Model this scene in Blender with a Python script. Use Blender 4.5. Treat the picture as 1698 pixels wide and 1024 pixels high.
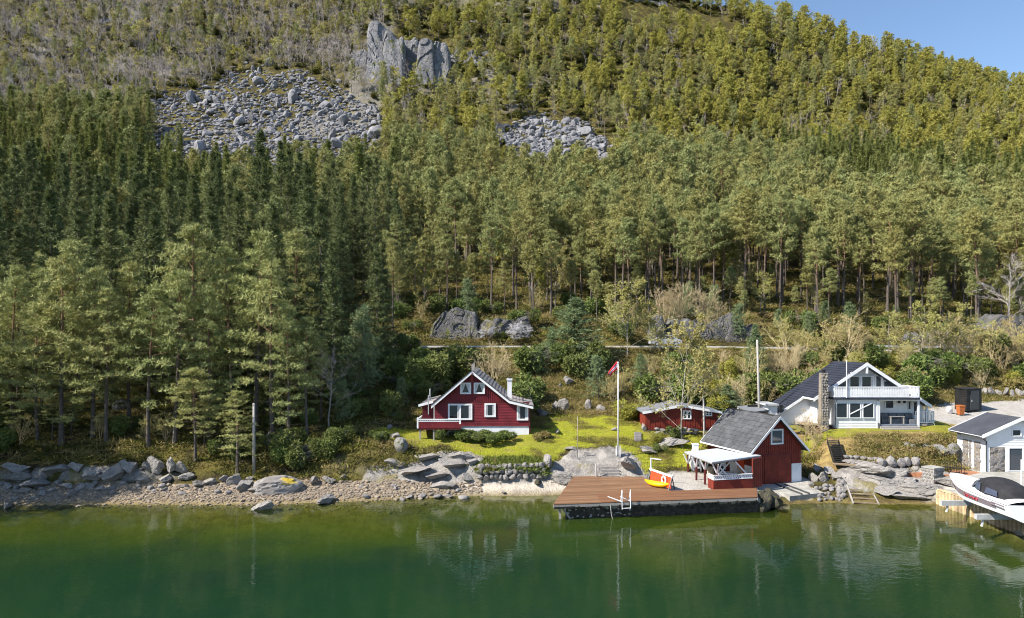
import bpy, math, random
import numpy as np
from mathutils import Vector, Matrix

random.seed(7)
RNG = np.random.default_rng(7)
R = math.radians
for o in list(bpy.data.objects):
    bpy.data.objects.remove(o)
SC = bpy.context.scene
COL = SC.collection

# ------------------------------------------------------------------ camera, sky, sun, exposure
CH, FPX, CXP, HYP = 12.6, 1140.0, 849.0, 565.0      # eye height (m), focal length / principal column / horizon row of the photo
cam_d = bpy.data.cameras.new('camera')
cam = bpy.data.objects.new('camera', cam_d)
COL.objects.link(cam)
cam.location = (0, 0, CH)
cam.rotation_euler = (R(90), 0, 0)
cam_d.sensor_width = 36
cam_d.lens = 36 * FPX / 1698
cam_d.shift_y = (HYP - 512) / 1698
cam_d.clip_start = 0.5
cam_d.clip_end = 6000
SC.camera = cam

SUN_DIR = Vector((-0.93, -0.36, 0)).normalized()      # horizontal direction towards the sun
SUN_EL = R(43)
world = bpy.data.worlds.new('World')
SC.world = world
world.use_nodes = True
wn = world.node_tree.nodes
wn.clear()
w_out = wn.new('ShaderNodeOutputWorld')
w_bg = wn.new('ShaderNodeBackground')
w_sky = wn.new('ShaderNodeTexSky')
w_sky.sky_type = 'NISHITA'
w_sky.sun_disc = False
w_sky.sun_elevation = SUN_EL
w_sky.sun_rotation = math.atan2(SUN_DIR.x, SUN_DIR.y)
w_sky.altitude = 10
w_sky.air_density = 1.0
w_sky.dust_density = 0.25
w_sky.ozone_density = 2.8
w_bg.inputs['Strength'].default_value = 0.10
world.node_tree.links.new(w_sky.outputs[0], w_bg.inputs[0])
world.node_tree.links.new(w_bg.outputs[0], w_out.inputs[0])

sun_d = bpy.data.lights.new('sun', 'SUN')
sun_d.energy = 5.0
sun_d.angle = R(0.53)
sun_d.color = (1.0, 0.93, 0.82)
sun = bpy.data.objects.new('sun', sun_d)
COL.objects.link(sun)
to_sun = Vector((SUN_DIR.x * math.cos(SUN_EL), SUN_DIR.y * math.cos(SUN_EL), math.sin(SUN_EL)))
sun.rotation_euler = to_sun.to_track_quat('Z', 'Y').to_euler()
sun.location = (-80, -20, 120)

SC.view_settings.view_transform = 'Standard'
SC.view_settings.look = 'None'
SC.view_settings.gamma = 1
SC.view_settings.exposure = 1.0
SC.view_settings.use_curve_mapping = False
SC.cycles.filter_width = 1.05
SC.cycles.max_bounces = 7
SC.cycles.diffuse_bounces = 3
SC.cycles.glossy_bounces = 3
SC.cycles.transmission_bounces = 4
SC.cycles.transparent_max_bounces = 8
SC.cycles.use_denoising = True
SC.cycles.caustics_reflective = False
SC.cycles.caustics_refractive = False

# ------------------------------------------------------------------ where things stand: photo measurements turned into metres
def P(px, py, d):
    return Vector(((px - CXP) * d / FPX, d, CH - (py - HYP) * d / FPX))
def PX(px, d):
    return (px - CXP) * d / FPX
def PZ(py, d):
    return CH - (py - HYP) * d / FPX
def DZ(py, z):
    return FPX * (CH - z) / (py - HYP)

# ------------------------------------------------------------------ noise
def _h(i, j, k):
    n = (i.astype(np.int64) * 374761393 + j.astype(np.int64) * 668265263 + k.astype(np.int64) * 2147483647 + 1013904223) & 0xFFFFFFFF
    n = ((n ^ (n >> 13)) * 1274126177) & 0xFFFFFFFF
    n = (n ^ (n >> 16)) & 0xFFFFFFFF
    n = (n * 2246822519) & 0xFFFFFFFF
    n = n ^ (n >> 15)
    return (n & 0xFFFFFF) / float(0xFFFFFF)
def vnoise(x, y, z=0.0):
    x, y, z = np.broadcast_arrays(np.asarray(x, float), np.asarray(y, float), np.asarray(z, float))
    i, j, k = np.floor(x), np.floor(y), np.floor(z)
    fx, fy, fz = x - i, y - j, z - k
    fx, fy, fz = [t * t * (3 - 2 * t) for t in (fx, fy, fz)]
    i, j, k = i.astype(np.int64), j.astype(np.int64), k.astype(np.int64)
    r = 0
    for a in (0, 1):
        for b in (0, 1):
            for c in (0, 1):
                w = (fx if a else 1 - fx) * (fy if b else 1 - fy) * (fz if c else 1 - fz)
                r = r + w * _h(i + a, j + b, k + c)
    return r
def fbm(x, y, z=0.0, o=4):
    r, a, t = 0, 1.0, 0
    x, y, z = np.asarray(x, float), np.asarray(y, float), np.asarray(z, float)
    for q in range(o):
        r = r + a * vnoise(x + 17.3 * q, y + 9.1 * q, z + 5.7 * q)
        t += a
        a *= 0.5
        x, y, z = x * 2.03, y * 2.03, z * 2.03
    return r / t

# ------------------------------------------------------------------ mesh helpers
def mesh_np(name, V, F, mats, midx=None, attrs=None, smooth=False):
    """V (N,3), F (M,k) all faces with k corners"""
    me = bpy.data.meshes.new(name)
    V = np.asarray(V, np.float32)
    F = np.asarray(F, np.int32)
    k = F.shape[1]
    me.vertices.add(len(V))
    me.vertices.foreach_set('co', V.ravel())
    me.loops.add(F.size)
    me.loops.foreach_set('vertex_index', F.ravel())
    me.polygons.add(len(F))
    me.polygons.foreach_set('loop_start', np.arange(0, F.size, k, dtype=np.int32))
    me.polygons.foreach_set('loop_total', np.full(len(F), k, np.int32))
    if midx is not None:
        me.polygons.foreach_set('material_index', np.asarray(midx, np.int32))
    me.polygons.foreach_set('use_smooth', np.full(len(F), smooth, bool))
    for m in (mats if isinstance(mats, (list, tuple)) else [mats]):
        me.materials.append(m)
    for an, av in (attrs or {}).items():
        av = np.asarray(av, np.float32)
        if av.ndim == 1:
            a = me.attributes.new(an, 'FLOAT', 'POINT')
            a.data.foreach_set('value', av)
        else:
            a = me.attributes.new(an, 'FLOAT_COLOR', 'POINT')
            if av.shape[1] == 3:
                av = np.c_[av, np.ones(len(av), np.float32)]
            a.data.foreach_set('color', av.ravel())
    me.update()
    me.validate()
    return me

class MB:
    def __init__(s):
        s.v, s.f = [], []
    def add(s, vs, fs):
        o = len(s.v)
        s.v += [tuple(p) for p in vs]
        s.f += [tuple(i + o for i in f) for f in fs]
        return s
    def hexa(s, p):      # 8 corners: bottom ring 0-3, top ring 4-7
        return s.add(p, [(3, 2, 1, 0), (4, 5, 6, 7), (0, 1, 5, 4), (1, 2, 6, 5), (2, 3, 7, 6), (3, 0, 4, 7)])
    def box(s, x0, x1, y0, y1, z0, z1):
        return s.hexa([(x0, y0, z0), (x1, y0, z0), (x1, y1, z0), (x0, y1, z0), (x0, y0, z1), (x1, y0, z1), (x1, y1, z1), (x0, y1, z1)])
    def beam(s, a, b, w, h, up=(0, 0, 1)):      # rectangular bar from a to b
        a, b = Vector(a), Vector(b)
        d = (b - a).normalized()
        u = Vector(up)
        if abs(d.dot(u)) > 0.98:
            u = Vector((0, 1, 0))
        r = d.cross(u).normalized() * w / 2
        t = r.cross(d).normalized() * h / 2
        return s.hexa([a - r - t, a + r - t, b + r - t, b - r - t, a - r + t, a + r + t, b + r + t, b - r + t])
    def tube(s, pts, rad, n=6):
        pts = [Vector(p) for p in pts]
        if not hasattr(rad, '__len__'):
            rad = [rad] * len(pts)
        o = len(s.v)
        for i, p in enumerate(pts):
            d = (pts[min(i + 1, len(pts) - 1)] - pts[max(i - 1, 0)]).normalized()
            u = Vector((0, 0, 1)) if abs(d.z) < 0.95 else Vector((1, 0, 0))
            r = d.cross(u).normalized()
            t = r.cross(d)
            for k in range(n):
                a = 2 * math.pi * k / n
                s.v.append(tuple(p + (r * math.cos(a) + t * math.sin(a)) * rad[i]))
        for i in range(len(pts) - 1):
            for k in range(n):
                k2 = (k + 1) % n
                s.f.append((o + i * n + k, o + i * n + k2, o + (i + 1) * n + k2, o + (i + 1) * n + k))
        s.f.append(tuple(o + k for k in range(n))[::-1])
        s.f.append(tuple(o + (len(pts) - 1) * n + k for k in range(n)))
        return s
    def prism(s, poly, ext):       # polygon (3-D points) pushed along ext
        n = len(poly)
        e = Vector(ext)
        top = [Vector(p) + e for p in poly]
        fs = [tuple(range(n))[::-1], tuple(range(n, 2 * n))]
        fs += [(i, (i + 1) % n, n + (i + 1) % n, n + i) for i in range(n)]
        return s.add([Vector(p) for p in poly] + top, fs)
    def build(s, name, mat, parent=None, smooth=False, M=None, recalc=True):
        me = bpy.data.meshes.new(name)
        off = Vector((0, 0, 0))
        p = parent
        while p is not None:
            off += p.location
            p = p.parent
        vs = s.v
        if M is not None:
            vs = [M @ Vector(q) for q in vs]
        me.from_pydata([tuple(Vector(q) - off) for q in vs], [], s.f)
        if recalc:
            import bmesh
            bm = bmesh.new()
            bm.from_mesh(me)
            bmesh.ops.recalc_face_normals(bm, faces=bm.faces)
            bm.to_mesh(me)
            bm.free()
        if smooth:
            me.polygons.foreach_set('use_smooth', [True] * len(me.polygons))
        for m in (mat if isinstance(mat, (list, tuple)) else [mat]):
            me.materials.append(m)
        o = bpy.data.objects.new(name, me)
        COL.objects.link(o)
        o.parent = parent
        return o

def tag(o, label=None, cat=None, group=None, kind=None):
    if label: o['label'] = label
    if cat: o['category'] = cat
    if group: o['group'] = group
    if kind: o['kind'] = kind
    return o
def thing(name, label, cat, loc=(0, 0, 0), group=None):
    o = bpy.data.objects.new(name, None)
    o.empty_display_size = 0.3
    COL.objects.link(o)
    o.location = loc
    return tag(o, label, cat, group)
def link(name, me, parent=None, loc=(0, 0, 0), rot=(0, 0, 0), scale=(1, 1, 1)):
    o = bpy.data.objects.new(name, me)
    COL.objects.link(o)
    o.parent = parent
    o.location, o.rotation_euler, o.scale = loc, rot, scale
    return o

# ------------------------------------------------------------------ materials
def new_mat(name):
    m = bpy.data.materials.new(name)
    m.use_nodes = True
    nt = m.node_tree
    b = nt.nodes['Principled BSDF']
    b.inputs['Specular IOR Level'].default_value = 0.3
    return m, nt, b
def N(nt, t, **kw):
    n = nt.nodes.new(t)
    for k, v in kw.items():
        if k in n.inputs.keys():
            n.inputs[k].default_value = v
        else:
            setattr(n, k, v)
    return n
def L(nt, a, b):
    nt.links.new(a, b)
def mixc(nt, fac, a, b):
    n = nt.nodes.new('ShaderNodeMix')
    n.data_type = 'RGBA'
    for sck, v in ((n.inputs[0], fac), (n.inputs[6], a), (n.inputs[7], b)):
        if isinstance(v, (int, float)):
            sck.default_value = v
        elif isinstance(v, (tuple, list)):
            sck.default_value = (*v, 1) if len(v) == 3 else v
        else:
            L(nt, v, sck)
    return n.outputs[2]
def noise_tex(nt, scale, detail=4, rough=0.55, vec=None, dist=0.0):
    n = N(nt, 'ShaderNodeTexNoise', Scale=scale, Detail=detail, Roughness=rough, Distortion=dist)
    if vec is not None:
        L(nt, vec, n.inputs['Vector'])
    return n
def ramp(nt, fac, a, b):
    n = nt.nodes.new('ShaderNodeMapRange')
    n.clamp = True
    n.interpolation_type = 'SMOOTHSTEP'
    n.inputs['From Min'].default_value = a
    n.inputs['From Max'].default_value = b
    L(nt, fac, n.inputs['Value'])
    return n.outputs[0]
def bump(nt, h, strength, dist=0.05):
    n = N(nt, 'ShaderNodeBump', Strength=strength, Distance=dist)
    L(nt, h, n.inputs['Height'])
    return n.outputs[0]
def geo_pos(nt):
    return nt.nodes.new('ShaderNodeNewGeometry').outputs['Position']
def paint(name, col, var=0.12, scale=3.0, rough=0.6, bmp=0.15, dirt=None):
    """painted or plain solid surface with slight wear"""
    m, nt, b = new_mat(name)
    p = geo_pos(nt)
    n1 = noise_tex(nt, scale, 5, 0.6, p)
    n2 = noise_tex(nt, scale * 9, 3, 0.6, p)
    dk = tuple(c * (1 - var * 1.6) for c in col)
    lt = tuple(min(1, c * (1 + var)) for c in col)
    c = mixc(nt, ramp(nt, n1.outputs[0], 0.3, 0.7), dk, lt)
    if dirt:
        c = mixc(nt, ramp(nt, n2.outputs[0], 0.55, 0.8), c, dirt)
    L(nt, c, b.inputs['Base Color'])
    b.inputs['Roughness'].default_value = rough
    L(nt, bump(nt, n2.outputs[0], bmp, 0.02), b.inputs['Normal'])
    return m
def foliage(name, c0, c1, c2, trans=0.3, rnd=0.5, k=2.1):
    """leaf or needle material: differs from spray to spray (attribute tint) and from plant to plant"""
    m, nt, b = new_mat(name)
    c0, c1, c2 = [tuple(v * k for v in c) for c in (c0, c1, c2)]
    at = N(nt, 'ShaderNodeAttribute', attribute_name='tint')
    oi = nt.nodes.new('ShaderNodeObjectInfo')
    c = mixc(nt, at.outputs['Fac'], c0, c1)
    mr = N(nt, 'ShaderNodeMapRange')
    mr.inputs['To Max'].default_value = rnd
    L(nt, oi.outputs['Random'], mr.inputs['Value'])
    c = mixc(nt, mr.outputs[0], c, c2)
    L(nt, c, b.inputs['Base Color'])
    b.inputs['Roughness'].default_value = 0.6
    b.inputs['Specular IOR Level'].default_value = 0.15
    tr = N(nt, 'ShaderNodeBsdfTranslucent')
    L(nt, c, tr.inputs['Color'])
    mx = N(nt, 'ShaderNodeMixShader')
    mx.inputs[0].default_value = trans
    L(nt, b.outputs[0], mx.inputs[1])
    L(nt, tr.outputs[0], mx.inputs[2])
    L(nt, mx.outputs[0], nt.nodes['Material Output'].inputs['Surface'])
    return m
def rock_mat(name, a, b_, c_, moss=0.0, scale=1.0, space='obj'):
    m, nt, b = new_mat(name)
    a, b_, c_ = [tuple(v * .80 for v in c) for c in (a, b_, c_)]
    if space == 'obj':
        p = nt.nodes.new('ShaderNodeTexCoord').outputs['Object']
    else:
        p = geo_pos(nt)
    oi = nt.nodes.new('ShaderNodeObjectInfo')
    n1 = noise_tex(nt, 1.1 * scale, 6, 0.65, p, 0.4)
    n2 = noise_tex(nt, 6 * scale, 6, 0.7, p)
    vo = N(nt, 'ShaderNodeTexVoronoi', Scale=2.2 * scale, feature='DISTANCE_TO_EDGE')
    L(nt, p, vo.inputs['Vector'])
    c = mixc(nt, ramp(nt, n1.outputs[0], 0.3, 0.7), a, b_)
    c = mixc(nt, ramp(nt, n2.outputs[0], 0.5, 0.75), c, c_)
    mr = N(nt, 'ShaderNodeMapRange')
    mr.inputs['To Min'].default_value = 0.0
    mr.inputs['To Max'].default_value = 0.45
    L(nt, oi.outputs['Random'], mr.inputs['Value'])
    c = mixc(nt, mr.outputs[0], c, tuple(x * 0.6 for x in a))
    if moss:
        n3 = noise_tex(nt, 1.7 * scale, 5, 0.6, p)
        c = mixc(nt, ramp(nt, n3.outputs[0], 0.62 - moss * 0.2, 0.72 - moss * 0.2), c, (0.10, 0.11, 0.03))
    L(nt, c, b.inputs['Base Color'])
    b.inputs['Roughness'].default_value = 0.85
    ad = N(nt, 'ShaderNodeMath', operation='ADD')
    L(nt, n2.outputs[0], ad.inputs[0])
    L(nt, ramp(nt, vo.outputs['Distance'], 0.0, 0.06), ad.inputs[1])
    L(nt, bump(nt, ad.outputs[0], 0.6, 0.12 / scale), b.inputs['Normal'])
    return m
def bark_mat(name, lo, hi, z0, z1):
    m, nt, b = new_mat(name)
    tc = nt.nodes.new('ShaderNodeTexCoord')
    sx = nt.nodes.new('ShaderNodeSeparateXYZ')
    L(nt, tc.outputs['Object'], sx.inputs[0])
    n = noise_tex(nt, 5, 4, 0.6, tc.outputs['Object'])
    c = mixc(nt, ramp(nt, sx.outputs['Z'], z0, z1), lo, hi)
    c = mixc(nt, ramp(nt, n.outputs[0], 0.45, 0.7), c, tuple(x * 0.45 for x in lo))
    L(nt, c, b.inputs['Base Color'])
    b.inputs['Roughness'].default_value = 0.9
    return m
def glass_mat(name, col=(0.02, 0.025, 0.03)):
    m, nt, b = new_mat(name)
    b.inputs['Base Color'].default_value = (*col, 1)
    b.inputs['Roughness'].default_value = 0.06
    b.inputs['Specular IOR Level'].default_value = 0.6
    return m
def wood_mat(name, a, b_, rough=0.7, axis_scale=(1, 1, 1), rnd=0.5):
    m, nt, b = new_mat(name)
    p = geo_pos(nt)
    mp = N(nt, 'ShaderNodeMapping')
    mp.inputs['Scale'].default_value = axis_scale
    L(nt, p, mp.inputs['Vector'])
    n = noise_tex(nt, 3, 5, 0.65, mp.outputs[0])
    oi = nt.nodes.new('ShaderNodeObjectInfo')
    c = mixc(nt, ramp(nt, n.outputs[0], 0.3, 0.7), a, b_)
    mr = N(nt, 'ShaderNodeMapRange')
    mr.inputs['To Max'].default_value = rnd
    L(nt, oi.outputs['Random'], mr.inputs['Value'])
    c = mixc(nt, mr.outputs[0], c, tuple(x * 0.62 for x in a))
    L(nt, c, b.inputs['Base Color'])
    b.inputs['Roughness'].default_value = rough
    L(nt, bump(nt, n.outputs[0], 0.25, 0.02), b.inputs['Normal'])
    return m

M = {}
M['white'] = paint('white_paint', (0.74, 0.75, 0.77), 0.05, 1.5, 0.5, 0.1)
M['white_wall'] = paint('white_siding', (0.72, 0.73, 0.74), 0.06, 0.9, 0.6, 0.1)
M['red'] = paint('red_paint', (0.150, 0.015, 0.022), 0.16, 1.3, 0.6, 0.2)
M['red2'] = paint('rust_red_paint', (0.175, 0.026, 0.016), 0.18, 1.6, 0.65, 0.2)
M['red_trim'] = paint('dark_red_trim', (0.11, 0.018, 0.017), 0.12, 2, 0.6)
M['dark'] = paint('black_stain', (0.022, 0.021, 0.021), 0.2, 2, 0.6)
M['dark_metal'] = paint('dark_metal', (0.05, 0.055, 0.06), 0.1, 4, 0.4)
M['metal'] = paint('galvanised_metal', (0.42, 0.44, 0.46), 0.1, 3, 0.4)
M['roof_blue'] = paint('blue_black_roof', (0.033, 0.037, 0.054), 0.15, 0.8, 0.45, 0.2)
M['roof_grey'] = paint('grey_roof_felt', (0.055, 0.058, 0.07), 0.12, 1, 0.6, 0.3)
M['tile_old'] = paint('old_roof_tiles', (0.30, 0.27, 0.26), 0.3, 5, 0.8, 0.4, (0.14, 0.13, 0.12))
M['slate'] = rock_mat('slate_shingles', (0.085, 0.09, 0.10), (0.145, 0.15, 0.165), (0.05, 0.053, 0.06), 0, 1.5, 'geo')
M['shed_felt'] = paint('pale_grey_felt', (0.17, 0.18, 0.20), 0.12, 1.5, 0.8, 0.2)
M['panel_roof'] = paint('pale_sheet_roofing', (0.44, 0.47, 0.52), 0.05, 0.8, 0.5, 0.05)
M['glass'] = glass_mat('window_glass')
M['glass_blue'] = glass_mat('window_glass_blue', (0.05, 0.06, 0.075))
M['curtain'] = paint('curtain_cloth', (0.55, 0.55, 0.56), 0.1, 4, 0.9)
M['kerb'] = paint('pale_kerb', (0.6, 0.59, 0.56), 0.1, 1.5, 0.9, 0.2)
M['concrete'] = paint('concrete', (0.33, 0.32, 0.29), 0.16, 1.5, 0.9, 0.3, (0.2, 0.19, 0.16))
M['whitewash'] = paint('white_rendered_wall', (0.72, 0.73, 0.75), 0.06, 1.1, 0.8, 0.2)
M['deck'] = wood_mat('brown_decking', (0.19, 0.100, 0.052), (0.285, 0.165, 0.094), 0.7, (0.25, 2.5, 1), 0.8)
M['deck_new'] = wood_mat('red_brown_decking', (0.175, 0.084, 0.042), (0.235, 0.118, 0.063), 0.65, (0.25, 2.5, 1), 0.5)
M['grey_wood'] = wood_mat('weathered_grey_wood', (0.27, 0.25, 0.23), (0.37, 0.35, 0.33), 0.85, (4, 4, .4), 0.3)
M['old_wood'] = wood_mat('weathered_brown_wood', (0.22, 0.16, 0.10), (0.34, 0.27, 0.18), 0.85, (1, 1, 1), 0.4)
M['pole_wood'] = wood_mat('pole_wood', (0.33, 0.31, 0.29), (0.45, 0.43, 0.41), 0.85, (3, 3, .3), 0.2)
M['terra'] = paint('terracotta_paving', (0.34, 0.155, 0.085), 0.15, 3, 0.9)
M['yellow'] = paint('yellow_plastic', (0.78, 0.44, 0.005), 0.05, 2, 0.35, 0.02)
M['orange'] = paint('orange_red_paint', (0.55, 0.065, 0.02), 0.08, 2, 0.5, 0.05)
M['gelcoat'] = paint('white_gelcoat', (0.80, 0.80, 0.82), 0.02, 1, 0.22, 0.0)
M['boat_grey'] = paint('silver_mauve_stripe', (0.24, 0.20, 0.235), 0.04, 1, 0.3, 0.0)
M['boat_red'] = paint('red_lettering', (0.66, 0.03, 0.05), 0.04, 1, 0.4, 0.0)
M['antifoul'] = paint('blue_grey_antifouling', (0.09, 0.11, 0.17), 0.1, 2, 0.5)
M['canvas'] = paint('black_canvas', (0.022, 0.022, 0.026), 0.15, 2, 0.8, 0.2)
M['vinyl'] = glass_mat('clear_vinyl', (0.07, 0.085, 0.13))
M['sheetpile'] = paint('rust_streaked_steel', (0.50, 0.38, 0.235), 0.3, 1.2, 0.8, 0.3, (0.36, 0.13, 0.05))
M['sofa'] = paint('grey_cushions', (0.14, 0.15, 0.165), 0.1, 3, 0.9)
M['beige'] = paint('beige_cushion', (0.48, 0.40, 0.30), 0.1, 3, 0.9)
M['bin'] = paint('orange_brown_plastic', (0.36, 0.11, 0.03), 0.08, 3, 0.5)
M['porch_floor'] = paint('blue_grey_boards', (0.16, 0.18, 0.22), 0.12, 2, 0.6)
M['asphalt'] = paint('asphalt', (0.06, 0.06, 0.063), 0.15, 1.5, 0.9, 0.3)
M['tyre'] = paint('tyre_rubber', (0.02, 0.02, 0.02), 0.1, 3, 0.8)
M['car_white'] = paint('white_car_paint', (0.42, 0.44, 0.48), 0.02, 1, 0.25, 0.0)
M['car_blue'] = paint('silver_blue_car_paint', (0.10, 0.13, 0.19), 0.02, 1, 0.25, 0.0)
M['flag_red'] = paint('red_flag_cloth', (0.55, 0.03, 0.05), 0.05, 3, 0.8)
M['flag_blue'] = paint('blue_flag_cloth', (0.03, 0.04, 0.22), 0.05, 3, 0.8)
M['rock'] = rock_mat('shore_rock', (0.31, 0.288, 0.27), (0.43, 0.405, 0.38), (0.19, 0.18, 0.175), 0.0, 1.0)
M['rock_dark'] = rock_mat('dark_weedy_rock', (0.055, 0.05, 0.042), (0.10, 0.09, 0.07), (0.03, 0.03, 0.022), 0.35, 1.6)
M['rock_moss'] = rock_mat('mossy_rock', (0.27, 0.265, 0.255), (0.36, 0.35, 0.34), (0.16, 0.16, 0.155), 0.35, 0.8)
M['scree'] = rock_mat('scree_rock', (0.235, 0.235, 0.255), (0.36, 0.36, 0.385), (0.14, 0.14, 0.155), 0.0, 0.8)
M['cliff'] = rock_mat('cliff_rock', (0.19, 0.19, 0.205), (0.32, 0.315, 0.32), (0.085, 0.085, 0.10), 0.2, 0.16, 'geo')
M['roadcut'] = rock_mat('blasted_rock', (0.12, 0.118, 0.12), (0.22, 0.21, 0.205), (0.06, 0.06, 0.065), 0.35, 0.5, 'geo')
M['pebble'] = rock_mat('beach_pebble', (0.36, 0.285, 0.21), (0.50, 0.42, 0.33), (0.24, 0.19, 0.14), 0.0, 2.0)
M['wallstone'] = rock_mat('wall_stone', (0.29, 0.27, 0.265), (0.40, 0.38, 0.365), (0.20, 0.18, 0.175), 0.0, 2.0)
M['stonepanel'] = rock_mat('stone_facing', (0.27, 0.235, 0.19), (0.40, 0.35, 0.28), (0.17, 0.15, 0.13), 0.0, 2.5)
M['needle_pine'] = foliage('pine_needles', (0.068, 0.084, 0.032), (0.140, 0.148, 0.060), (0.130, 0.118, 0.040), 0.2, 0.8, 2.4)
M['needle_shore'] = foliage('shore_pine_needles', (0.070, 0.086, 0.031), (0.150, 0.156, 0.062), (0.138, 0.130, 0.045), 0.15, 0.6, 2.7)
M['needle_spruce'] = foliage('spruce_needles', (0.036, 0.054, 0.021), (0.090, 0.105, 0.040), (0.085, 0.092, 0.034), 0.14, 0.7, 1.9)
M['needle_blue'] = foliage('blue_green_needles', (0.058, 0.088, 0.042), (0.125, 0.150, 0.078), (0.10, 0.12, 0.05), 0.3, 0.5)
M['needle_gold'] = foliage('yellowish_pine_needles', (0.098, 0.104, 0.022), (0.175, 0.165, 0.042), (0.145, 0.128, 0.032), 0.25, 0.6, 2.45)
M['needle_far_spruce'] = foliage('far_spruce_needles', (0.050, 0.066, 0.020), (0.110, 0.118, 0.038), (0.10, 0.105, 0.03), 0.2, 0.6, 2.1)
M['leaf_spring'] = foliage('spring_leaves', (0.14, 0.150, 0.045), (0.25, 0.245, 0.075), (0.20, 0.165, 0.07), 0.4, 0.6)
M['leaf_bright'] = foliage('fresh_leaves', (0.19, 0.20, 0.035), (0.30, 0.29, 0.06), (0.24, 0.22, 0.055), 0.4, 0.5, 1.35)
M['leaf_bush'] = foliage('bush_leaves', (0.035, 0.058, 0.016), (0.105, 0.13, 0.036), (0.075, 0.075, 0.025), 0.3, 0.6)
M['leaf_bud'] = foliage('buds_and_catkins', (0.16, 0.158, 0.050), (0.28, 0.268, 0.090), (0.20, 0.155, 0.085), 0.4, 0.8)
M['blossom'] = foliage('white_blossom', (0.55, 0.55, 0.58), (0.75, 0.74, 0.76), (0.6, 0.58, 0.62), 0.4, 0.3, 1.0)
M['grass'] = foliage('grass_blades', (0.19, 0.22, 0.018), (0.31, 0.32, 0.035), (0.25, 0.24, 0.035), 0.35, 0.5)
M['grass_lush'] = foliage('lush_ground_cover', (0.07, 0.105, 0.02), (0.15, 0.18, 0.035), (0.12, 0.13, 0.03), 0.3, 0.5, 1.3)
M['heath'] = foliage('heath_tufts', (0.17, 0.125, 0.058), (0.37, 0.29, 0.135), (0.22, 0.19, 0.065), 0.35, 0.9, 1.15)
M['moss'] = foliage('moss_tufts', (0.052, 0.060, 0.014), (0.20, 0.19, 0.030), (0.075, 0.078, 0.022), 0.3, 0.9, 1.15)
M['twig'] = foliage('bare_twigs', (0.20, 0.165, 0.095), (0.33, 0.28, 0.17), (0.23, 0.18, 0.11), 0.1, 0.8)
M['twig_grey'] = foliage('grey_twigs', (0.22, 0.20, 0.195), (0.37, 0.34, 0.335), (0.24, 0.195, 0.185), 0.1, 0.8)
M['bark_pine'] = bark_mat('pine_bark', (0.12, 0.10, 0.088), (0.27, 0.15, 0.085), 5.0, 13.0)
M['bark_spruce'] = bark_mat('spruce_bark', (0.14, 0.12, 0.105), (0.16, 0.135, 0.11), 3, 12)
M['bark_birch'] = bark_mat('birch_bark', (0.27, 0.25, 0.22), (0.36, 0.33, 0.28), 1, 6)
M['bark_grey'] = bark_mat('grey_bark', (0.24, 0.22, 0.20), (0.33, 0.30, 0.28), 1, 6)
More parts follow.
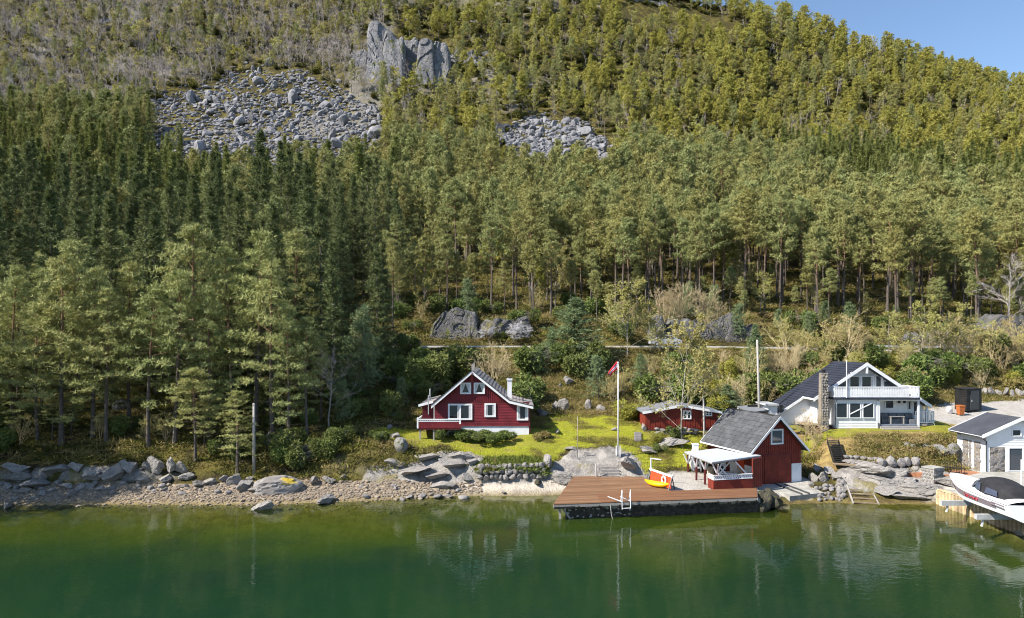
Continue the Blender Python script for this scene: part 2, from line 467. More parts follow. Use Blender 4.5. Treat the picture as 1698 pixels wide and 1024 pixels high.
# ------------------------------------------------------------------ terrain
def S(d): return [(20, -11), (d - 14, -4.2), (d - 7, -2.1), (d - 3, -0.75), (d - 1, -0.22), (d, 0.0)]
NEAR = {
 -400: S(42) + [(43.5, .8), (45, 2.0), (52, 3.4), (62, 5), (72, 7), (86, 9.2), (90.5, 9.7)],  # unseen point pushed seaward, added to carry the shading pines
 -130: S(51.5) + [(54.6, .9), (56, 2.2), (58, 3), (62, 4.9), (72, 7), (86, 9.2), (90.5, 9.7)],
 0: S(52.6) + [(56.2, .95), (57, 2.0), (58.5, 2.9), (63, 4.9), (72, 7.2), (85, 9.0), (90.5, 9.9)],
 200: S(53) + [(56.3, .95), (57.2, 2.2), (59, 3.1), (63, 5.0), (72, 7.4), (85, 9.3), (90.5, 10.3)],
 420: S(52.8) + [(57, 1.1), (58, 1.6), (60, 2.7), (64, 4.6), (72, 7.2), (85, 9.6), (90.5, 11)],
 560: S(53.8) + [(57.5, 1.0), (58.5, 1.8), (60.5, 3.4), (66, 5), (75, 7.2), (85, 9.8), (90.5, 11.4)],
 680: S(54.8) + [(57.6, 1.0), (59, 2.2), (61, 3.4), (64, 4.0), (70, 4.9), (78, 7), (86, 9.6), (90.5, 11.8)],
 760: S(56) + [(57.5, .7), (58.2, 1.8), (60, 2.6), (62, 3.3), (64, 3.8), (70, 4.5), (78, 6.6), (86, 9.6), (90.5, 11.8)],
 800: S(56) + [(57.6, .72), (57.9, 1.85), (60, 2.5), (62.5, 3.2), (65, 3.9), (68, 4.3), (72, 4.7), (78, 6.9), (86, 9.8), (90.5, 11.8)],
 880: S(56) + [(57.6, .75), (57.9, 1.95), (60, 2.6), (62.5, 3.4), (65, 4.2), (68, 4.5), (72, 4.8), (76, 6.2), (79.5, 7.7), (86, 9.9), (90.5, 11.8)],
 930: S(56.3) + [(58, .95), (59, 1.6), (60.5, 2.4), (63, 3.5), (66, 4.2), (72, 4.8), (75, 5.8), (79.5, 7.7), (86, 9.9), (90.5, 11.8)],
 1010: S(56) + [(58.0, .8), (58.6, 1.2), (59.3, 2.1), (61, 2.9), (63, 3.5), (66, 4.2), (72, 4.8), (76, 6.0), (80, 7.6), (86, 9.6), (90.5, 11.8)],
 1085: S(52.6) + [(53.3, .85), (58.5, 1.0), (60, 2.1), (62, 2.9), (66, 3.95), (70, 4.6), (76, 5.8), (84, 8.6), (90.5, 11.8)],
 1200: S(51.6) + [(52.3, .85), (53.6, 1.0), (59, 1.05), (60.5, 2), (64, 3.3), (66, 4.0), (72, 4.7), (80, 6.8), (90.5, 11.8)],
 1262: S(52.6) + [(54, .75), (63, .95), (64, 2.3), (67, 4.0), (72, 4.7), (80, 6.2), (86, 9), (90.5, 11.7)],
 1340: S(53.6) + [(56.5, .72), (57, .78), (62.6, 1.3), (64.5, 3.4), (68, 4.6), (74, 4.9), (80, 6.4), (90.5, 11.4)],
 1375: S(53.6) + [(56.5, .7), (58, 1.2), (60, 2.1), (62, 3.2), (64, 4.3), (68, 4.6), (74, 4.9), (80, 6.4), (90.5, 11.3)],
 1420: S(53.4) + [(56, .9), (58.5, 1.9), (60, 2.5), (61.5, 3.4), (63.3, 4.3), (66, 4.5), (74, 4.8), (80, 6.5), (90.5, 11.2)],
 1500: S(53.2) + [(55, .5), (57.5, 1.35), (59.2, 1.95), (60, 2.7), (62, 3.7), (63.5, 4.3), (66, 4.5), (74, 4.8), (79, 6.0), (90.5, 11.2)],
 1548: S(53.0) + [(54, .8), (56, 1.4), (58.5, 1.85), (60.5, 3.0), (63, 4.2), (65, 4.6), (72, 5.0), (77, 5.7), (79, 6.2), (86, 9), (90.5, 11.1)],
 1600: S(52.3) + [(52.6, 1.0), (56, 1.45), (61, 1.8), (63, 3.0), (65, 4.4), (70, 4.9), (76, 5.6), (79, 5.9), (82, 7), (90.5, 11.1)],
 1650: S(48.3) + [(48.6, 1.1), (57, 1.6), (61, 1.8), (64, 2.6), (67, 4.4), (70, 4.9), (76, 5.6), (79, 5.9), (82, 7), (90.5, 11.1)],
 1720: S(44.3) + [(44.6, 1.1), (57, 1.65), (61, 1.9), (66, 3.8), (70, 4.9), (78, 5.9), (83, 7), (90.5, 11)],
 2100: S(44) + [(44.5, 1.1), (57, 1.7), (66, 2.8), (70, 4.9), (78, 5.9), (83, 7), (90.5, 11)],
}
FAR = {
 -400: [(96.8, 9.9), (103, 13.2), (118, 17.5), (140, 24.5), (165, 34), (190, 46), (215, 59), (240, 75), (275, 99), (310, 130), (340, 160), (370, 193), (410, 240), (480, 310), (600, 400)],
 600: [(96.8, 11.8), (103, 15.6), (118, 19.3), (140, 26.7), (165, 36.5), (190, 49), (215, 62.6), (240, 79), (275, 103), (310, 134), (340, 164), (370, 197), (410, 246), (480, 322), (600, 400)],
 950: [(96.8, 12.0), (103, 15.8), (118, 19.3), (140, 26.7), (165, 36.5), (190, 48.5), (215, 61), (240, 77), (275, 101), (310, 130), (340, 160), (370, 192), (410, 236), (480, 290), (600, 330)],
 1210: [(96.8, 11.9), (103, 15.0), (118, 18.7), (140, 25.7), (165, 35.5), (190, 47), (215, 59), (240, 73), (275, 95), (310, 122), (340, 149), (370, 178), (400, 206), (430, 210), (480, 190), (600, 130)],
 1450: [(96.8, 11.4), (103, 14.0), (118, 17.6), (140, 24), (165, 33), (190, 44), (215, 55.5), (240, 69), (275, 89), (310, 113), (340, 136), (370, 159), (400, 179), (430, 182), (480, 164), (600, 100)],
 1698: [(96.8, 11.1), (103, 13.5), (118, 17), (140, 23), (165, 31), (190, 41), (215, 52), (240, 64), (275, 83), (310, 104), (340, 122), (370, 140), (400, 155), (430, 157), (480, 140), (600, 80)],
 2100: [(96.8, 11), (103, 13), (118, 16.5), (140, 22), (165, 29), (190, 37), (215, 46), (240, 55), (275, 68), (310, 83), (340, 96), (370, 108), (400, 118), (430, 118), (480, 100), (600, 50)],
}
DG = np.concatenate([np.arange(20, 44, 1.0), np.arange(44, 48, .4), np.arange(48, 74, .25), np.arange(74, 104, .6), 104 * 1.022 ** np.arange(0, 81)])
def _table(tab, d):
    ks = sorted(tab)
    return np.array(ks, float), np.array([np.interp(d, [p[0] for p in tab[k]], [p[1] for p in tab[k]]) for k in ks])
DF = np.arange(20, 610, .2)
def _smooth(a, w):
    k = np.hanning(2 * w + 3)[1:-1]
    k /= k.sum()
    return np.array([np.convolve(np.pad(r, w, mode='edge'), k, mode='valid') for r in a])
pn, tn = _table(NEAR, DF)
tn = _smooth(tn, 2)
pf, tf = _table(FAR, DF)
tfs = _smooth(tf, 25)
tf = np.where(DF[None] > 108, tfs, tf)
def road_z(px):
    return np.interp(px, [-400, 0, 420, 600, 700, 1150, 1300, 1500, 1698, 2100], [9.7, 9.95, 11, 11.55, 11.8, 11.8, 11.6, 11.25, 11.1, 11.0])
def _eval(pk, tab, px, d):
    px = np.clip(px, pk[0], pk[-1] - 1e-6)
    j = np.clip(np.searchsorted(pk, px, side='right') - 1, 0, len(pk) - 2)
    w = (px - pk[j]) / (pk[j + 1] - pk[j])
    w = w * w * (3 - 2 * w) * .5 + w * .5
    q = np.clip((d - DF[0]) / .2, 0, len(DF) - 1.001)
    i = q.astype(int)
    u = q - i
    z0 = tab[j, i] * (1 - u) + tab[j, i + 1] * u
    z1 = tab[j + 1, i] * (1 - u) + tab[j + 1, i + 1] * u
    return z0 * (1 - w) + z1 * w
def base_height(x, y):
    x, y = np.asarray(x, float), np.asarray(y, float)
    px = CXP + FPX * x / np.maximum(y, 1)
    zn = _eval(pn, tn, px, y)
    zf = _eval(pf, tf, px, y)
    zr = road_z(px)
    z = np.where(y < 90.6, zn, np.where(y < 96.8, zr, zf))
    return z
def sdpoly(px, d, poly):
    """soft inside test in (column, distance)"""
    ins = np.zeros(np.shape(px), bool)
    n = len(poly)
    for i in range(n):
        x1, y1 = poly[i]
        x2, y2 = poly[(i + 1) % n]
        c = ((y1 > d) != (y2 > d)) & (px < (x2 - x1) * (d - y1) / (y2 - y1 + 1e-12) + x1)
        ins ^= c
    return ins.astype(float)
LAWN = [[(676, 61.8), (700, 61.0), (740, 61.9), (775, 60.4), (800, 59.6), (870, 59.9), (905, 59.0), (935, 61.5), (1010, 62.2), (1060, 60.5), (1070, 59.2), (1140, 59.6), (1230, 62.2), (1200, 65.2), (1070, 66.5), (1064, 72), (950, 72.6), (880, 71.5), (880, 65), (640, 65.5), (600, 64.5)],
        [(1335, 63.8), (1385, 63.0), (1440, 63.2), (1560, 63.4), (1585, 64.5), (1565, 67.6), (1335, 65.2)]]
YARD = [[(1525, 67.8), (1590, 66.5), (1680, 66.8), (2100, 67), (2100, 80), (1700, 79.2), (1640, 78.2), (1560, 78), (1520, 73)],
        [(1072, 53.0), (1270, 51.6), (1265, 59), (1110, 59.2)], [(1240, 53.8), (1345, 53.8), (1345, 58), (1262, 64), (1240, 60)], [(1600, 44), (2100, 40), (2100, 62), (1620, 62), (1590, 55.5), (1560, 55)]]
ROCKP = [[(600, 57.2), (690, 57.0), (735, 57.3), (800, 58.0), (800, 60.6), (740, 60.4), (690, 59.4), (610, 58.5)],
         [(905, 57.8), (960, 57.6), (1070, 57.9), (1085, 59.4), (1075, 60.6), (1010, 61.8), (955, 61.5), (915, 59.6)],
         [(1385, 55.2), (1470, 54.4), (1560, 53.0), (1600, 52.6), (1600, 55.0), (1540, 58.3), (1470, 59.8), (1410, 59.4), (1385, 57.8)]]
FX = np.arange(-420, 2120.1, 5.0)
PXG, DGG = np.meshgrid(FX, DG)
XG = (PXG - CXP) * DGG / FPX
YG = DGG
ZB = base_height(XG, YG)
jit = (fbm(XG * .5, YG * .5, 3.0, 4) - .5)
jd, jp = DGG + jit * 1.3, PXG + jit * 18
lawn = np.clip(sum(sdpoly(jp, jd, p) for p in LAWN), 0, 1)
yard = np.clip(sum(sdpoly(PXG + jit * 10, DGG + jit * .5, p) for p in YARD), 0, 1)
rockp = np.clip(sum(sdpoly(jp, jd, p) for p in ROCKP), 0, 1)
road = ((DGG > 90.6) & (DGG < 96.6)).astype(float)
land = DGG
beach = ((ZB < 0.98 + jit * .35) & (PXG < 1000) & (DGG < 60)).astype(float)
sand = beach * np.clip((PXG - 735 + jit * 60) / 40, 0, 1)
# slope
gz = np.gradient(ZB, axis=0) / np.gradient(YG, axis=0)
steep = np.clip((gz - .75) / .5, 0, 1) * (DGG < 62) * (DGG > 52)
rock = np.clip(rockp + steep * (fbm(XG * .8, YG * .8, 9, 3) > .45), 0, 1) * (1 - lawn) * (1 - yard)
cut = .6 * ((DGG > 97) & (DGG < 102.5)).astype(float) * 0 * (fbm(XG * .08, YG * .1, 4, 2) > .5)
farrock = (DGG > 255) * np.clip((fbm(XG * .045, ZB * .045, 2, 4) - .60) / .05, 0, 1) * .6 * (PXG < 1000)
rock = np.clip(rock + cut + farrock, 0, 1)
heath = ((DGG > 64) & (DGG < 90.6) & (PXG > 850)) | ((DGG > 58.5) & (DGG < 64) & (PXG > 1340))
heath = heath.astype(float) * (1 - lawn)
# fine relief
rel = (fbm(XG * .35, YG * .35, 1, 4) - .5) * .35 + (fbm(XG * 1.7, YG * 1.7, 2, 3) - .5) * .16
strata = fbm((XG * .55 + YG * .85) * 1.6, (XG * .85 - YG * .55) * .35, 6, 4)
strata2 = np.abs(fbm((XG * .8 + YG * .6) * 1.1, (XG * .6 - YG * .8) * .5, 16, 4) - .5) * 2
rrel = (strata - .5) * 1.15 - strata2 * .25 + .12
z_rel = rel * (1 - rock) + rrel * rock
damp = np.clip(1 - lawn * .75 - yard * .9 - road, 0, 1)
damp = damp * np.where(ZB < .3, np.clip((ZB + .6) / .9, .15, 1), 1) * np.where(beach > 0, .28, 1)
damp = damp * np.where(DGG > 104, 1 + np.clip((DGG - 104) / 60, 0, 4), 1)
ZG = ZB + z_rel * damp
# stepped crags higher up
hs = np.clip((DGG - 230) / 80, 0, 1)
ZG = ZG + hs * ((fbm(XG * .03, YG * .03, 8, 4) - .5) * 14)
ZG = np.where(PXG > 1200, np.minimum(ZG, ZB + 1.5 + hs * 3), ZG)
nr, nc = ZG.shape
V = np.c_[XG.ravel(), YG.ravel(), ZG.ravel()]
ii, jj = np.meshgrid(np.arange(nr - 1), np.arange(nc - 1), indexing='ij')
a0 = (ii * nc + jj).ravel()
F = np.c_[a0, a0 + 1, a0 + nc + 1, a0 + nc]
maskA = np.stack([lawn, beach, rock, yard], -1).reshape(-1, 4)
maskB = np.stack([sand, heath, np.clip((.42 - ZG) / .5, 0, 1), road], -1).reshape(-1, 4)

m, nt, b = new_mat('ground')
M['ground'] = m
p = geo_pos(nt)
A = N(nt, 'ShaderNodeAttribute', attribute_name='mask_a')
B = N(nt, 'ShaderNodeAttribute', attribute_name='mask_b')
sa, sb = nt.nodes.new('ShaderNodeSeparateColor'), nt.nodes.new('ShaderNodeSeparateColor')
L(nt, A.outputs['Color'], sa.inputs[0])
L(nt, B.outputs['Color'], sb.inputs[0])
nA = noise_tex(nt, .35, 5, .6, p)
nB = noise_tex(nt, 1.6, 6, .65, p)
nC = noise_tex(nt, 9, 5, .7, p)
vo = N(nt, 'ShaderNodeTexVoronoi', Scale=5.5)
L(nt, p, vo.inputs['Vector'])
vos = nt.nodes.new('ShaderNodeSeparateColor')
L(nt, vo.outputs['Color'], vos.inputs[0])
forest = mixc(nt, ramp(nt, nB.outputs[0], .38, .62), (0.034, 0.028, 0.016), (0.072, 0.062, 0.018))
forest = mixc(nt, ramp(nt, nA.outputs[0], .45, .62), forest, (0.115, 0.098, 0.026))
forest = mixc(nt, ramp(nt, nC.outputs[0], .55, .75), forest, (0.04, 0.034, 0.022))
heathc = mixc(nt, ramp(nt, nB.outputs[0], .35, .65), (0.17, 0.12, 0.055), (0.29, 0.22, 0.085))
heathc = mixc(nt, ramp(nt, nA.outputs[0], .5, .65), heathc, (0.19, 0.185, 0.045))
heathc = mixc(nt, ramp(nt, nC.outputs[0], .55, .75), heathc, (0.10, 0.075, 0.045))
c = mixc(nt, sb.outputs['Green'], forest, heathc)
lawnc = mixc(nt, ramp(nt, nB.outputs[0], .3, .7), (0.165, 0.175, 0.022), (0.245, 0.235, 0.034))
lawnc = mixc(nt, ramp(nt, nA.outputs[0], .5, .7), lawnc, (0.28, 0.24, 0.04))
nD = noise_tex(nt, .8, 5, .7, p)
lawnc = mixc(nt, ramp(nt, nD.outputs[0], .52, .66), lawnc, (0.20, 0.165, 0.055))
lawnc = mixc(nt, ramp(nt, nC.outputs[0], .5, .8), lawnc, (0.15, 0.185, 0.018))
c = mixc(nt, sa.outputs['Red'], c, lawnc)
peb = mixc(nt, vos.outputs['Red'], (0.23, 0.175, 0.12), (0.44, 0.36, 0.27))
peb = mixc(nt, ramp(nt, nC.outputs[0], .52, .75), peb, (0.20, 0.165, 0.12))
sandc = mixc(nt, ramp(nt, nB.outputs[0], .3, .7), (0.36, 0.315, 0.265), (0.47, 0.43, 0.37))
bc = mixc(nt, sb.outputs['Red'], peb, sandc)
c = mixc(nt, sa.outputs['Green'], c, bc)
yd = mixc(nt, ramp(nt, nB.outputs[0], .3, .7), (0.30, 0.28, 0.255), (0.40, 0.38, 0.355))
yd = mixc(nt, ramp(nt, nC.outputs[0], .55, .8), yd, (0.26, 0.24, 0.22))
c = mixc(nt, A.outputs['Alpha'], c, yd)
rk = mixc(nt, ramp(nt, nB.outputs[0], .32, .66), (0.17, 0.158, 0.148), (0.31, 0.292, 0.272))
rk = mixc(nt, ramp(nt, nC.outputs[0], .5, .8), rk, (0.11, 0.105, 0.10))
rk = mixc(nt, ramp(nt, nA.outputs[0], .56, .66), rk, (0.19, 0.165, 0.09))
c = mixc(nt, sa.outputs['Blue'], c, rk)
wet = mixc(nt, ramp(nt, nB.outputs[0], .35, .65), (0.115, 0.085, 0.035), (0.20, 0.16, 0.065))
c = mixc(nt, sb.outputs['Blue'], c, wet)
L(nt, c, b.inputs['Base Color'])
b.inputs['Roughness'].default_value = .95
b.inputs['Specular IOR Level'].default_value = .1
adn = N(nt, 'ShaderNodeMath', operation='ADD')
L(nt, nC.outputs[0], adn.inputs[0])
L(nt, vo.outputs['Distance'], adn.inputs[1])
L(nt, bump(nt, adn.outputs[0], .55, .12), b.inputs['Normal'])
me = mesh_np('hillside_ground', V, F, M['ground'], attrs={'mask_a': maskA, 'mask_b': maskB}, smooth=True)
ground = link('hillside_ground', me)
tag(ground, 'steep wooded hillside running down to lawn, beach and fjord', None, kind='structure')

from mathutils.bvhtree import BVHTree
def ground_z(x, y):
    """height of the finished ground under x, y (bilinear on the fan grid)"""
    x, y = np.asarray(x, float), np.asarray(y, float)
    px = np.clip(CXP + FPX * x / y, FX[0], FX[-1] - .01)
    j = ((px - FX[0]) / 5.0).astype(int)
    u = (px - FX[0]) / 5.0 - j
    i = np.clip(np.searchsorted(DG, y, side='right') - 1, 0, len(DG) - 2)
    w = np.clip((y - DG[i]) / (DG[i + 1] - DG[i]), 0, 1)
    return (ZG[i, j] * (1 - u) + ZG[i, j + 1] * u) * (1 - w) + (ZG[i + 1, j] * (1 - u) + ZG[i + 1, j + 1] * u) * w
def GZ(x, y):
    return float(ground_z(np.array([x]), np.array([y]))[0])

# outer country beyond the fan: sea bed and low hills so nothing ends in view
# ------------------------------------------------------------------ water
xs = np.concatenate([[-1500, -800, -400, -200], np.arange(-120, 121, 1.5), [200, 400, 800, 1500]])
ys = np.concatenate([[-1500, -700, -300, -100, -30, 0, 10], np.arange(16, 40, 2), np.arange(40, 62, .5)])
WX, WY = np.meshgrid(xs, ys)
dep = np.where(WY > 20, -base_height(WX, np.maximum(WY, 20.1)), 14.0)
dep = dep + (fbm(WX * .13, WY * .2, 5, 4) - .5) * np.clip(dep, 0, 3) * 1.3
dep = np.clip(dep, 0, 14)
Vw = np.c_[WX.ravel(), WY.ravel(), np.zeros(WX.size)]
nr, nc = WX.shape
ii, jj = np.meshgrid(np.arange(nr - 1), np.arange(nc - 1), indexing='ij')
a0 = (ii * nc + jj).ravel()
Fw = np.c_[a0, a0 + 1, a0 + nc + 1, a0 + nc]
m = bpy.data.materials.new('fjord_water')
m.use_nodes = True
nt = m.node_tree
nt.nodes.clear()
out = nt.nodes.new('ShaderNodeOutputMaterial')
p = geo_pos(nt)
at = N(nt, 'ShaderNodeAttribute', attribute_name='depth')
mp = N(nt, 'ShaderNodeMapping')
mp.inputs['Scale'].default_value = (0.75, 1.5, 1)
mp.inputs['Rotation'].default_value = (0, 0, R(-14))
L(nt, p, mp.inputs['Vector'])
w1 = noise_tex(nt, 1.5, 3, .55, mp.outputs[0], .3)
w2 = noise_tex(nt, .22, 2, .5, mp.outputs[0])
w3 = noise_tex(nt, .06, 3, .5, p)
mul = N(nt, 'ShaderNodeMath', operation='MULTIPLY_ADD')
L(nt, w2.outputs[0], mul.inputs[0])
mul.inputs[1].default_value = 2.2
w5 = noise_tex(nt, 4.2, 2, .5, mp.outputs[0], .2)
mul5 = N(nt, 'ShaderNodeMath', operation='MULTIPLY_ADD')
L(nt, w5.outputs[0], mul5.inputs[0])
mul5.inputs[1].default_value = .3
L(nt, w1.outputs[0], mul5.inputs[2])
L(nt, mul5.outputs[0], mul.inputs[2])
mr = N(nt, 'ShaderNodeMapRange')
mr.inputs['From Min'].default_value = .35
mr.inputs['From Max'].default_value = .65
mr.inputs['To Min'].default_value = .35
mr.inputs['To Max'].default_value = 1.0
L(nt, w3.outputs[0], mr.inputs['Value'])
bp = N(nt, 'ShaderNodeBump', Distance=.0125)
L(nt, mr.outputs[0], bp.inputs['Strength'])
L(nt, mul.outputs[0], bp.inputs['Height'])
# colour of the water body itself: olive over the shallows, bottle green and teal where it is deep
ab = N(nt, 'ShaderNodeMath', operation='MULTIPLY')
ab.inputs[1].default_value = -.48
L(nt, at.outputs['Fac'], ab.inputs[0])
ex = N(nt, 'ShaderNodeMath', operation='EXPONENT')
L(nt, ab.outputs[0], ex.inputs[0])
deepf = ramp(nt, at.outputs['Fac'], .6, 5.5)
body = mixc(nt, deepf, (0.043, 0.072, 0.007), (0.008, 0.031, 0.0125))
w4 = noise_tex(nt, .10, 3, .6, p)
body = mixc(nt, ramp(nt, w4.outputs[0], .4, .75), body, (0.006, 0.025, 0.0145))
df = N(nt, 'ShaderNodeBsdfDiffuse')
L(nt, body, df.inputs['Color'])
tr = N(nt, 'ShaderNodeBsdfTransparent')
tr.inputs['Color'].default_value = (.80, .90, .62, 1)
mx = N(nt, 'ShaderNodeMixShader')
L(nt, ex.outputs[0], mx.inputs[0])
L(nt, df.outputs[0], mx.inputs[1])
L(nt, tr.outputs[0], mx.inputs[2])
gl = N(nt, 'ShaderNodeBsdfGlossy', Roughness=.012)
L(nt, bp.outputs[0], gl.inputs['Normal'])
fr = N(nt, 'ShaderNodeFresnel', IOR=1.333)
L(nt, bp.outputs[0], fr.inputs['Normal'])
mx2 = N(nt, 'ShaderNodeMixShader')
L(nt, fr.outputs[0], mx2.inputs[0])
L(nt, mx.outputs[0], mx2.inputs[1])
L(nt, gl.outputs[0], mx2.inputs[2])
L(nt, mx2.outputs[0], out.inputs['Surface'])
M['water'] = m
me = mesh_np('fjord_water', Vw, Fw, m, attrs={'depth': dep.ravel()}, smooth=True)
water = link('water', me)
tag(water, 'calm green fjord water with fine ripples', None, kind='structure')
# sea bed under the outer water
sb_ = MB()
sb_.add([(-1600, -1600, -12), (1600, -1600, -12), (1600, 24, -12), (-1600, 24, -12)], [(0, 1, 2, 3)])
o = sb_.build('sea_bed', M['ground'])
tag(o, 'deep bottom of the fjord', kind='structure')

# ------------------------------------------------------------------ the road on its bench, kerb line and guard rail
rx = np.arange(-420, 2121, 20.0)
V, F = [], []
for i, q in enumerate(rx):
    z = float(road_z(q)) + .05
    for d in (90.9, 93.6, 96.4):
        V.append(((q - CXP) * d / FPX, d, z + (.04 if d == 93.6 else 0)))
for i in range(len(rx) - 1):
    for k in (0, 1):
        F.append((i * 3 + k, i * 3 + k + 1, i * 3 + 4 + k, i * 3 + 3 + k))
road_o = link('road', mesh_np('road', V, F, M['asphalt']))
tag(road_o, 'narrow asphalt road along the foot of the slope', kind='structure')
k1 = MB()
for i in range(len(rx) - 1):
    a, b_ = [Vector(((q - CXP) * 90.75 / FPX, 90.75, float(road_z(q)))) for q in (rx[i], rx[i + 1])]
    k1.beam(a + Vector((0, 0, .03)), b_ + Vector((0, 0, .03)), .25, .26)
o = k1.build('road_kerb', M['kerb'])
tag(o, 'pale concrete kerb along the outer edge of the road', kind='structure')
# ------------------------------------------------------------------ plant prototypes (mesh data shared by many objects)
def unit(v):
    return v / np.maximum(np.linalg.norm(v, axis=-1, keepdims=True), 1e-9)
def blades(C, D, n, ln, wd, spread, rng, tint=None, facing=.75):
    """n narrow leaf faces round each centre, pointing along D with scatter"""
    C = np.repeat(C, n, 0)
    D = np.repeat(D, n, 0)
    r = unit(rng.normal(size=C.shape))
    d = unit(unit(D) * (1 - spread) + r * spread)
    # leaf faces turn outward and up to the light
    face = unit(C * np.array([1, 1, 0])) * facing + np.array([0, 0, .8 * facing]) + unit(rng.normal(size=C.shape)) * .75
    q = unit(np.cross(d, unit(face)))
    l = ln * rng.uniform(.6, 1.25, (len(C), 1))
    w = wd * rng.uniform(.7, 1.3, (len(C), 1))
    c0 = C + r * ln * .18
    a, b_, c_ = c0 - q * w * .5, c0 + q * w * .5, c0 + d * l
    V = np.stack([a, b_, c_], 1).reshape(-1, 3)
    T = np.arange(len(V)).reshape(-1, 3)
    t = np.repeat(tint if tint is not None else rng.uniform(0, 1, len(C) // n), n)
    t = np.clip(t + rng.normal(0, .12, len(t)), 0, 1)
    return V, T, np.repeat(t, 3)
def sticks(segs, sides=3):
    """list of (p0, p1, r0, r1) as tapered sticks, triangles only"""
    if not segs:
        return np.zeros((0, 3)), np.zeros((0, 3), int)
    P0 = np.array([s[0] for s in segs], float)
    P1 = np.array([s[1] for s in segs], float)
    r0 = np.array([s[2] for s in segs], float)[:, None]
    r1 = np.array([s[3] for s in segs], float)[:, None]
    d = unit(P1 - P0)
    up = np.where(np.abs(d[:, 2:3]) > .9, np.array([[1., 0, 0]]), np.array([[0, 0, 1.]]))
    u = unit(np.cross(d, up))
    w = np.cross(u, d)
    rings = []
    for P_, r_ in ((P0, r0), (P1, r1)):
        for k in range(sides):
            a = 2 * math.pi * k / sides
            rings.append(P_ + (u * math.cos(a) + w * math.sin(a)) * r_)
    V = np.stack(rings, 1).reshape(-1, 3)
    T = []
    for k in range(sides):
        k2 = (k + 1) % sides
        T += [(k, k2, sides + k2), (k, sides + k2, sides + k)]
    T = np.array(T)
    T = (T[None] + (np.arange(len(segs)) * 2 * sides)[:, None, None]).reshape(-1, 3)
    return V, T
def cat(parts):
    Vs, Ts, ts, o = [], [], [], 0
    for V_, T_, t_ in parts:
        Vs.append(V_); Ts.append(T_ + o); ts.append(t_)
        o += len(V_)
    return np.concatenate(Vs), np.concatenate(Ts), np.concatenate(ts)
def make_plant(name, wood, crown, wmat, cmat, joined=False):
    """wood (V,T), crown (V,T,tint) -> {'trunk':mesh,'crown':mesh} or one mesh"""
    res = {}
    if joined:
        V_, T_, t_ = cat([(wood[0], wood[1], np.full(len(wood[0]), .5)), crown])
        mi = np.r_[np.zeros(len(wood[1]), int), np.ones(len(crown[1]), int)]
        res['all'] = mesh_np(name, V_, T_, [wmat, cmat], mi, {'tint': t_})
    else:
        res['trunk'] = mesh_np(name + '_trunk', wood[0], wood[1], wmat, None, {'tint': RNG.uniform(0, 1, len(wood[0]))})
        res['crown'] = mesh_np(name + '_crown', crown[0], crown[1], cmat, None, {'tint': crown[2]})
    return res
def stem_fn(rng, H, lean):
    ph = rng.uniform(0, 6.28)
    a = rng.uniform(0, 6.28)
    def f(z):
        u = z / H
        return np.array([math.cos(a) * lean * u * u + .12 * math.sin(u * 5 + ph), math.sin(a) * lean * u * u + .12 * math.cos(u * 4 + ph) - .12 * math.cos(ph), z])
    return f
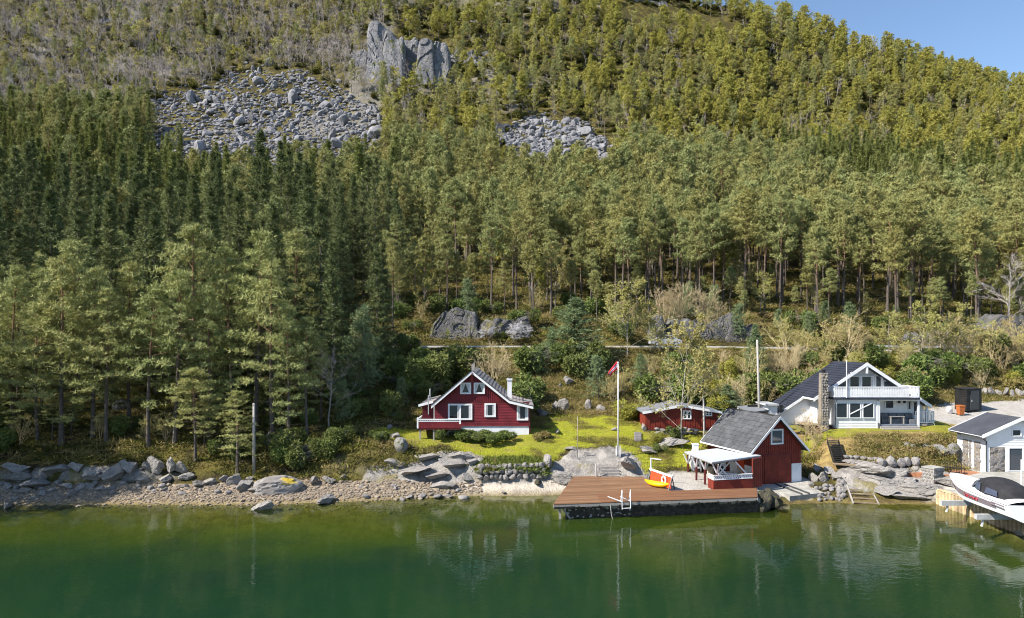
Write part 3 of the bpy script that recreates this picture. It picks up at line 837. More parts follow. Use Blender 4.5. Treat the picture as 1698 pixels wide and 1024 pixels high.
def pine(seed, H, cb, Rm, nb, nt_, nbl, bl, bw, stubs=10, full=False, sides=7, conic=False):
    rng = np.random.default_rng(seed)
    f = stem_fn(rng, H, rng.uniform(.1, .7))
    r0 = .011 * H + .02
    segs = []
    zs = np.linspace(0, H * .97, 9)
    tv = MB().tube([f(z) for z in zs], [r0 * (1 - .9 * z / H) + .012 + (.05 if z == 0 else 0) for z in zs], sides)
    Cs, Ds = [], []
    az = rng.uniform(0, 6.28)
    for k in range(nb):
        t = ((k + rng.uniform(0, 1)) / nb) ** .85
        z = H * (cb + (1 - cb) * t * .97)
        if full:
            prof = (1 - t) ** .75 + .12
        elif conic:
            prof = min(1, .62 + t * 1.5) * (1 - t) ** .72 + .10
        else:
            prof = min(1, .55 + t * 2.2) * (1 - t ** 1.6) ** .75 + .13
        Lb = Rm * prof * rng.uniform(.55, 1.15)
        az += 2.4 + rng.normal(0, .5)
        el = R(-10 + (40 if conic else 52) * t + rng.normal(0, 8))
        hd = np.array([math.cos(az), math.sin(az), 0])
        p0 = f(z)
        def bp_(s):
            return p0 + hd * Lb * s * math.cos(el) + np.array([0, 0, 1]) * (Lb * s * math.sin(el) + .16 * Lb * s * s)
        rb = .012 * Lb + .012
        segs += [(bp_(0), bp_(.5), rb, rb * .7), (bp_(.5), bp_(1), rb * .7, .008)]
        side = np.array([-hd[1], hd[0], 0])
        n = max(3, int(nt_ * (.35 + .65 * Lb / Rm)))
        ncl = max(1, int(round(1 + 2.6 * Lb / Rm * rng.uniform(.7, 1.2))))
        for q_ in range(ncl):
            q = 1.0 - .62 * q_ / ncl * rng.uniform(.8, 1.1)
            cc_ = bp_(q) + side * rng.normal(0, .24) * Lb * q + np.array([0, 0, rng.uniform(.0, .12)])
            segs.append((bp_(q * .75), cc_, .013, .006))
            sz = (.24 + .16 * Lb / 3) * rng.uniform(.8, 1.25)
            for e in range(max(2, n // ncl)):
                off = np.array([rng.normal(0, sz), rng.normal(0, sz), rng.normal(.02, sz * (.26 if conic else .42))])
                Cs.append(cc_ + off)
                Ds.append(hd * .4 + np.array([0, 0, .8]) + off)
    for k in range(stubs):
        z = H * cb * rng.uniform(.45, 1.0)
        a = rng.uniform(0, 6.28)
        hd = np.array([math.cos(a), math.sin(a), rng.uniform(-.25, .2)])
        p0 = f(z)
        segs.append((p0, p0 + hd * rng.uniform(.5, Rm * .65), .02, .006))
    Vt = np.array(tv.v)
    Tt = []
    for fc in tv.f:
        for i in range(1, len(fc) - 1):
            Tt.append((fc[0], fc[i], fc[i + 1]))
    Vs, Ts = sticks(segs)
    wood = (np.concatenate([Vt, Vs]), np.concatenate([np.array(Tt), Ts + len(Vt)]))
    Cs, Ds = np.array(Cs), np.array(Ds)
    crown = blades(Cs, Ds, nbl, bl, bw, .72, rng)
    return wood, crown
def spruce(seed, H, cb, Rm, nw, per, nt_, nbl, bl, bw, sparse=0.0):
    rng = np.random.default_rng(seed)
    f = stem_fn(rng, H, rng.uniform(0, .4))
    r0 = .0105 * H + .02
    zs = np.linspace(0, H * .985, 8)
    tv = MB().tube([f(z) for z in zs], [r0 * (1 - .95 * z / H) + .008 for z in zs], 6)
    segs, Cs, Ds = [], [], []
    az = 0
    for w in range(nw):
        t = (w + rng.uniform(-.3, .3)) / nw
        t = max(0, min(1, t))
        z = H * (cb + (1 - cb) * t)
        for k in range(per):
            if rng.uniform() < sparse * (1 - t):
                continue
            Lb = (Rm * (1 - t) ** .85 + .12) * rng.uniform(.6, 1.15)
            az += 6.283 / per + rng.normal(0, .35)
            el = R(-16 + 58 * t + rng.normal(0, 7))
            hd = np.array([math.cos(az), math.sin(az), 0])
            p0 = f(min(z + rng.uniform(-.2, .2), H * .99))
            def bp_(s):
                return p0 + hd * Lb * s * math.cos(el) + np.array([0, 0, 1]) * (Lb * s * math.sin(el) - .22 * Lb * s * (1 - s) + .06 * Lb * s ** 3)
            segs.append((bp_(0), bp_(1), .008 * Lb + .008, .005))
            side = np.array([-hd[1], hd[0], 0])
            n = max(3, int(nt_ * (.25 + .75 * Lb / Rm)))
            for q in .14 + .88 * (np.arange(n) + rng.uniform(0, 1, n)) / n:
                off = side * rng.normal(0, .17) * Lb * (1.15 - .6 * q) + np.array([0, 0, -abs(rng.normal(0, .11))])
                Cs.append(bp_(q) + off)
                Ds.append(hd * .8 + side * np.sign(off @ side) * .35 + np.array([0, 0, -.25 + .5 * t]))
    Cs.append(f(H * .985)); Ds.append(np.array([0, 0, 1.]))
    Vt = np.array(tv.v)
    Tt = [(fc[0], fc[i], fc[i + 1]) for fc in tv.f for i in range(1, len(fc) - 1)]
    Vs, Ts = sticks(segs)
    wood = (np.concatenate([Vt, Vs]), np.concatenate([np.array(Tt), Ts + len(Vt)]))
    return wood, blades(np.array(Cs), np.array(Ds), nbl, bl, bw, .55, rng)
def broadleaf(seed, H, stems=1, spread=.5, kids=7, twigs=6, leaf=0, ls=.12, low=.25, droop=0.0, r0=None, sub=5):
    """stem(s) > limbs > branches > twigs; leaf = leaves per twig"""
    rng = np.random.default_rng(seed)
    segs, thin, Cs, Ds = [], [], [], []
    def path(p, d, Lg, r, n, wig):
        pts = [p]
        for i in range(n):
            d = unit(d + rng.normal(0, wig, 3) + np.array([0, 0, .06 - droop * i / n]))
            pts.append(pts[-1] + d * Lg / n)
        for i in range(n):
            a, b_ = r * (1 - .8 * i / n), r * (1 - .8 * (i + 1) / n)
            (segs if r > .018 else thin).append((pts[i], pts[i + 1], a, b_))
        return pts
    def at_(pts, u):
        q = u * (len(pts) - 1)
        i = min(int(q), len(pts) - 2)
        return pts[i] + (pts[i + 1] - pts[i]) * (q - i), unit(pts[i + 1] - pts[i])
    def off(d, ang):
        a = unit(np.cross(d, rng.normal(size=3)))
        return unit(d * math.cos(ang) + a * math.sin(ang))
    for s in range(stems):
        d = unit(np.array([rng.normal(0, spread * .5), rng.normal(0, spread * .5), 1.0])) if stems > 1 else unit(np.array([rng.normal(0, .04), rng.normal(0, .04), 1]))
        h = H * rng.uniform(.75, 1) if stems > 1 else H
        r = r0 or (.010 * H + .015) * (1 if stems == 1 else .7)
        st = path(np.array([rng.normal(0, .12), rng.normal(0, .12), 0]) * (stems > 1), d, h, r, 6, .05)
        for k in range(kids):
            u = low + (.97 - low) * (k + rng.uniform(0, 1)) / kids
            p, dd = at_(st, u)
            Lk = h * (.16 + .34 * (1 - u)) * rng.uniform(.7, 1.2)
            br = path(p, off(dd, rng.uniform(.45, .45 + spread)), Lk, r * .38 * (1.15 - u * .6), 4, .12)
            for j in range(sub):
                p2, d2 = at_(br, rng.uniform(.25, 1))
                sb = path(p2, off(d2, rng.uniform(.3, .8)), Lk * rng.uniform(.3, .55), .011, 2, .15)
                for w in range(twigs):
                    p3, d3 = at_(sb, rng.uniform(.15, 1))
                    d4 = off(d3, rng.uniform(.2, .8))
                    l4 = Lk * rng.uniform(.12, .28)
                    thin.append((p3, p3 + d4 * l4, .0075, .004))
                    for z in range(leaf):
                        q = p3 + d4 * l4 * rng.uniform(.2, 1.1)
                        Cs.append(q); Ds.append(d4 + rng.normal(0, .6, 3) - np.array([0, 0, .3]))
    V1, T1 = sticks(segs, 5)
    V2, T2 = sticks(thin, 3)
    wood = (np.concatenate([V1, V2]), np.concatenate([T1, T2 + len(V1)]))
    if leaf:
        crown = blades(np.array(Cs), np.array(Ds), 1, ls, ls * .8, .6, rng, tint=rng.uniform(0, 1, len(Cs)))
    else:
        crown = (np.zeros((0, 3)), np.zeros((0, 3), int), np.zeros(0))
    # bare trees: the fine twigs are the crown
    if not leaf:
        return (V1, T1), (V2, T2, rng.uniform(0, 1, len(V2)))
    return wood, crown
def bush(seed, rx_, rz_, n, ls, lobes=6):
    rng = np.random.default_rng(seed)
    cs = np.c_[rng.normal(0, rx_ * .45, lobes), rng.normal(0, rx_ * .45, lobes), rng.uniform(.3, .75, lobes) * rz_]
    rs = rng.uniform(.35, .6, lobes) * rx_
    k = rng.integers(0, lobes, n)
    r = unit(rng.normal(size=(n, 3)))
    C = cs[k] + r * rs[k][:, None] * (rng.uniform(.35, 1, (n, 1)) ** .5) * np.array([1, 1, rz_ / rx_ * .9])
    keep = C[:, 2] > .02
    C, r = C[keep], r[keep]
    segs = [(np.zeros(3), cs[i], .03, .008) for i in range(lobes)]
    segs += [(cs[rng.integers(0, lobes)], C[i], .01, .004) for i in range(0, len(C), 12)]
    return sticks(segs, 3), blades(C, r + np.array([0, 0, .4]), 2, ls, ls * .6, .6, rng, tint=rng.uniform(0, 1, len(C)))
def tuft(seed, n, h, w, spread=.55, rad=.25):
    rng = np.random.default_rng(seed)
    C = np.c_[rng.normal(0, rad, n), rng.normal(0, rad, n), np.zeros(n)]
    return blades(C, np.tile([0, 0, 1.], (n, 1)), 1, h, w, spread, rng)

PR = {}
for i in range(4):
    wd, cr = pine(10 + i, 17.5, (.20, .34, .14, .40)[i], (3.5, 3.9, 3.2, 3.4)[i], 50, 32, 8, .36, .08, 14, conic=True)
    PR['shore_pine', i] = make_plant('shore_pine', wd, cr, M['bark_pine'], M['needle_shore'])
for i in range(4):
    wd, cr = pine(30 + i, 18, (.54, .61, .42, .57)[i], (2.7, 2.5, 2.9, 2.4)[i], 46, 24, 8, .44, .105, 16)
    PR['pine', i] = make_plant('pine', wd, cr, M['bark_pine'], M['needle_pine'])
for i in range(4):
    wd, cr = pine(40 + i, 18, (.45, .38, .50, .32)[i], (2.8, 2.5, 3.0, 2.4)[i], 34, 13, 8, .68, .18, 5, sides=4)
    PR['far_pine', i] = make_plant('far_pine', wd, cr, M['bark_pine'], M['needle_pine'], True)
for i in range(4):
    wd, cr = pine(50 + i, 12, (.28, .35, .22, .30)[i], (2.3, 2.6, 2.1, 2.4)[i], 34, 11, 8, .66, .19, 3, sides=4)
    PR['gold_pine', i] = make_plant('gold_pine', wd, cr, M['bark_pine'], M['needle_gold'], True)
for i in range(4):
    wd, cr = spruce(60 + i, 25, (.12, .2, .08, .16)[i], (4.0, 3.5, 4.4, 3.2)[i], 27, 6, 20, 6, .50, .115, .2)
    PR['spruce', i] = make_plant('spruce', wd, cr, M['bark_spruce'], M['needle_spruce'])
for i in range(3):
    wd, cr = spruce(70 + i, 20, .08, (2.5, 2.2, 2.8)[i], 24, 5, 7, 6, .78, .22, .1)
    PR['far_spruce', i] = make_plant('far_spruce', wd, cr, M['bark_spruce'], M['needle_far_spruce'], True)
for i in range(3):
    wd, cr = pine(80 + i, 7, .12, (1.75, 1.5, 1.9)[i], 60, 15, 8, .34, .075, 0, full=True)
    PR['young_pine', i] = make_plant('young_pine', wd, cr, M['bark_pine'], M['needle_blue'])
for i in range(2):
    wd, cr = spruce(90 + i, 9, .03, (2.6, 3.4)[i], 26, 7, 13, 7, .36, .09)
    PR['garden_spruce', i] = make_plant('garden_spruce', wd, cr, M['bark_spruce'], M['needle_blue'])
for i in range(3):
    wd, cr = broadleaf(100 + i, 10, 1, .55, 18, 9, 6, .19, .14, .08, r0=.075)
    PR['birch', i] = make_plant('birch', wd, cr, M['bark_birch'], M['leaf_spring'])
for i in range(3):
    wd, cr = broadleaf(110 + i, 11, 1, .5, 12, 7, 0, .1, .25, 0, sub=6)
    PR['bare', i] = make_plant('bare', wd, cr, M['bark_grey'], M['twig_grey'])
for i in range(3):
    wd, cr = broadleaf(120 + i, 5.5, 6, .55, 7, 5, 3, .10, .2)
    PR['bud_shrub', i] = make_plant('bud_shrub', wd, cr, M['twig'], M['leaf_bud'])
for i in range(2):
    wd, cr = broadleaf(130 + i, 5.5, 7, .6, 8, 7, 0, .1, .15)
    PR['bare_shrub', i] = make_plant('bare_shrub', wd, cr, M['twig'], M['twig'])
wd, cr = broadleaf(140, 6, 6, .8, 9, 7, 5, .13, .3)
PR['blossom', 0] = make_plant('blossom', wd, cr, M['bark_grey'], M['blossom'])
for i in range(3):
    wd, cr = bush(150 + i, 1.5, 1.9, 1500, .24)
    PR['bush', i] = make_plant('bush', wd, cr, M['bark_grey'], M['leaf_bush'])
wd, cr = bush(160, 1.4, 1.1, 1100, .22)
PR['heath_bush', 0] = make_plant('heath_bush', wd, cr, M['twig'], M['heath'])
wd, cr = bush(161, 1.2, 2.4, 1400, .2)
PR['bright_bush', 0] = make_plant('bright_bush', wd, cr, M['bark_grey'], M['leaf_bright'])
# distant broadleaved trees, light meshes
for i in range(3):
    wd, cr = broadleaf(170 + i, 9, 1, .6, 10, 3, 3, .40, .2, 0, sub=4)
    PR['far_birch', i] = make_plant('far_birch', wd, cr, M['bark_grey'], M['leaf_spring'], True)
for i in range(3):
    wd, cr = broadleaf(180 + i, 10, 1 + 2 * (i == 1), .6, 10 - 4 * (i == 1), 5, 0, .1, .2, 0, sub=5)
    PR['far_bare', i] = make_plant('far_bare', wd, (cr[0], cr[1], cr[2]), M['bark_grey'], M['twig_grey'], True)
for i in range(2):
    wd, cr = broadleaf(190 + i, 8, 1, .6, 9, 4, 4, .42, .2, 0, sub=4)
    PR['far_bright', i] = make_plant('far_bright', wd, cr, M['bark_grey'], M['leaf_bright'], True)
for i in range(2):
    wd, cr = bush(200 + i, 1.6, 1.5, 420, .42)
    PR['far_bush', i] = make_plant('far_bush', wd, cr, M['bark_grey'], M['moss'], True)
NP = {}
for k, i in PR:
    NP[k] = max(NP.get(k, 0), i + 1)

def plant(kind, name, x, y, scale=1.0, label=None, cat_=None, group=None, sink=.08, wide=1.0, i=None, rot=None):
    i = random.randrange(NP[kind]) if i is None else i
    p = PR[kind, i]
    loc = (x, y, GZ(x, y) - sink)
    rot = random.uniform(0, 6.28) if rot is None else rot
    if 'all' in p:
        o = link(name, p['all'], None, loc, (0, 0, rot), (scale * wide, scale * wide, scale))
        return tag(o, label, cat_, group)
    r = thing(name, label, cat_, loc, group)
    r.rotation_euler = (0, 0, rot)
    r.scale = (scale * wide, scale * wide, scale)
    link('trunk' if 'shrub' not in kind and 'bush' not in kind else 'stems', p['trunk'], r)
    link('crown', p['crown'], r)
    return r

# geometry-node scatter, only for the uncountable (kind = stuff)
def scatter(name, pts, rz, scl, pk, protos, label):
    me = bpy.data.meshes.new(name)
    pts = np.asarray(pts, np.float32)
    me.vertices.add(len(pts))
    me.vertices.foreach_set('co', pts.ravel())
    for an, ty, v in (('rz', 'FLOAT', rz), ('pk', 'FLOAT', pk)):
        a = me.attributes.new(an, ty, 'POINT')
        a.data.foreach_set('value', np.asarray(v, np.float32))
    a = me.attributes.new('scl', 'FLOAT_VECTOR', 'POINT')
    a.data.foreach_set('vector', np.asarray(scl, np.float32).ravel())
    o = link(name, me)
    tag(o, label, None, None, 'stuff')
    ng = bpy.data.node_groups.new(name, 'GeometryNodeTree')
    ng.interface.new_socket('Geometry', in_out='INPUT', socket_type='NodeSocketGeometry')
    ng.interface.new_socket('Geometry', in_out='OUTPUT', socket_type='NodeSocketGeometry')
    gi, go = ng.nodes.new('NodeGroupInput'), ng.nodes.new('NodeGroupOutput')
    jn = ng.nodes.new('GeometryNodeJoinGeometry')
    def attr(n, t):
        q = ng.nodes.new('GeometryNodeInputNamedAttribute')
        q.data_type = t
        q.inputs['Name'].default_value = n
        return q.outputs[0]
    cx = ng.nodes.new('ShaderNodeCombineXYZ')
    ng.links.new(attr('rz', 'FLOAT'), cx.inputs['Z'])
    e2r = ng.nodes.new('FunctionNodeEulerToRotation')
    ng.links.new(cx.outputs[0], e2r.inputs[0])
    sc = attr('scl', 'FLOAT_VECTOR')
    pka = attr('pk', 'FLOAT')
    for i, pr in enumerate(protos):
        po = bpy.data.objects.new(name + '_piece', pr)
        oi = ng.nodes.new('GeometryNodeObjectInfo')
        oi.inputs['Object'].default_value = po
        oi.inputs['As Instance'].default_value = True
        cmp_ = ng.nodes.new('FunctionNodeCompare')
        cmp_.data_type = 'FLOAT'
        cmp_.operation = 'EQUAL'
        ng.links.new(pka, cmp_.inputs[0])
        cmp_.inputs[1].default_value = i
        cmp_.inputs['Epsilon'].default_value = .1
        ip = ng.nodes.new('GeometryNodeInstanceOnPoints')
        ng.links.new(gi.outputs[0], ip.inputs['Points'])
        ng.links.new(cmp_.outputs[0], ip.inputs['Selection'])
        ng.links.new(oi.outputs['Geometry'], ip.inputs['Instance'])
        ng.links.new(e2r.outputs[0], ip.inputs['Rotation'])
        ng.links.new(sc, ip.inputs['Scale'])
        ng.links.new(ip.outputs[0], jn.inputs[0])
    ng.links.new(jn.outputs[0], go.inputs[0])
    md = o.modifiers.new('scatter', 'NODES')
    md.node_group = ng
    return o

# ------------------------------------------------------------------ where the trees stand
def grid_points(pxa, pxb, da, db, step, jitter=.42):
    """jittered grid over the wedge between two sight lines"""
    out = []
    x0, x1 = min(PX(pxa, da), PX(pxa, db)), max(PX(pxb, da), PX(pxb, db))
    for y in np.arange(da, db, step):
        for x in np.arange(x0, x1, step):
            xx, yy = x + random.uniform(-1, 1) * step * jitter, y + random.uniform(-1, 1) * step * jitter
            px = CXP + FPX * xx / yy
            if pxa <= px <= pxb and da <= yy <= db:
                out.append((xx, yy, px))
    return out
def inpoly(px, py, poly):
    return sdpoly(np.array([px]), np.array([py]), poly)[0] > .5
SCREE = [[(236, 190), (268, 156), (330, 150), (385, 130), (455, 116), (505, 118), (560, 148), (622, 178), (645, 215), (640, 262), (560, 300), (330, 300), (250, 240)],
         [(838, 205), (905, 196), (962, 204), (1018, 242), (1020, 275), (840, 275)]]
CLIFFS = [[(598, 45), (668, 45), (668, 135), (600, 138)], [(686, 60), (746, 60), (748, 135), (690, 135)], [(1020, -5), (1130, 5), (1235, 35), (1232, 62), (1120, 45), (1030, 30)]]
forest_ = {k: [] for k in ('pine', 'spruce', 'gold_pine', 'birch', 'bare', 'bright', 'bush')}
def add_tree(kind, x, y, px, H):
    if 195 < y < 242 and 826 < px < 1030: H = min(H, random.uniform(5, 9.5))
    if 196 < y < 242 and 235 < px < 640: H = min(H, random.uniform(8, 15))
    forest_[kind].append((y, x, px, H))
def ground_row(x, y):
    return HYP + FPX * (CH - GZ(x, y)) / y
def free(x, y, px):
    r = ground_row(x, y)
    return not any(inpoly(px, r, q) for q in SCREE) and not any(inpoly(px, r - 8, q) for q in CLIFFS)
# dark spruces on the left above the road
for x, y, px in grid_points(-420, 660, 99, 225, 5.3):
    if px > 560 and y < 112 and random.random() < .5: continue
    u = vnoise(x * .05, y * .05, 3.0)
    if free(x, y, px):
        if random.random() < (.5 if y > 150 and px > 330 else .14):
            add_tree('pine', x, y, px, random.uniform(15, 20))
        else:
            add_tree('spruce', x, y, px, (random.uniform(12, 22) + 9 * vnoise(x * .06, y * .06, 31.0)) * (1 if y < 180 else .84))
# pine plantation in the middle and on the right
for x, y, px in grid_points(640, 1840, 100, 222, 4.0):
    if y < 103.5 and px > 660: continue
    if 690 < px < 930 and y < 108: continue
    dens = 1.0
    if 640 < px < 860: dens = .62 if y < 160 else .85
    if y < 116: dens *= .9
    if random.random() > dens or not free(x, y, px): continue
    clump = vnoise(x * .045, y * .045, 21.0)
    if clump > .74 and random.random() < .6: continue
    if random.random() < (.05 if y > 125 else .08) + (.10 if px < 900 else 0):
        add_tree('birch' if random.random() < .7 else 'bright', x, y, px, random.uniform(5, 11)); continue
    if px > 1330 and y > 190 and random.random() < .75:
        add_tree('spruce', x, y, px, random.uniform(14, 19))
    else:
        add_tree('pine', x, y, px, (random.uniform(12, 18) + 4.5 * clump) if random.random() < (.8 if y > 120 else .55) else random.uniform(4, 11))
for x, y, px in grid_points(1300, 1840, 214, 246, 4.6):
    add_tree('spruce', x, y, px, random.uniform(13, 18))
# upper slope, right: yellowish pines with birches between
for x, y, px in grid_points(620, 1860, 224, 428, 5.7):
    if not free(x, y, px): continue
    g = vnoise(x * .03, y * .03, 8.0) + random.uniform(-.2, .2)
    left = np.clip((1000 - px) / 300, 0, 1)
    if y > 412 and random.random() < .5: continue
    q = random.random()
    if px > 1300 and y < 250: 
        continue
    if q < .62 - .22 * left:
        add_tree('gold_pine' if random.random() < (.72 if px > 1000 else .5) else 'pine', x, y, px, (random.uniform(6, 13) + 5 * vnoise(x * .05, y * .05, 41.0)) if y < 395 else random.uniform(4, 13))
    elif q < .82 - .1 * left:
        add_tree('birch', x, y, px, random.uniform(7, 11))
    elif q < .86:
        add_tree('bright', x, y, px, random.uniform(6, 9))
    else:
        add_tree('bare', x, y, px, random.uniform(7, 11))
# upper slope, left: bare grey trees with some fresh green
for x, y, px in grid_points(-420, 640, 226, 425, 4.0):
    if not free(x, y, px): continue
    q = random.random() + .25 * (vnoise(x * .04, y * .04, 1.0) - .5)
    if y < 262 and px < 330:
        add_tree('spruce' if q < .45 else 'pine', x, y, px, random.uniform(14, 20))
    elif q < .70: add_tree('bare', x, y, px, random.uniform(8, 14.5))
    elif q < .80: add_tree('birch', x, y, px, random.uniform(7, 11))
    elif q < .86: add_tree('bright', x, y, px, random.uniform(5, 9))
    else: add_tree('pine', x, y, px, random.uniform(9, 14))
# undergrowth between the far trees
for x, y, px in grid_points(-400, 1800, 226, 420, 5.2):
    if free(x, y, px) and random.random() < .8:
        add_tree('bush', x, y, px, random.uniform(1.2, 3.2))

FOREST_LABEL = {
 'pine': ('pine_tree', 'pine tree', 'slender green pine in the dense stand above the road', 'pines in the stand above the road'),
 'spruce': ('spruce_tree', 'spruce tree', 'tall dark green spruce in the stand above the road', 'spruces in the stand above the road'),
 'gold_pine': ('pine_tree', 'pine tree', 'small yellowish pine high on the sunlit upper slope', 'yellowish pines on the upper slope'),
 'birch': ('birch_tree', 'birch tree', 'birch in pale spring leaf among the pines of the slope', 'birches on the wooded slope'),
 'bare': ('bare_tree', 'bare tree', 'leafless grey tree high on the slope', 'bare trees on the upper slope'),
 'bright': ('broadleaf_tree', 'tree', 'small broadleaf tree in bright yellow green leaf on the wooded slope', 'bright green trees on the slope'),
}
PROTO_H = {'pine': 18, 'far_pine': 18, 'gold_pine': 12, 'spruce': 25, 'far_spruce': 20, 'birch': 10, 'far_birch': 9, 'far_bare': 10, 'bare': 11, 'far_bright': 8, 'far_bush': 1.9, 'shore_pine': 17.5}
FARKIND = {'pine': 'far_pine', 'spruce': 'far_spruce', 'gold_pine': 'gold_pine', 'birch': 'far_birch', 'bare': 'far_bare', 'bright': 'far_bright', 'bush': 'far_bush'}
LIMIT = {'pine': 205, 'spruce': 265, 'gold_pine': 0, 'birch': 190, 'bare': 150, 'bright': 60, 'bush': 0}
STUFF = {'pine': 'pine_wood', 'spruce': 'spruce_wood', 'gold_pine': 'upper_pine_wood', 'birch': 'birch_wood', 'bare': 'bare_wood', 'bright': 'spring_wood', 'bush': 'hillside_scrub'}
STUFF_LABEL = {'pine': 'mass of far pines higher up the wooded slope', 'spruce': 'mass of far spruces higher up the slope', 'gold_pine': 'mass of yellowish pines covering the upper right slope',
 'birch': 'far birches in spring leaf on the upper slope', 'bare': 'grey leafless wood on the upper left slope', 'bright': 'scattered fresh green trees on the upper slope', 'bush': 'low scrub between the far trees'}
def in_frame(t):
    return -30 < t[2] < 1730
for k, lst in forest_.items():
    lst.sort(key=lambda t: (not in_frame(t), t[0]))
    n = LIMIT[k]
    for (y, x, px, H) in lst[:n]:
        pk = k if (y < 150 and k in ('pine', 'spruce', 'birch')) else FARKIND[k]
        nm, cat_, lab, grp = FOREST_LABEL[k]
        zone = ('the far left beach', 'the left beach', 'the lichen boulder', 'the red cabin', 'the flagpole', 'the boathouse', 'the white house')[int(np.searchsorted([200, 400, 640, 900, 1150, 1380], px))]
        if k == 'pine':
            rw = 'front rows' if y < 113 else ('middle rows' if y < 128 else 'back rows')
            lab, grp = 'pine in the %s of the wood above the road, above %s' % (rw, zone), 'pines in the %s above %s' % (rw, zone)
        elif k == 'spruce':
            rw = 'front rows' if y < 120 else ('middle rows' if y < 145 else 'back rows')
            lab, grp = 'tall dark spruce in the %s of the wood above %s' % (rw, zone), 'spruces in the %s above %s' % (rw, zone)
        elif k in ('birch', 'bare', 'bright'):
            rw = 'lower' if y < 150 else ('middle' if y < 255 else 'upper')
            kind_ = {'birch': 'birch in pale spring leaf', 'bare': 'leafless grey tree', 'bright': 'small tree in bright yellow green leaf'}[k]
            lab, grp = '%s on the %s slope above %s' % (kind_, rw, zone), '%s trees on the %s slope above %s' % (k, rw, zone)
        plant(pk, nm, x, y, H / PROTO_H[pk], lab, cat_, grp, sink=.2, wide=random.uniform(.72, 1.15))
    rest = lst[n:]
    if rest:
        fk = FARKIND[k]
        prs = [PR[fk, i]['all'] for i in range(NP[fk])]
        xx = np.array([t[1] for t in rest]); yy = np.array([t[0] for t in rest])
        s = np.array([t[3] for t in rest]) / PROTO_H[fk]
        w = s * (RNG.uniform(.68, 1.12, len(rest)) if k == 'pine' else RNG.uniform(.75, 1.35, len(rest)))
        scatter(STUFF[k], np.c_[xx, yy, ground_z(xx, yy) - .2], RNG.uniform(0, 6.28, len(rest)), np.c_[w, w, s], RNG.integers(0, len(prs), len(rest)), prs, STUFF_LABEL[k])

# ------------------------------------------------------------------ trees in front of the road
SHORE = [(18, 62, 455), (62, 60.5, 500), (102, 60, 415), (124, 63, 400), (152, 61, 440), (176, 60.2, 478), (214, 64, 430), (246, 60, 470), (290, 60.5, 445), (322, 64, 372),
         (346, 61.5, 470), (384, 66, 410), (424, 63.5, 378), (452, 62, 430), (478, 61.5, 500), (508, 62, 525), (532, 66, 560)]
ORD = ['first', 'second', 'third', 'fourth', 'fifth', 'sixth', 'seventh', 'eighth', 'ninth', 'tenth', 'eleventh', 'twelfth', 'thirteenth', 'fourteenth', 'fifteenth', 'sixteenth', 'seventeenth']
for n_, (px, d, top) in enumerate(sorted(SHORE)):
    x = PX(px, d)
    gr = ground_row(x, d)
    H = (gr - top) * d / FPX
    plant('shore_pine', 'pine_tree', x, d, H / 17.5, 'tall pine in the front row above the beach, %s from the left' % ORD[n_], 'pine tree', 'front row of pines above the beach', i=n_ % 4)
taken = [(PX(px, d), d) for px, d, _ in SHORE]
for x, y, px in grid_points(-420, 640, 60.5, 89, 4.4):
    if px > 560 and y < 80: continue
    if min((x - a) ** 2 + (y - b_) ** 2 for a, b_ in taken) < 7: continue
    if px > 430 and y < 68: continue
    q = random.random()
    zone = ('beyond the left edge of the beach', 'behind the far left beach', 'behind the left beach', 'behind the lichen boulder', 'left of the red cabin')[int(np.searchsorted([0, 200, 400, 560], px))]
    rw = 'just behind the front row' if y < 70 else ('in the middle of the wood' if y < 80 else 'close below the road')
    if y > 67 and q < .68:
        plant('spruce', 'spruce_tree', x, y, random.uniform(15, 23) / 25, 'dark spruce %s, %s' % (rw, zone), 'spruce tree', 'spruces %s %s' % (rw, zone))
    elif q < .9:
        plant('shore_pine', 'pine_tree', x, y, random.uniform(11.5, 17) / 17.5, 'pine %s, %s' % (rw, zone), 'pine tree', 'pines %s %s' % (rw, zone), wide=random.uniform(.8, 1.05))
# unseen pines on an added point left of the view, placed to shade the shore rocks
for x, y in ((-47, 49.5), (-51, 47.5), (-54, 50.5), (-49, 53), (-58, 48), (-45.5, 52.5), (-60, 52), (-53, 54), (-56, 57), (-48, 57)):
    plant('shore_pine', 'pine_tree', x, y, 1.0, 'unseen pine added beyond the left edge to shade the shore rocks', 'pine tree', 'added shading pines off the left edge')
def at(px, d): return PX(px, d), d
def tree_top(kind, name, px, d, top, label, cat_, ph, group=None, wide=1.0, i=None):
    x = PX(px, d)
    H = (ground_row(x, d) - top) * d / FPX
    return plant(kind, name, x, d, H / ph, label, cat_, group, wide=wide, i=i)
tree_top('shore_pine', 'pine_tree', 395, 57.6, 645, 'slender young pine standing beside the grey pole on the beach edge', 'pine tree', 17.5, wide=1.5, i=0)
tree_top('young_pine', 'pine_tree', 603, 74, 512, 'pale blue green pine standing alone left of the red cabin', 'pine tree', 7, wide=.8, i=0)
tree_top('young_pine', 'pine_tree', 578, 74, 560, 'small pine behind the lone pale pine left of the cabin', 'pine tree', 7, i=1)
tree_top('young_pine', 'pine_tree', 993, 76, 590, 'young blue green pine on the heath just left of the flagpole top', 'pine tree', 7, wide=.95, i=2)
tree_top('young_pine', 'pine_tree', 1062, 79, 588, 'young pine on the heath just right of the flagpole top', 'pine tree', 7, wide=1.1, i=0)
tree_top('young_pine', 'pine_tree', 895, 82, 575, 'young pine below the road right of the cabin chimney', 'pine tree', 7, wide=1.1, i=1)
tree_top('garden_spruce', 'spruce_tree', 955, 86, 492, 'big blue green spruce with dense broad crown on the bank below the road', 'spruce tree', 9, wide=1.75, i=1)
tree_top('garden_spruce', 'spruce_tree', 915, 88, 540, 'smaller blue green spruce hugging the big one on the bank', 'spruce tree', 9, wide=1.2, i=0)
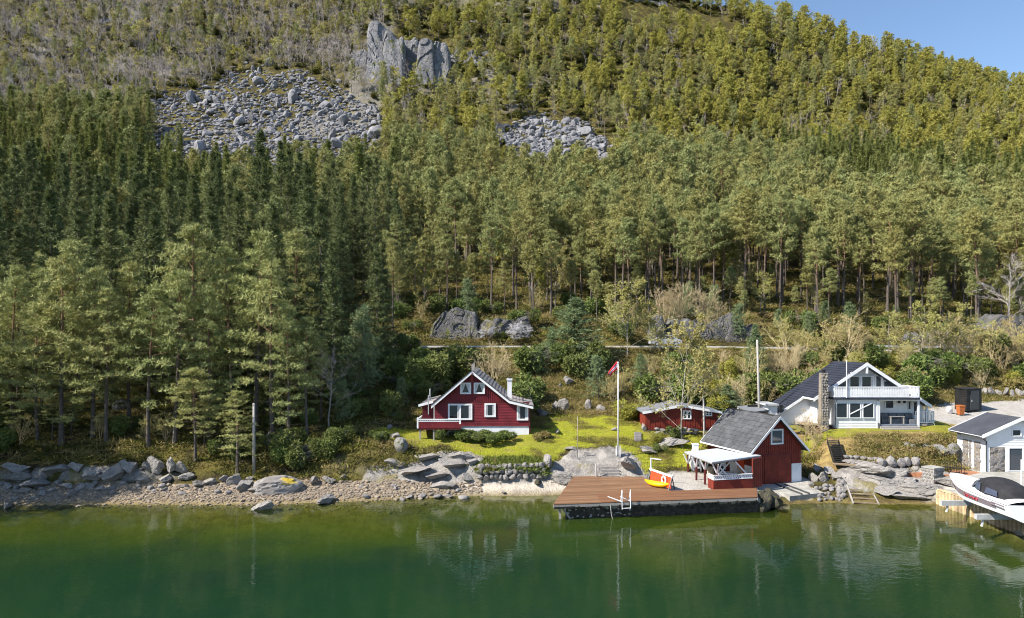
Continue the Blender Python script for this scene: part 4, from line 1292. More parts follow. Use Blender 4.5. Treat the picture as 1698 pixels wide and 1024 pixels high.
tree_top('garden_spruce', 'spruce_tree', 1252, 84, 535, 'single dark spruce behind the tall bare pole', 'spruce tree', 9, wide=1.0, i=0)
tree_top('garden_spruce', 'spruce_tree', 1210, 72, 636, 'small round spruce behind the roof of the boathouse', 'spruce tree', 9, wide=1.9, i=1)
tree_top('birch', 'birch_tree', 1131, 62.5, 545, 'slim birch with white stem in front of the red shed', 'birch tree', 10, wide=.95, i=0)
tree_top('birch', 'birch_tree', 1040, 93.5 - 6, 470, 'feathery birch below the road right of the big spruce', 'birch tree', 10, wide=1.2, i=1)
tree_top('birch', 'birch_tree', 1078, 89, 505, 'second birch below the road left of the rock cutting', 'birch tree', 10, wide=1.0, i=2)
tree_top('bare', 'bare_tree', 545, 64, 590, 'small dead leafless tree at the edge of the wood above the shrubs', 'bare tree', 11, wide=1.2, i=0)
tree_top('bare', 'bare_tree', 1668, 99.5, 435, 'leafless pale tree above the road near the right edge', 'bare tree', 11, wide=1.4, i=1)
tree_top('blossom', 'blossom_tree', 852, 97.6, 533, 'white blossoming tree behind the cabin beside the road', 'blossom tree', 6, wide=1.7)
tree_top('blossom', 'blossom_tree', 812, 98, 540, 'fainter blossoming tree left of the bright one above the road', 'blossom tree', 6, wide=1.6)
tree_top('bare_shrub', 'bare_shrub', 818, 78, 560, 'rounded leafless shrub right behind the gable of the red cabin', 'shrub', 5.5, wide=1.0)
for px, d, top, k in ((1105, 101, 470, 'bare_shrub'), (1130, 102, 462, 'bare_shrub'), (1165, 101.5, 470, 'bare_shrub'), (1190, 102, 495, 'bare_shrub'), (1050, 101, 500, 'bud_shrub')):
    tree_top(k, 'tall_shrub', px, d, top, 'tall leafless thicket stem group in front of the grey rock cutting', 'shrub', 5.5, 'thicket in front of the rock cutting')
# right bank: budding trees standing up in front of the road
for n_, (px, d, top) in enumerate(((1395, 86, 512), (1365, 87, 540), (1475, 87, 520), (1528, 86, 505), (1560, 88, 520), (1585, 87, 510), (1640, 86, 530), (1680, 87, 525), (1705, 86, 540), (1330, 88, 545), (1620, 88, 560))):
    lab = ['dense brown budding tree above the left part of the white house roof', 'low budding tree left of the dense one above the white house', 'spreading pale birch directly above the ridge of the white house',
           'tall yellow budding tree above the right rake of the white house', 'narrow budding tree between two taller ones right of the house', 'bright yellow birch above the black shed', 'brown budding tree right of the black shed',
           'wide budding tree near the right edge below the road', 'budding tree cut by the right edge of the photo', 'budding tree right of the single dark spruce', 'low budding tree behind the black shed'][n_]
    k = 'birch' if n_ in (2, 5, 3) else 'bud_shrub'
    tree_top(k, 'birch_tree' if k == 'birch' else 'budding_tree', px, d, top, lab, 'tree', 10 if k == 'birch' else 5.5, wide=1.1)
BLD = [(PX(697, 64) - 1, PX(880, 64) + 1.5, 61.8, 73), (12, 20.5, 65, 72), (18.5, 26, 53, 64), (24.5, 45, 63, 73), (38.5, 46, 56, 62), (40.5, 49.5, 70.5, 75)]
def clear(x, y):
    return not any(a < x < b_ and c < y < e for a, b_, c, e in BLD)
cnt = 0
for x, y, px in grid_points(640, 1760, 72, 90.3, 2.5):
    if not clear(x, y) or (px > 1520 and y < 81) or (px > 1330 and y < 75) : continue
    hz = px < 1100
    if hz and y < 77 and random.random() < .75: continue
    if hz and random.random() < .55: continue
    if px < 900 and random.random() < .3: continue
    q = random.random()
    if y > 84.5 and px < 1300: continue
    cnt += 1
    if px < 900:
        if 640 < px < 780 or q < .5:
            plant('bush', 'bush', x, y, random.uniform(1.0, 2.0), 'dark evergreen bush on the shaded bank behind the red cabin', 'bush', 'dark bushes behind the red cabin')
        else:
            plant('bud_shrub', 'shrub', x, y, random.uniform(.45, .75), 'brown shrub on the shaded bank behind the red cabin', 'shrub', 'brown shrubs behind the red cabin')
    elif px < 1110:
        if q < .5: plant('heath_bush', 'heath_bush', x, y, random.uniform(.55, 1.0), 'tawny heath bush on the sunny slope below the road', 'bush', 'heath bushes on the sunny slope')
        elif q < .75: plant('bush', 'bush', x, y, random.uniform(.7, 1.4), 'green bush on the sunny slope below the road', 'bush', 'green bushes on the sunny slope')
        else: plant('bud_shrub', 'shrub', x, y, random.uniform(.4, .65), 'budding shrub on the sunny slope below the road', 'shrub', 'budding shrubs on the sunny slope')
    else:
        if q < .34: plant('bud_shrub', 'shrub', x, y, random.uniform(.5, .95), 'budding shrub in the thicket behind the white house', 'shrub', 'thicket of shrubs behind the white house')
        elif q < .44: plant('bare_shrub', 'shrub', x, y, random.uniform(.5, .85), 'leafless shrub in the thicket behind the white house', 'shrub', 'leafless shrubs behind the white house')
        elif q < .72: plant('bush', 'bush', x, y, random.uniform(.9, 1.9), 'green leafy bush in the thicket behind the white house', 'bush', 'green bushes behind the white house')
        elif q < .9: plant('bright_bush', 'bush', x, y, random.uniform(.6, 1.2), 'yellow green bush in the thicket behind the white house', 'bush', 'yellow green bushes behind the white house')
        else: plant('heath_bush', 'heath_bush', x, y, random.uniform(.8, 1.4), 'tawny bush in the thicket behind the white house', 'bush', 'tawny bushes behind the white house')
for x, y, px in grid_points(-60, 700, 61, 89, 3.1):
    if px > 640 and y < 68: continue
    if random.random() < .45: continue
    if random.random() < .7:
        plant('bush', 'bush', x, y, random.uniform(.5, 1.1), 'dark bush on the floor of the wood between beach and road', 'bush', 'bushes on the floor of the wood')
    else:
        plant('young_pine', 'pine_tree', x, y, random.uniform(.35, .8), 'young pine under the taller pines between beach and road', 'pine tree', 'young pines in the wood')
for x, y, px in grid_points(640, 1760, 97.6, 110, 3.2):
    if random.random() < .5: continue
    q = random.random()
    if q < .3: plant('bush', 'bush', x, y, random.uniform(.6, 1.4), 'green bush on the rocky bank above the road', 'bush', 'bushes above the road')
    elif q < .6: plant('young_pine', 'pine_tree', x, y, random.uniform(.35, .9), 'young pine on the rocky bank above the road', 'pine tree', 'young pines above the road')
    elif q < .85: plant('bud_shrub', 'shrub', x, y, random.uniform(.4, .85), 'budding shrub on the rocky bank above the road', 'shrub', 'budding shrubs above the road')
    else: plant('heath_bush', 'heath_bush', x, y, random.uniform(.6, 1.2), 'tawny bush on the rocky bank above the road', 'bush', 'tawny bushes above the road')
for x, y, px in grid_points(640, 1010, 99.5, 116, 3.4):
    if 700 < px < 885 and y < 103.5: continue
    q = random.random()
    if q < .35: continue
    if q < .75: plant('pine', 'pine_tree', x, y, random.uniform(.3, .75), 'half grown pine on the mossy slope above the road behind the cabin', 'pine tree', 'half grown pines above the road')
    elif q < .88: plant('birch', 'birch_tree', x, y, random.uniform(.45, .85), 'slender birch on the mossy slope above the road behind the cabin', 'birch tree', 'birches above the road behind the cabin')
    else: plant('bush', 'bush', x, y, random.uniform(.7, 1.5), 'bush on the mossy slope above the road behind the cabin', 'bush', 'bushes on the mossy slope')
for x, y, px in grid_points(-80, 430, 58.7, 62.5, 2.0):
    if random.random() < .3: continue
    q = random.random()
    if q < .6: plant('bush', 'bush', x, y, random.uniform(.4, .95), 'dark bush on the bank right above the left beach rocks', 'bush', 'bushes above the left beach')
    elif q < .85: plant('shore_pine', 'pine_tree', x, y, random.uniform(.18, .5), 'young pine on the bank above the left beach rocks', 'pine tree', 'young pines above the left beach', wide=1.4)
    else: plant('bud_shrub', 'shrub', x, y, random.uniform(.3, .55), 'brown shrub on the bank above the left beach rocks', 'shrub', 'brown shrubs above the left beach')
# single bushes that can be picked out
def one(kind, name, px, d, s, label, cat_='bush', wide=1.0, group=None):
    x = PX(px, d)
    return plant(kind, name, x, d, s, label, cat_, group, wide=wide)
one('bush', 'bush', 668, 89, 1.3, 'dark bush half hiding the car in the shade left of the cabin')
one('bud_shrub', 'shrub', 1094, 89.2, .6, 'budding shrub half hiding the car under the rock cutting', 'shrub')
for px, d, sc_ in ((966, 83, 1.3), (984, 83.4, 1.4), (975, 82, 1.5), (976, 84, 1.8)):
    one('bush', 'juniper_bush', px, d, sc_, 'dark green juniper in the group below the big blue green spruce', 'bush', .9, 'junipers below the big spruce')
for px, d, sc_ in ((668, 78, 1.1), (682, 80, 1.5), (698, 78, 1.3), (706, 81, 1.7), (720, 79, 1.4), (733, 82, 1.5), (690, 76, .9), (715, 76, 1.0)):
    one('bush', 'bush', px, d, sc_, 'dark evergreen bush in the big clump left behind the red cabin roof', 'bush', 1.1, 'dark clump left behind the cabin')
for px, d, sc_ in ((752, 83, 1.2), (766, 84, 1.4), (782, 83, 1.2), (775, 81, .9)):
    one('bush', 'bush', px, d, sc_, 'dark evergreen bush in the clump right behind the cabin ridge', 'bush', 1.1, 'dark clump behind the cabin ridge')
one('bush', 'juniper_bush', 845, 70.5, 1.0, 'upright yellow green juniper directly behind the white chimney', wide=.55)
one('bright_bush', 'bush', 1050, 70.5, .75, 'bright green bush at the lawn edge left of the red shed', wide=1.8)
one('heath_bush', 'brown_bush', 905, 63.3, .62, 'small round brown bush alone on the lawn')
one('bush', 'bush', 1090, 61.5, .4, 'low green bush on the grass below the red shed steps')
one('bright_bush', 'bush', 1088, 63.6, .38, 'bright little bush below the left corner of the red shed', wide=1.7)
one('bush', 'bush', 1118, 64.6, .55, 'low dark bush in front of the red shed wall')
for n_, (px, s) in enumerate(((763, .5), (779, .52), (792, .42), (808, .5), (824, .52), (839, .46))):
    one('bush', 'shrub', px, 63.1, s, 'dark evergreen shrub along the white foundation of the red cabin, %s from the left' % ORD[n_], 'shrub', 1.5, 'shrubs along the cabin foundation')
one('bush', 'shrub', 731, 63.0, .55, 'dark shrub under the balcony of the red cabin', 'shrub', .8)
one('bare_shrub', 'bare_shrub', 1336, 64.5, .58, 'leafless twiggy shrub between boathouse roof and white house', 'shrub')
one('bare_shrub', 'bare_shrub', 1350, 63.4, .45, 'low leafless shrub right of the boathouse roof', 'shrub')
one('heath_bush', 'brown_bush', 1535, 60.2, .6, 'tawny bush on the bank beside the white garage', wide=1.3)
one('heath_bush', 'brown_bush', 1510, 61.6, .5, 'tawny bush above the boulder retaining wall', wide=1.3)
for n_, (px, d, s) in enumerate(((470, 59.0, .8), (500, 58.6, .85), (520, 59.4, .9), (540, 59.6, .8), (450, 60.5, .7), (555, 60.8, .8), (490, 60.5, 1.0))):
    one('bush', 'bush', px, d, s, 'leafy bush in the thicket above the big beach boulder', 'bush', 1.0, 'thicket above the big boulder')

# ------------------------------------------------------------------ ground cover
def mk(name, spec, mat):
    V_, T_, t_ = spec
    return mesh_np(name, V_, T_, mat, None, {'tint': t_})
tf_h = [mk('heath_tuft', tuft(300 + i, 120, .26, .05, .85, .40), M['heath']) for i in range(2)]
tf_m = [mk('moss_tuft', tuft(310 + i, 100, .22, .07, .9, .42), M['moss']) for i in range(2)]
tf_g = [mk('grass_tuft', tuft(320 + i, 50, .13, .035, .5, .25), M['grass']) for i in range(2)]
tf_l = [mk('leafy_tuft', tuft(330 + i, 60, .34, .11, .7, .3), M['grass_lush']) for i in range(2)]
def cover(name, pxa, pxb, da, db, n, protos, test, s0, s1, label):
    out = []
    while len(out) < n:
        d = math.sqrt(random.uniform(da * da, db * db))
        px = random.uniform(pxa, pxb)
        x = PX(px, d)
        if test(px, d, x):
            out.append((x, d))
    a = np.array(out)
    s = RNG.uniform(s0, s1, len(a))
    return scatter(name, np.c_[a[:, 0], a[:, 1], ground_z(a[:, 0], a[:, 1]) - .03], RNG.uniform(0, 6.28, len(a)), np.c_[s, s, s * RNG.uniform(.7, 1.3, len(a))], RNG.integers(0, len(protos), len(a)), protos, label)
def mask_at(arr, px, d):
    j = int(np.clip((px - FX[0]) / 5, 0, len(FX) - 1))
    i = int(np.clip(np.searchsorted(DG, d), 0, len(DG) - 1))
    return arr[i, j]
heath_f = lambda px, d, x: not (1362 < px < 1412 and 57.5 < d < 63.4) and mask_at(heath, px, d) > .5 and mask_at(rock, px, d) < .4 and mask_at(yard, px, d) < .4 and clear(x, d)
cover('heath_cover', 840, 1740, 58.5, 90.3, 11000, tf_h + tf_h + tf_m, heath_f, .5, 1.4, 'tawny heather and dry grass on the banks')
moss_f = lambda px, d, x: mask_at(lawn, px, d) < .3 and mask_at(rock, px, d) < .4 and mask_at(beach, px, d) < .3 and clear(x, d) and not 90.5 < d < 97
cover('forest_moss', -400, 860, 57.6, 104, 8000, tf_m + tf_m + tf_h, moss_f, .6, 1.6, 'yellow green moss and bilberry on the forest floor')
cover('forest_undergrowth', 600, 1780, 98, 150, 7000, tf_m + tf_h, lambda px, d, x: mask_at(rock, px, d) < .5, 1.0, 2.2, 'moss and dry grass under the pines')
cover('lawn_grass', 600, 1590, 58, 73, 3500, tf_g, lambda px, d, x: mask_at(lawn, px, d) > .5 and clear(x, d), .4, .9, 'mown lawn grass')
cover('rough_lawn', 880, 1240, 58.6, 72, 1600, tf_m + tf_h, lambda px, d, x: mask_at(lawn, px, d) > .5 and vnoise(x * .6, d * .6, 7.0) > .6, .3, .7, 'mossy rough patches in the lawn')
cover('leafy_ground_cover', 795, 905, 57.95, 59.5, 700, tf_l, lambda px, d, x: vnoise(x * 1.1, d * 1.1, 4.0) > .35, .4, 1.0, 'bright green ground cover above the dry stone wall')
# ------------------------------------------------------------------ rocks
import bmesh
def ico(sub):
    bm = bmesh.new()
    bmesh.ops.create_icosphere(bm, subdivisions=sub, radius=1)
    V_ = np.array([v.co[:] for v in bm.verts])
    F_ = np.array([[v.index for v in f.verts] for f in bm.faces])
    bm.free()
    return V_, F_
def rock_mesh(name, seed, sub, mat, planes=9, lo=.55, rough=.06, smooth=False):
    rng = np.random.default_rng(seed)
    V_, F_ = ico(sub)
    n = unit(rng.normal(size=(planes, 3)))
    h = rng.uniform(lo, .92, planes)
    for _ in range(2):
        for k in range(planes):
            e = V_ @ n[k] - h[k]
            V_ = V_ - np.clip(e, 0, None)[:, None] * n[k]
    if rough:
        q = (fbm(V_[:, 0] * 2.6 + seed, V_[:, 1] * 2.6, V_[:, 2] * 2.6, 5) - .5) * rough * 2
        if sub >= 4:
            q = q - np.clip(.06 - np.abs(fbm(V_[:, 0] * 1.7 + seed + 7, V_[:, 1] * 1.7, V_[:, 2] * 3.4, 3) - .5), 0, 1) * 1.6
        V_ = V_ * (1 + q[:, None])
    return mesh_np(name, V_, F_, mat, smooth=smooth)
BOULD = [rock_mesh('boulder', 400 + i, 4, M['rock'], 14, .42, .16) for i in range(5)]
SMALL = [rock_mesh('stone', 420 + i, 2, M['wallstone'], 8, .5, .05) for i in range(6)]
PEB = [rock_mesh('pebble', 440 + i, 1, M['pebble'], 5, .6, .05) for i in range(4)]
SCR = [rock_mesh('scree_block', 450 + i, 2, M['scree'], 9, .42, .03) for i in range(6)]
DARKR = [rock_mesh('weedy_rock', 460 + i, 2, M['rock_dark'], 8, .5, .1) for i in range(3)]
MOSSR = [rock_mesh('mossy_boulder', 470 + i, 3, M['rock_moss'], 9, .5, .08) for i in range(3)]

def boulder(name, px, d, wpx, hpx, label, group=None, protos=BOULD, flat=.8, sink=.28, i=None, cat_='boulder', rz=None, dz=0):
    """a rock about wpx x hpx photo pixels across"""
    x = PX(px, d)
    w, h = wpx * d / FPX / 2, hpx * d / FPX / 2
    me = protos[random.randrange(len(protos)) if i is None else i]
    o = link(name, me, None, (x, d, GZ(x, d) + h * (1 - sink * 2) + dz), (random.uniform(-.2, .2), random.uniform(-.2, .2), random.uniform(0, 6.28) if rz is None else rz), (w * 1.12, w * flat, h * 1.12))
    return tag(o, label, cat_, group)

# lone rocks one can point at
m, nt, b = new_mat('lichen_boulder')
p = nt.nodes.new('ShaderNodeTexCoord').outputs['Object']
n1, n2 = noise_tex(nt, 1.6, 6, .65, p), noise_tex(nt, 7, 5, .7, p)
sx = nt.nodes.new('ShaderNodeSeparateXYZ')
L(nt, p, sx.inputs[0])
c = mixc(nt, ramp(nt, n1.outputs[0], .35, .65), (0.17, 0.155, 0.15), (0.30, 0.285, 0.27))
vd = N(nt, 'ShaderNodeVectorMath', operation='DISTANCE')
vd.inputs[1].default_value = (.55, -.3, .55)
L(nt, p, vd.inputs[0])
ad2 = N(nt, 'ShaderNodeMath', operation='MULTIPLY_ADD')
L(nt, n2.outputs[0], ad2.inputs[0])
ad2.inputs[1].default_value = .5
L(nt, vd.outputs['Value'], ad2.inputs[2])
c = mixc(nt, ramp(nt, ad2.outputs[0], .62, .50), c, (0.50, 0.36, 0.04))
L(nt, c, b.inputs['Base Color'])
b.inputs['Roughness'].default_value = .9
L(nt, bump(nt, n2.outputs[0], .5, .1), b.inputs['Normal'])
big = rock_mesh('lichen_boulder', 501, 4, m, 12, .5, .10)
x = PX(452, 55.2)
tag(link('boulder', big, None, (x, 55.2, .62), (.1, -.12, .25), (2.35, 1.35, 1.15)), 'large grey boulder with a patch of yellow lichen on the beach', 'boulder')
boulder('boulder', 433, 51.6, 46, 17, 'pale rounded boulder standing in the shallow water before the lichen boulder', flat=.6, dz=.25)
boulder('boulder', 541, 53.6, 34, 14, 'low pale boulder at the waterline right of the lichen boulder', dz=.1)
boulder('boulder', 405, 55.2, 26, 17, 'small rock leaning on the left end of the lichen boulder')
boulder('boulder', 665, 60.2, 28, 26, 'upright pale boulder standing at the foot of the grassy bank', protos=MOSSR, i=1, sink=.15)
boulder('boulder', 908, 59.0, 30, 22, 'grey boulder at the right end of the dry stone wall', i=2, sink=.15)
boulder('boulder', 943, 79.3, 25, 18, 'pale boulder on the heath slope above the lawn', i=3, sink=.1)
boulder('boulder', 929, 78.6, 12, 9, 'small stone at the left foot of the pale heath boulder', i=0)
boulder('boulder', 924, 64.5, 13, 8, 'small grey stone on the lawn right of the brown bush', i=1, sink=.1)
boulder('boulder', 899, 72.0, 25, 17, 'low rock in the house shadow behind the cabin corner', i=4)
boulder('boulder', 921, 73.4, 18, 17, 'block of rock at the lawn edge, first from the cabin', i=0, sink=.1)
boulder('boulder', 934, 73.2, 18, 22, 'tallest block of rock at the back lawn edge', i=2, sink=.1)
boulder('boulder', 974, 73.2, 17, 20, 'grey block at the back lawn edge left of the flagpole', i=3, sink=.1)
boulder('boulder', 995, 73.0, 17, 12, 'low grey block at the back lawn edge beside the flagpole', i=1, sink=.1)
boulder('boulder', 945, 61.5, 22, 9, 'flat stone in the lawn above the left end of the deck', i=4)
boulder('boulder', 1018, 65.5, 11, 8, 'small stone in the lawn just left of the flagpole', i=4)
boulder('boulder', 1068, 66.0, 12, 15, 'pale stone at the left corner of the red shed', i=0, sink=.1)
boulder('rock_outcrop', 1110, 63.0, 62, 16, 'broad smooth rock outcrop on the grass below the red shed', i=1, sink=.3)
boulder('rock_outcrop', 1075, 61.6, 44, 12, 'lower ragged rock outcrop left of the birch stem', i=3, sink=.3)
boulder('rock_outcrop', 1040, 58.9, 44, 26, 'rounded pale rock hump behind the deck right of the steps', i=0, sink=.25)
boulder('boulder', 893, 57.3, 20, 7, 'dark flat rock lying on the sand before the dry stone wall', protos=DARKR, sink=.1)
boulder('rock_outcrop', 930, 57.6, 34, 20, 'whitish rock running from the sand under the deck', i=2, sink=.25)
boulder('boulder', 200, 67, 0.1 + 24, 20, 'mossy rock between the trunks above the left beach', protos=MOSSR)
boulder('boulder', 447, 62.2, 16, 14, 'dark rounded rock in the thicket above the lichen boulder', protos=MOSSR, sink=.1)
boulder('boulder', 645, 65, 16, 10, 'small rock on the bank left of the cabin balcony', protos=BOULD)
boulder('boulder', 655, 62.8, 24, 10, 'flat rock half buried in the lawn left of the cabin', protos=BOULD)
# blocky ledge stones at the foot of the left wood
n_ = 0
for px, py, w, h in ((30, 790, 44, 20), (58, 800, 62, 20), (128, 772, 26, 22), (10, 806, 20, 14), (190, 780, 60, 34), (215, 772, 34, 32), (258, 770, 34, 34), (285, 770, 30, 32), (300, 775, 22, 26), (245, 772, 18, 22), (330, 800, 30, 12), (90, 778, 44, 18), (150, 786, 50, 20), (30, 775, 50, 22), (275, 792, 34, 16), (235, 792, 30, 12), (310, 790, 24, 12), (345, 798, 24, 14), (372, 794, 18, 14), (388, 796, 22, 20), (108, 805, 26, 14), (133, 808, 18, 18), (146, 806, 16, 14), (156, 802, 14, 14), (165, 810, 16, 12), (118, 818, 20, 14), (72, 818, 20, 10), (85, 812, 14, 10), (40, 812, 22, 12), (98, 800, 26, 10), (185, 808, 20, 8), (186, 816, 16, 8), (25, 826, 14, 8), (12, 838, 24, 12), (55, 825, 14, 8), (305, 805, 16, 8), (410, 800, 26, 16), (420, 812, 22, 12), (520, 797, 22, 16), (547, 795, 28, 15), (570, 790, 14, 10), (500, 803, 14, 8)):
    # distance at which the ground stands at that row
    ds_ = np.arange(51.5, 60, .1)
    rows = HYP + FPX * (CH - ground_z(PX(px, ds_), ds_)) / ds_
    d = float(ds_[np.argmin(np.abs(rows - (py + h * .35)))])
    w, h = w * 1.0, h * .95
    boulder('shore_rock', px, d, w, h, 'grey rock among the blocky stones at the foot of the left wood', 'rocks along the left beach', flat=.75, sink=.2, cat_='rock')
for k in range(46):
    px = random.uniform(-10, 420) if k < 34 else random.uniform(560, 800)
    d = random.uniform(54.5, 57.2)
    w = random.uniform(6, 15)
    boulder('shore_rock', px, d, w, w * .6, 'grey rock among the blocky stones at the foot of the left wood' if k < 34 else 'small rock on the beach in front of the sloping slabs', 'rocks along the left beach' if k < 34 else 'small rocks before the slabs', protos=SMALL, cat_='rock')
# sloping slabs in front of the cabin lawn
for px, d, w, h, rz in ((690, 58.2, 60, 13, .5), (720, 57.8, 50, 13, .45), (748, 58.4, 56, 16, .5), (705, 59.2, 46, 12, .4), (765, 59.3, 40, 16, .6), (735, 57.0, 40, 10, .4), (660, 58.6, 40, 10, .4), (782, 58.5, 24, 14, .5), (775, 57.6, 22, 14, .2)):
    boulder('rock_slab', px, d, w, h, 'tilted grey slab on the shore below the cabin lawn', 'tilted slabs below the cabin', flat=1.0, sink=.22, rz=rz, cat_='rock')
for px, d, w, h in ((742, 55.6, 22, 6), (725, 55.3, 20, 6), (770, 55.3, 26, 8), (700, 55.2, 16, 5), (835, 56.2, 10, 4), (680, 55.0, 16, 5)):
    boulder('shallow_rock', px, d, w, h, 'ochre stone at the waterline in front of the sandy cove', 'stones at the cove waterline', protos=SMALL, dz=.06, cat_='rock')
# rocks of the right shore
for px, d, w, h, rz in ((1440, 57.6, 70, 20, -.35), (1480, 57.0, 76, 18, -.3), (1500, 56.2, 60, 20, -.3), (1520, 54.6, 60, 18, -.25), (1460, 56.0, 60, 16, -.3), (1500, 54.4, 76, 14, -.1), (1575, 54.6, 44, 18, -.3), (1470, 54.6, 44, 12, -.2), (1420, 58.6, 50, 16, -.4)):
    boulder('rock_slab', px, d, w, h, 'smooth pale slab between the slipway and the sheet piling', 'smooth slabs on the right shore', flat=1.0, sink=.26, rz=rz, cat_='rock')
for px, d, w, h in ((1352, 57.6, 22, 18), (1366, 57.4, 20, 20), (1376, 58.4, 22, 16), (1358, 59.4, 22, 18), (1388, 57.0, 20, 16)):
    boulder('boulder', px, d, w, h, 'grey boulder in the boathouse shadow beside the slipway', 'boulders in the boathouse shadow')
for k in range(60):
    px = random.uniform(1343, 1402)
    d = random.uniform(53.8, 56.6)
    w = random.uniform(5, 12)
    boulder('rubble_stone', px, d, w, w * .75, 'small stone in the rubble between boathouse ramp and slipway', 'rubble beside the boathouse ramp', protos=SMALL, cat_='stone')
# low rocks round the right end of the quay
for px, d, w, h in ((1262, 52.3, 28, 24), (1272, 52.0, 26, 26), (1282, 52.4, 24, 20), (1268, 51.0, 26, 20), (1285, 51.8, 20, 16), (1256, 51.3, 22, 22), (1276, 53.2, 24, 16)):
    boulder('quay_rock', px, d, w, h, 'dark weedy rock armouring the right end of the quay', 'rocks at the end of the quay', protos=DARKR, sink=.1, dz=.25, cat_='rock')

# boulder row on the gravel yard, behind the black shed
for k, px in enumerate((1634, 1644, 1655, 1667, 1679, 1690, 1702, 1716)):
    boulder('boulder', px, 80 - k * .15, 15, 13 + 4 * (k % 2), 'boulder in the row along the back of the gravel yard', 'boulders along the gravel yard', sink=.15)
# ------------------------------------------------------------------ dry stone walls: every stone its own part
def stone_wall(name, a, b_, h, label, size=.45, protos=SMALL, rows=None, depth=.5, kind_mat=None):
    a, b_ = Vector(a), Vector(b_)
    r = thing(name, label, 'stone wall', (a.x, a.y, a.z))
    Ln = (b_ - a).length
    rows = rows or max(1, round(h / (size * .7)))
    u = (b_ - a).normalized()
    back = Vector((-u.y, u.x, 0))
    if back.y < 0: back = -back
    for j in range(rows):
        s = random.uniform(0, size * .4)
        while s < Ln:
            w = size * random.uniform(.6, 1.35)
            hh = h / rows * random.uniform(.85, 1.15)
            q = u * (s + w / 2) + Vector((0, 0, (j + .45) * h / rows + random.uniform(-.05, .05))) + back * (j * .10 + random.uniform(-.06, .06))
            q.z += GZ(a.x + q.x, a.y + q.y - .25) - a.z - (b_.z - a.z) * (s / Ln) if False else 0
            link('stone', protos[random.randrange(len(protos))], r, q, (random.uniform(-.3, .3), random.uniform(-.3, .3), random.uniform(0, 6.28)), (w * .62, depth * .6, hh * .66))
            s += w * .92
    return r
stone_wall('stone_wall', P(788, 795, 57.45), P(902, 792, 57.75), 1.25, 'dry stone wall of piled grey stones above the sandy cove', .52, depth=.55)
stone_wall('stone_wall', P(590, 752, 61.6), P(668, 749, 61.4), .5, 'low row of pale stones on the bank left of the cabin', .45)
stone_wall('retaining_wall', P(1398, 772, 59.2), P(1455, 777, 59.0), .95, 'low retaining wall of rounded stones beside the black stairs', .5)
stone_wall('retaining_wall', P(1452, 786, 58.4), P(1520, 786, 58.2), 1.45, 'taller retaining wall of big rounded boulders below the bank', .85, protos=SMALL, depth=.75, rows=2)
stone_wall('retaining_wall', P(1495, 752, 60.9), P(1530, 755, 60.7), 1.0, 'short stack of boulders high on the bank near the garage', .75, depth=.7)
stone_wall('retaining_wall', P(1528, 760, 60.2), P(1578, 752, 60.4), .9, 'row of large mossy blocks on the bank beside the garage', 1.15, depth=.8, rows=1, protos=MOSSR)
stone_wall('shed_foundation', P(1085, 719, 65.2), P(1150, 719, 65.2), .55, 'rough stone footing under the red shed', .5)

# ------------------------------------------------------------------ natural rock faces
def crag(name, px0, px1, py0, py1, d, depth, mat, label, seed, amp=.6, vert=1.0, lean=.12, res=None):
    """upright rock mass, grid front with blocky relief, closed top, sides and back"""
    x0, x1 = PX(px0, d), PX(px1, d)
    zb, zt = PZ(py1, d), PZ(py0, d)
    W_, H_ = x1 - x0, zt - zb
    nx, nz, ny = 34, 30, 8
    Vs, Fs = [], []
    def surf(u, v, face):
        if face == 'f': return (x0 + W_ * u, d + lean * H_ * v, zb + H_ * v)
        if face == 'l': return (x0, d + lean * H_ * v + depth * u, zb + H_ * v)
        if face == 'r': return (x1, d + lean * H_ * v + depth * u, zb + H_ * v)
        return (x0 + W_ * u, d + lean * H_ + depth * v, zt)
    for face, (a, b_) in (('f', (nx, nz)), ('l', (ny, nz)), ('r', (ny, nz)), ('t', (nx, ny))):
        o = len(Vs)
        for i in range(a + 1):
            for j in range(b_ + 1):
                Vs.append(surf(i / a, j / b_, face))
        for i in range(a):
            for j in range(b_):
                k = o + i * (b_ + 1) + j
                q = (k, k + b_ + 1, k + b_ + 2, k + 1)
                Fs.append(q if face in ('f', 'r', 't') else q[::-1])
    V_ = np.array(Vs)
    s = 1 / max(H_, 1)
    X_, Y_, Z_ = V_[:, 0] * s, V_[:, 1] * s, V_[:, 2] * s * (.35 if vert else 1)
    blk = np.floor(fbm(X_ * 2.2 + seed, Y_ * 2.2, Z_ * 2.2, 2) * 9) / 9
    n1_ = fbm(X_ * 5 + seed, Y_ * 5, V_[:, 2] * s * 2.5, 4) - .5
    n2_ = fbm(X_ * 2.5, Y_ * 2.5 + seed, Z_ * 2, 3) - .5
    n3_ = fbm(X_ * 2.5, Y_ * 2.5, Z_ * 2 + seed + 9, 3) - .5
    V_[:, 1] += ((blk - .5) * 2.2 + n1_ * .7) * amp
    V_[:, 0] += (n2_ * 2.4 + n1_ * .5) * amp
    top = (V_[:, 2] - zb) / H_
    uu = (V_[:, 0] - x0) / W_
    prof_ = (.84 + .22 * fbm(uu * 2.3 + seed * 1.7, uu * 0 + seed, 0, 2) - np.clip(np.abs(uu - .5) * 2, 0, 1.2) ** 6 * .16) if name == 'cliff' else .62 + .55 * fbm(uu * 3.1 + seed * 1.7, uu * 0 + seed, 0, 3) - np.clip(np.abs(uu - .5) * 2, 0, 1.2) ** 4 * .45
    V_[:, 2] = zb + (V_[:, 2] - zb) * prof_ + top * n3_ * 4 * amp
    o = link(name, mesh_np(name, V_, np.array(Fs), mat), None)
    return tag(o, label, None, None, 'structure')
crag('cliff', 602, 640, 22, 142, 300, 30, M['cliff'], 'sunlit pale buttress of the cliff high on the slope', 3, 2.6, lean=.3)
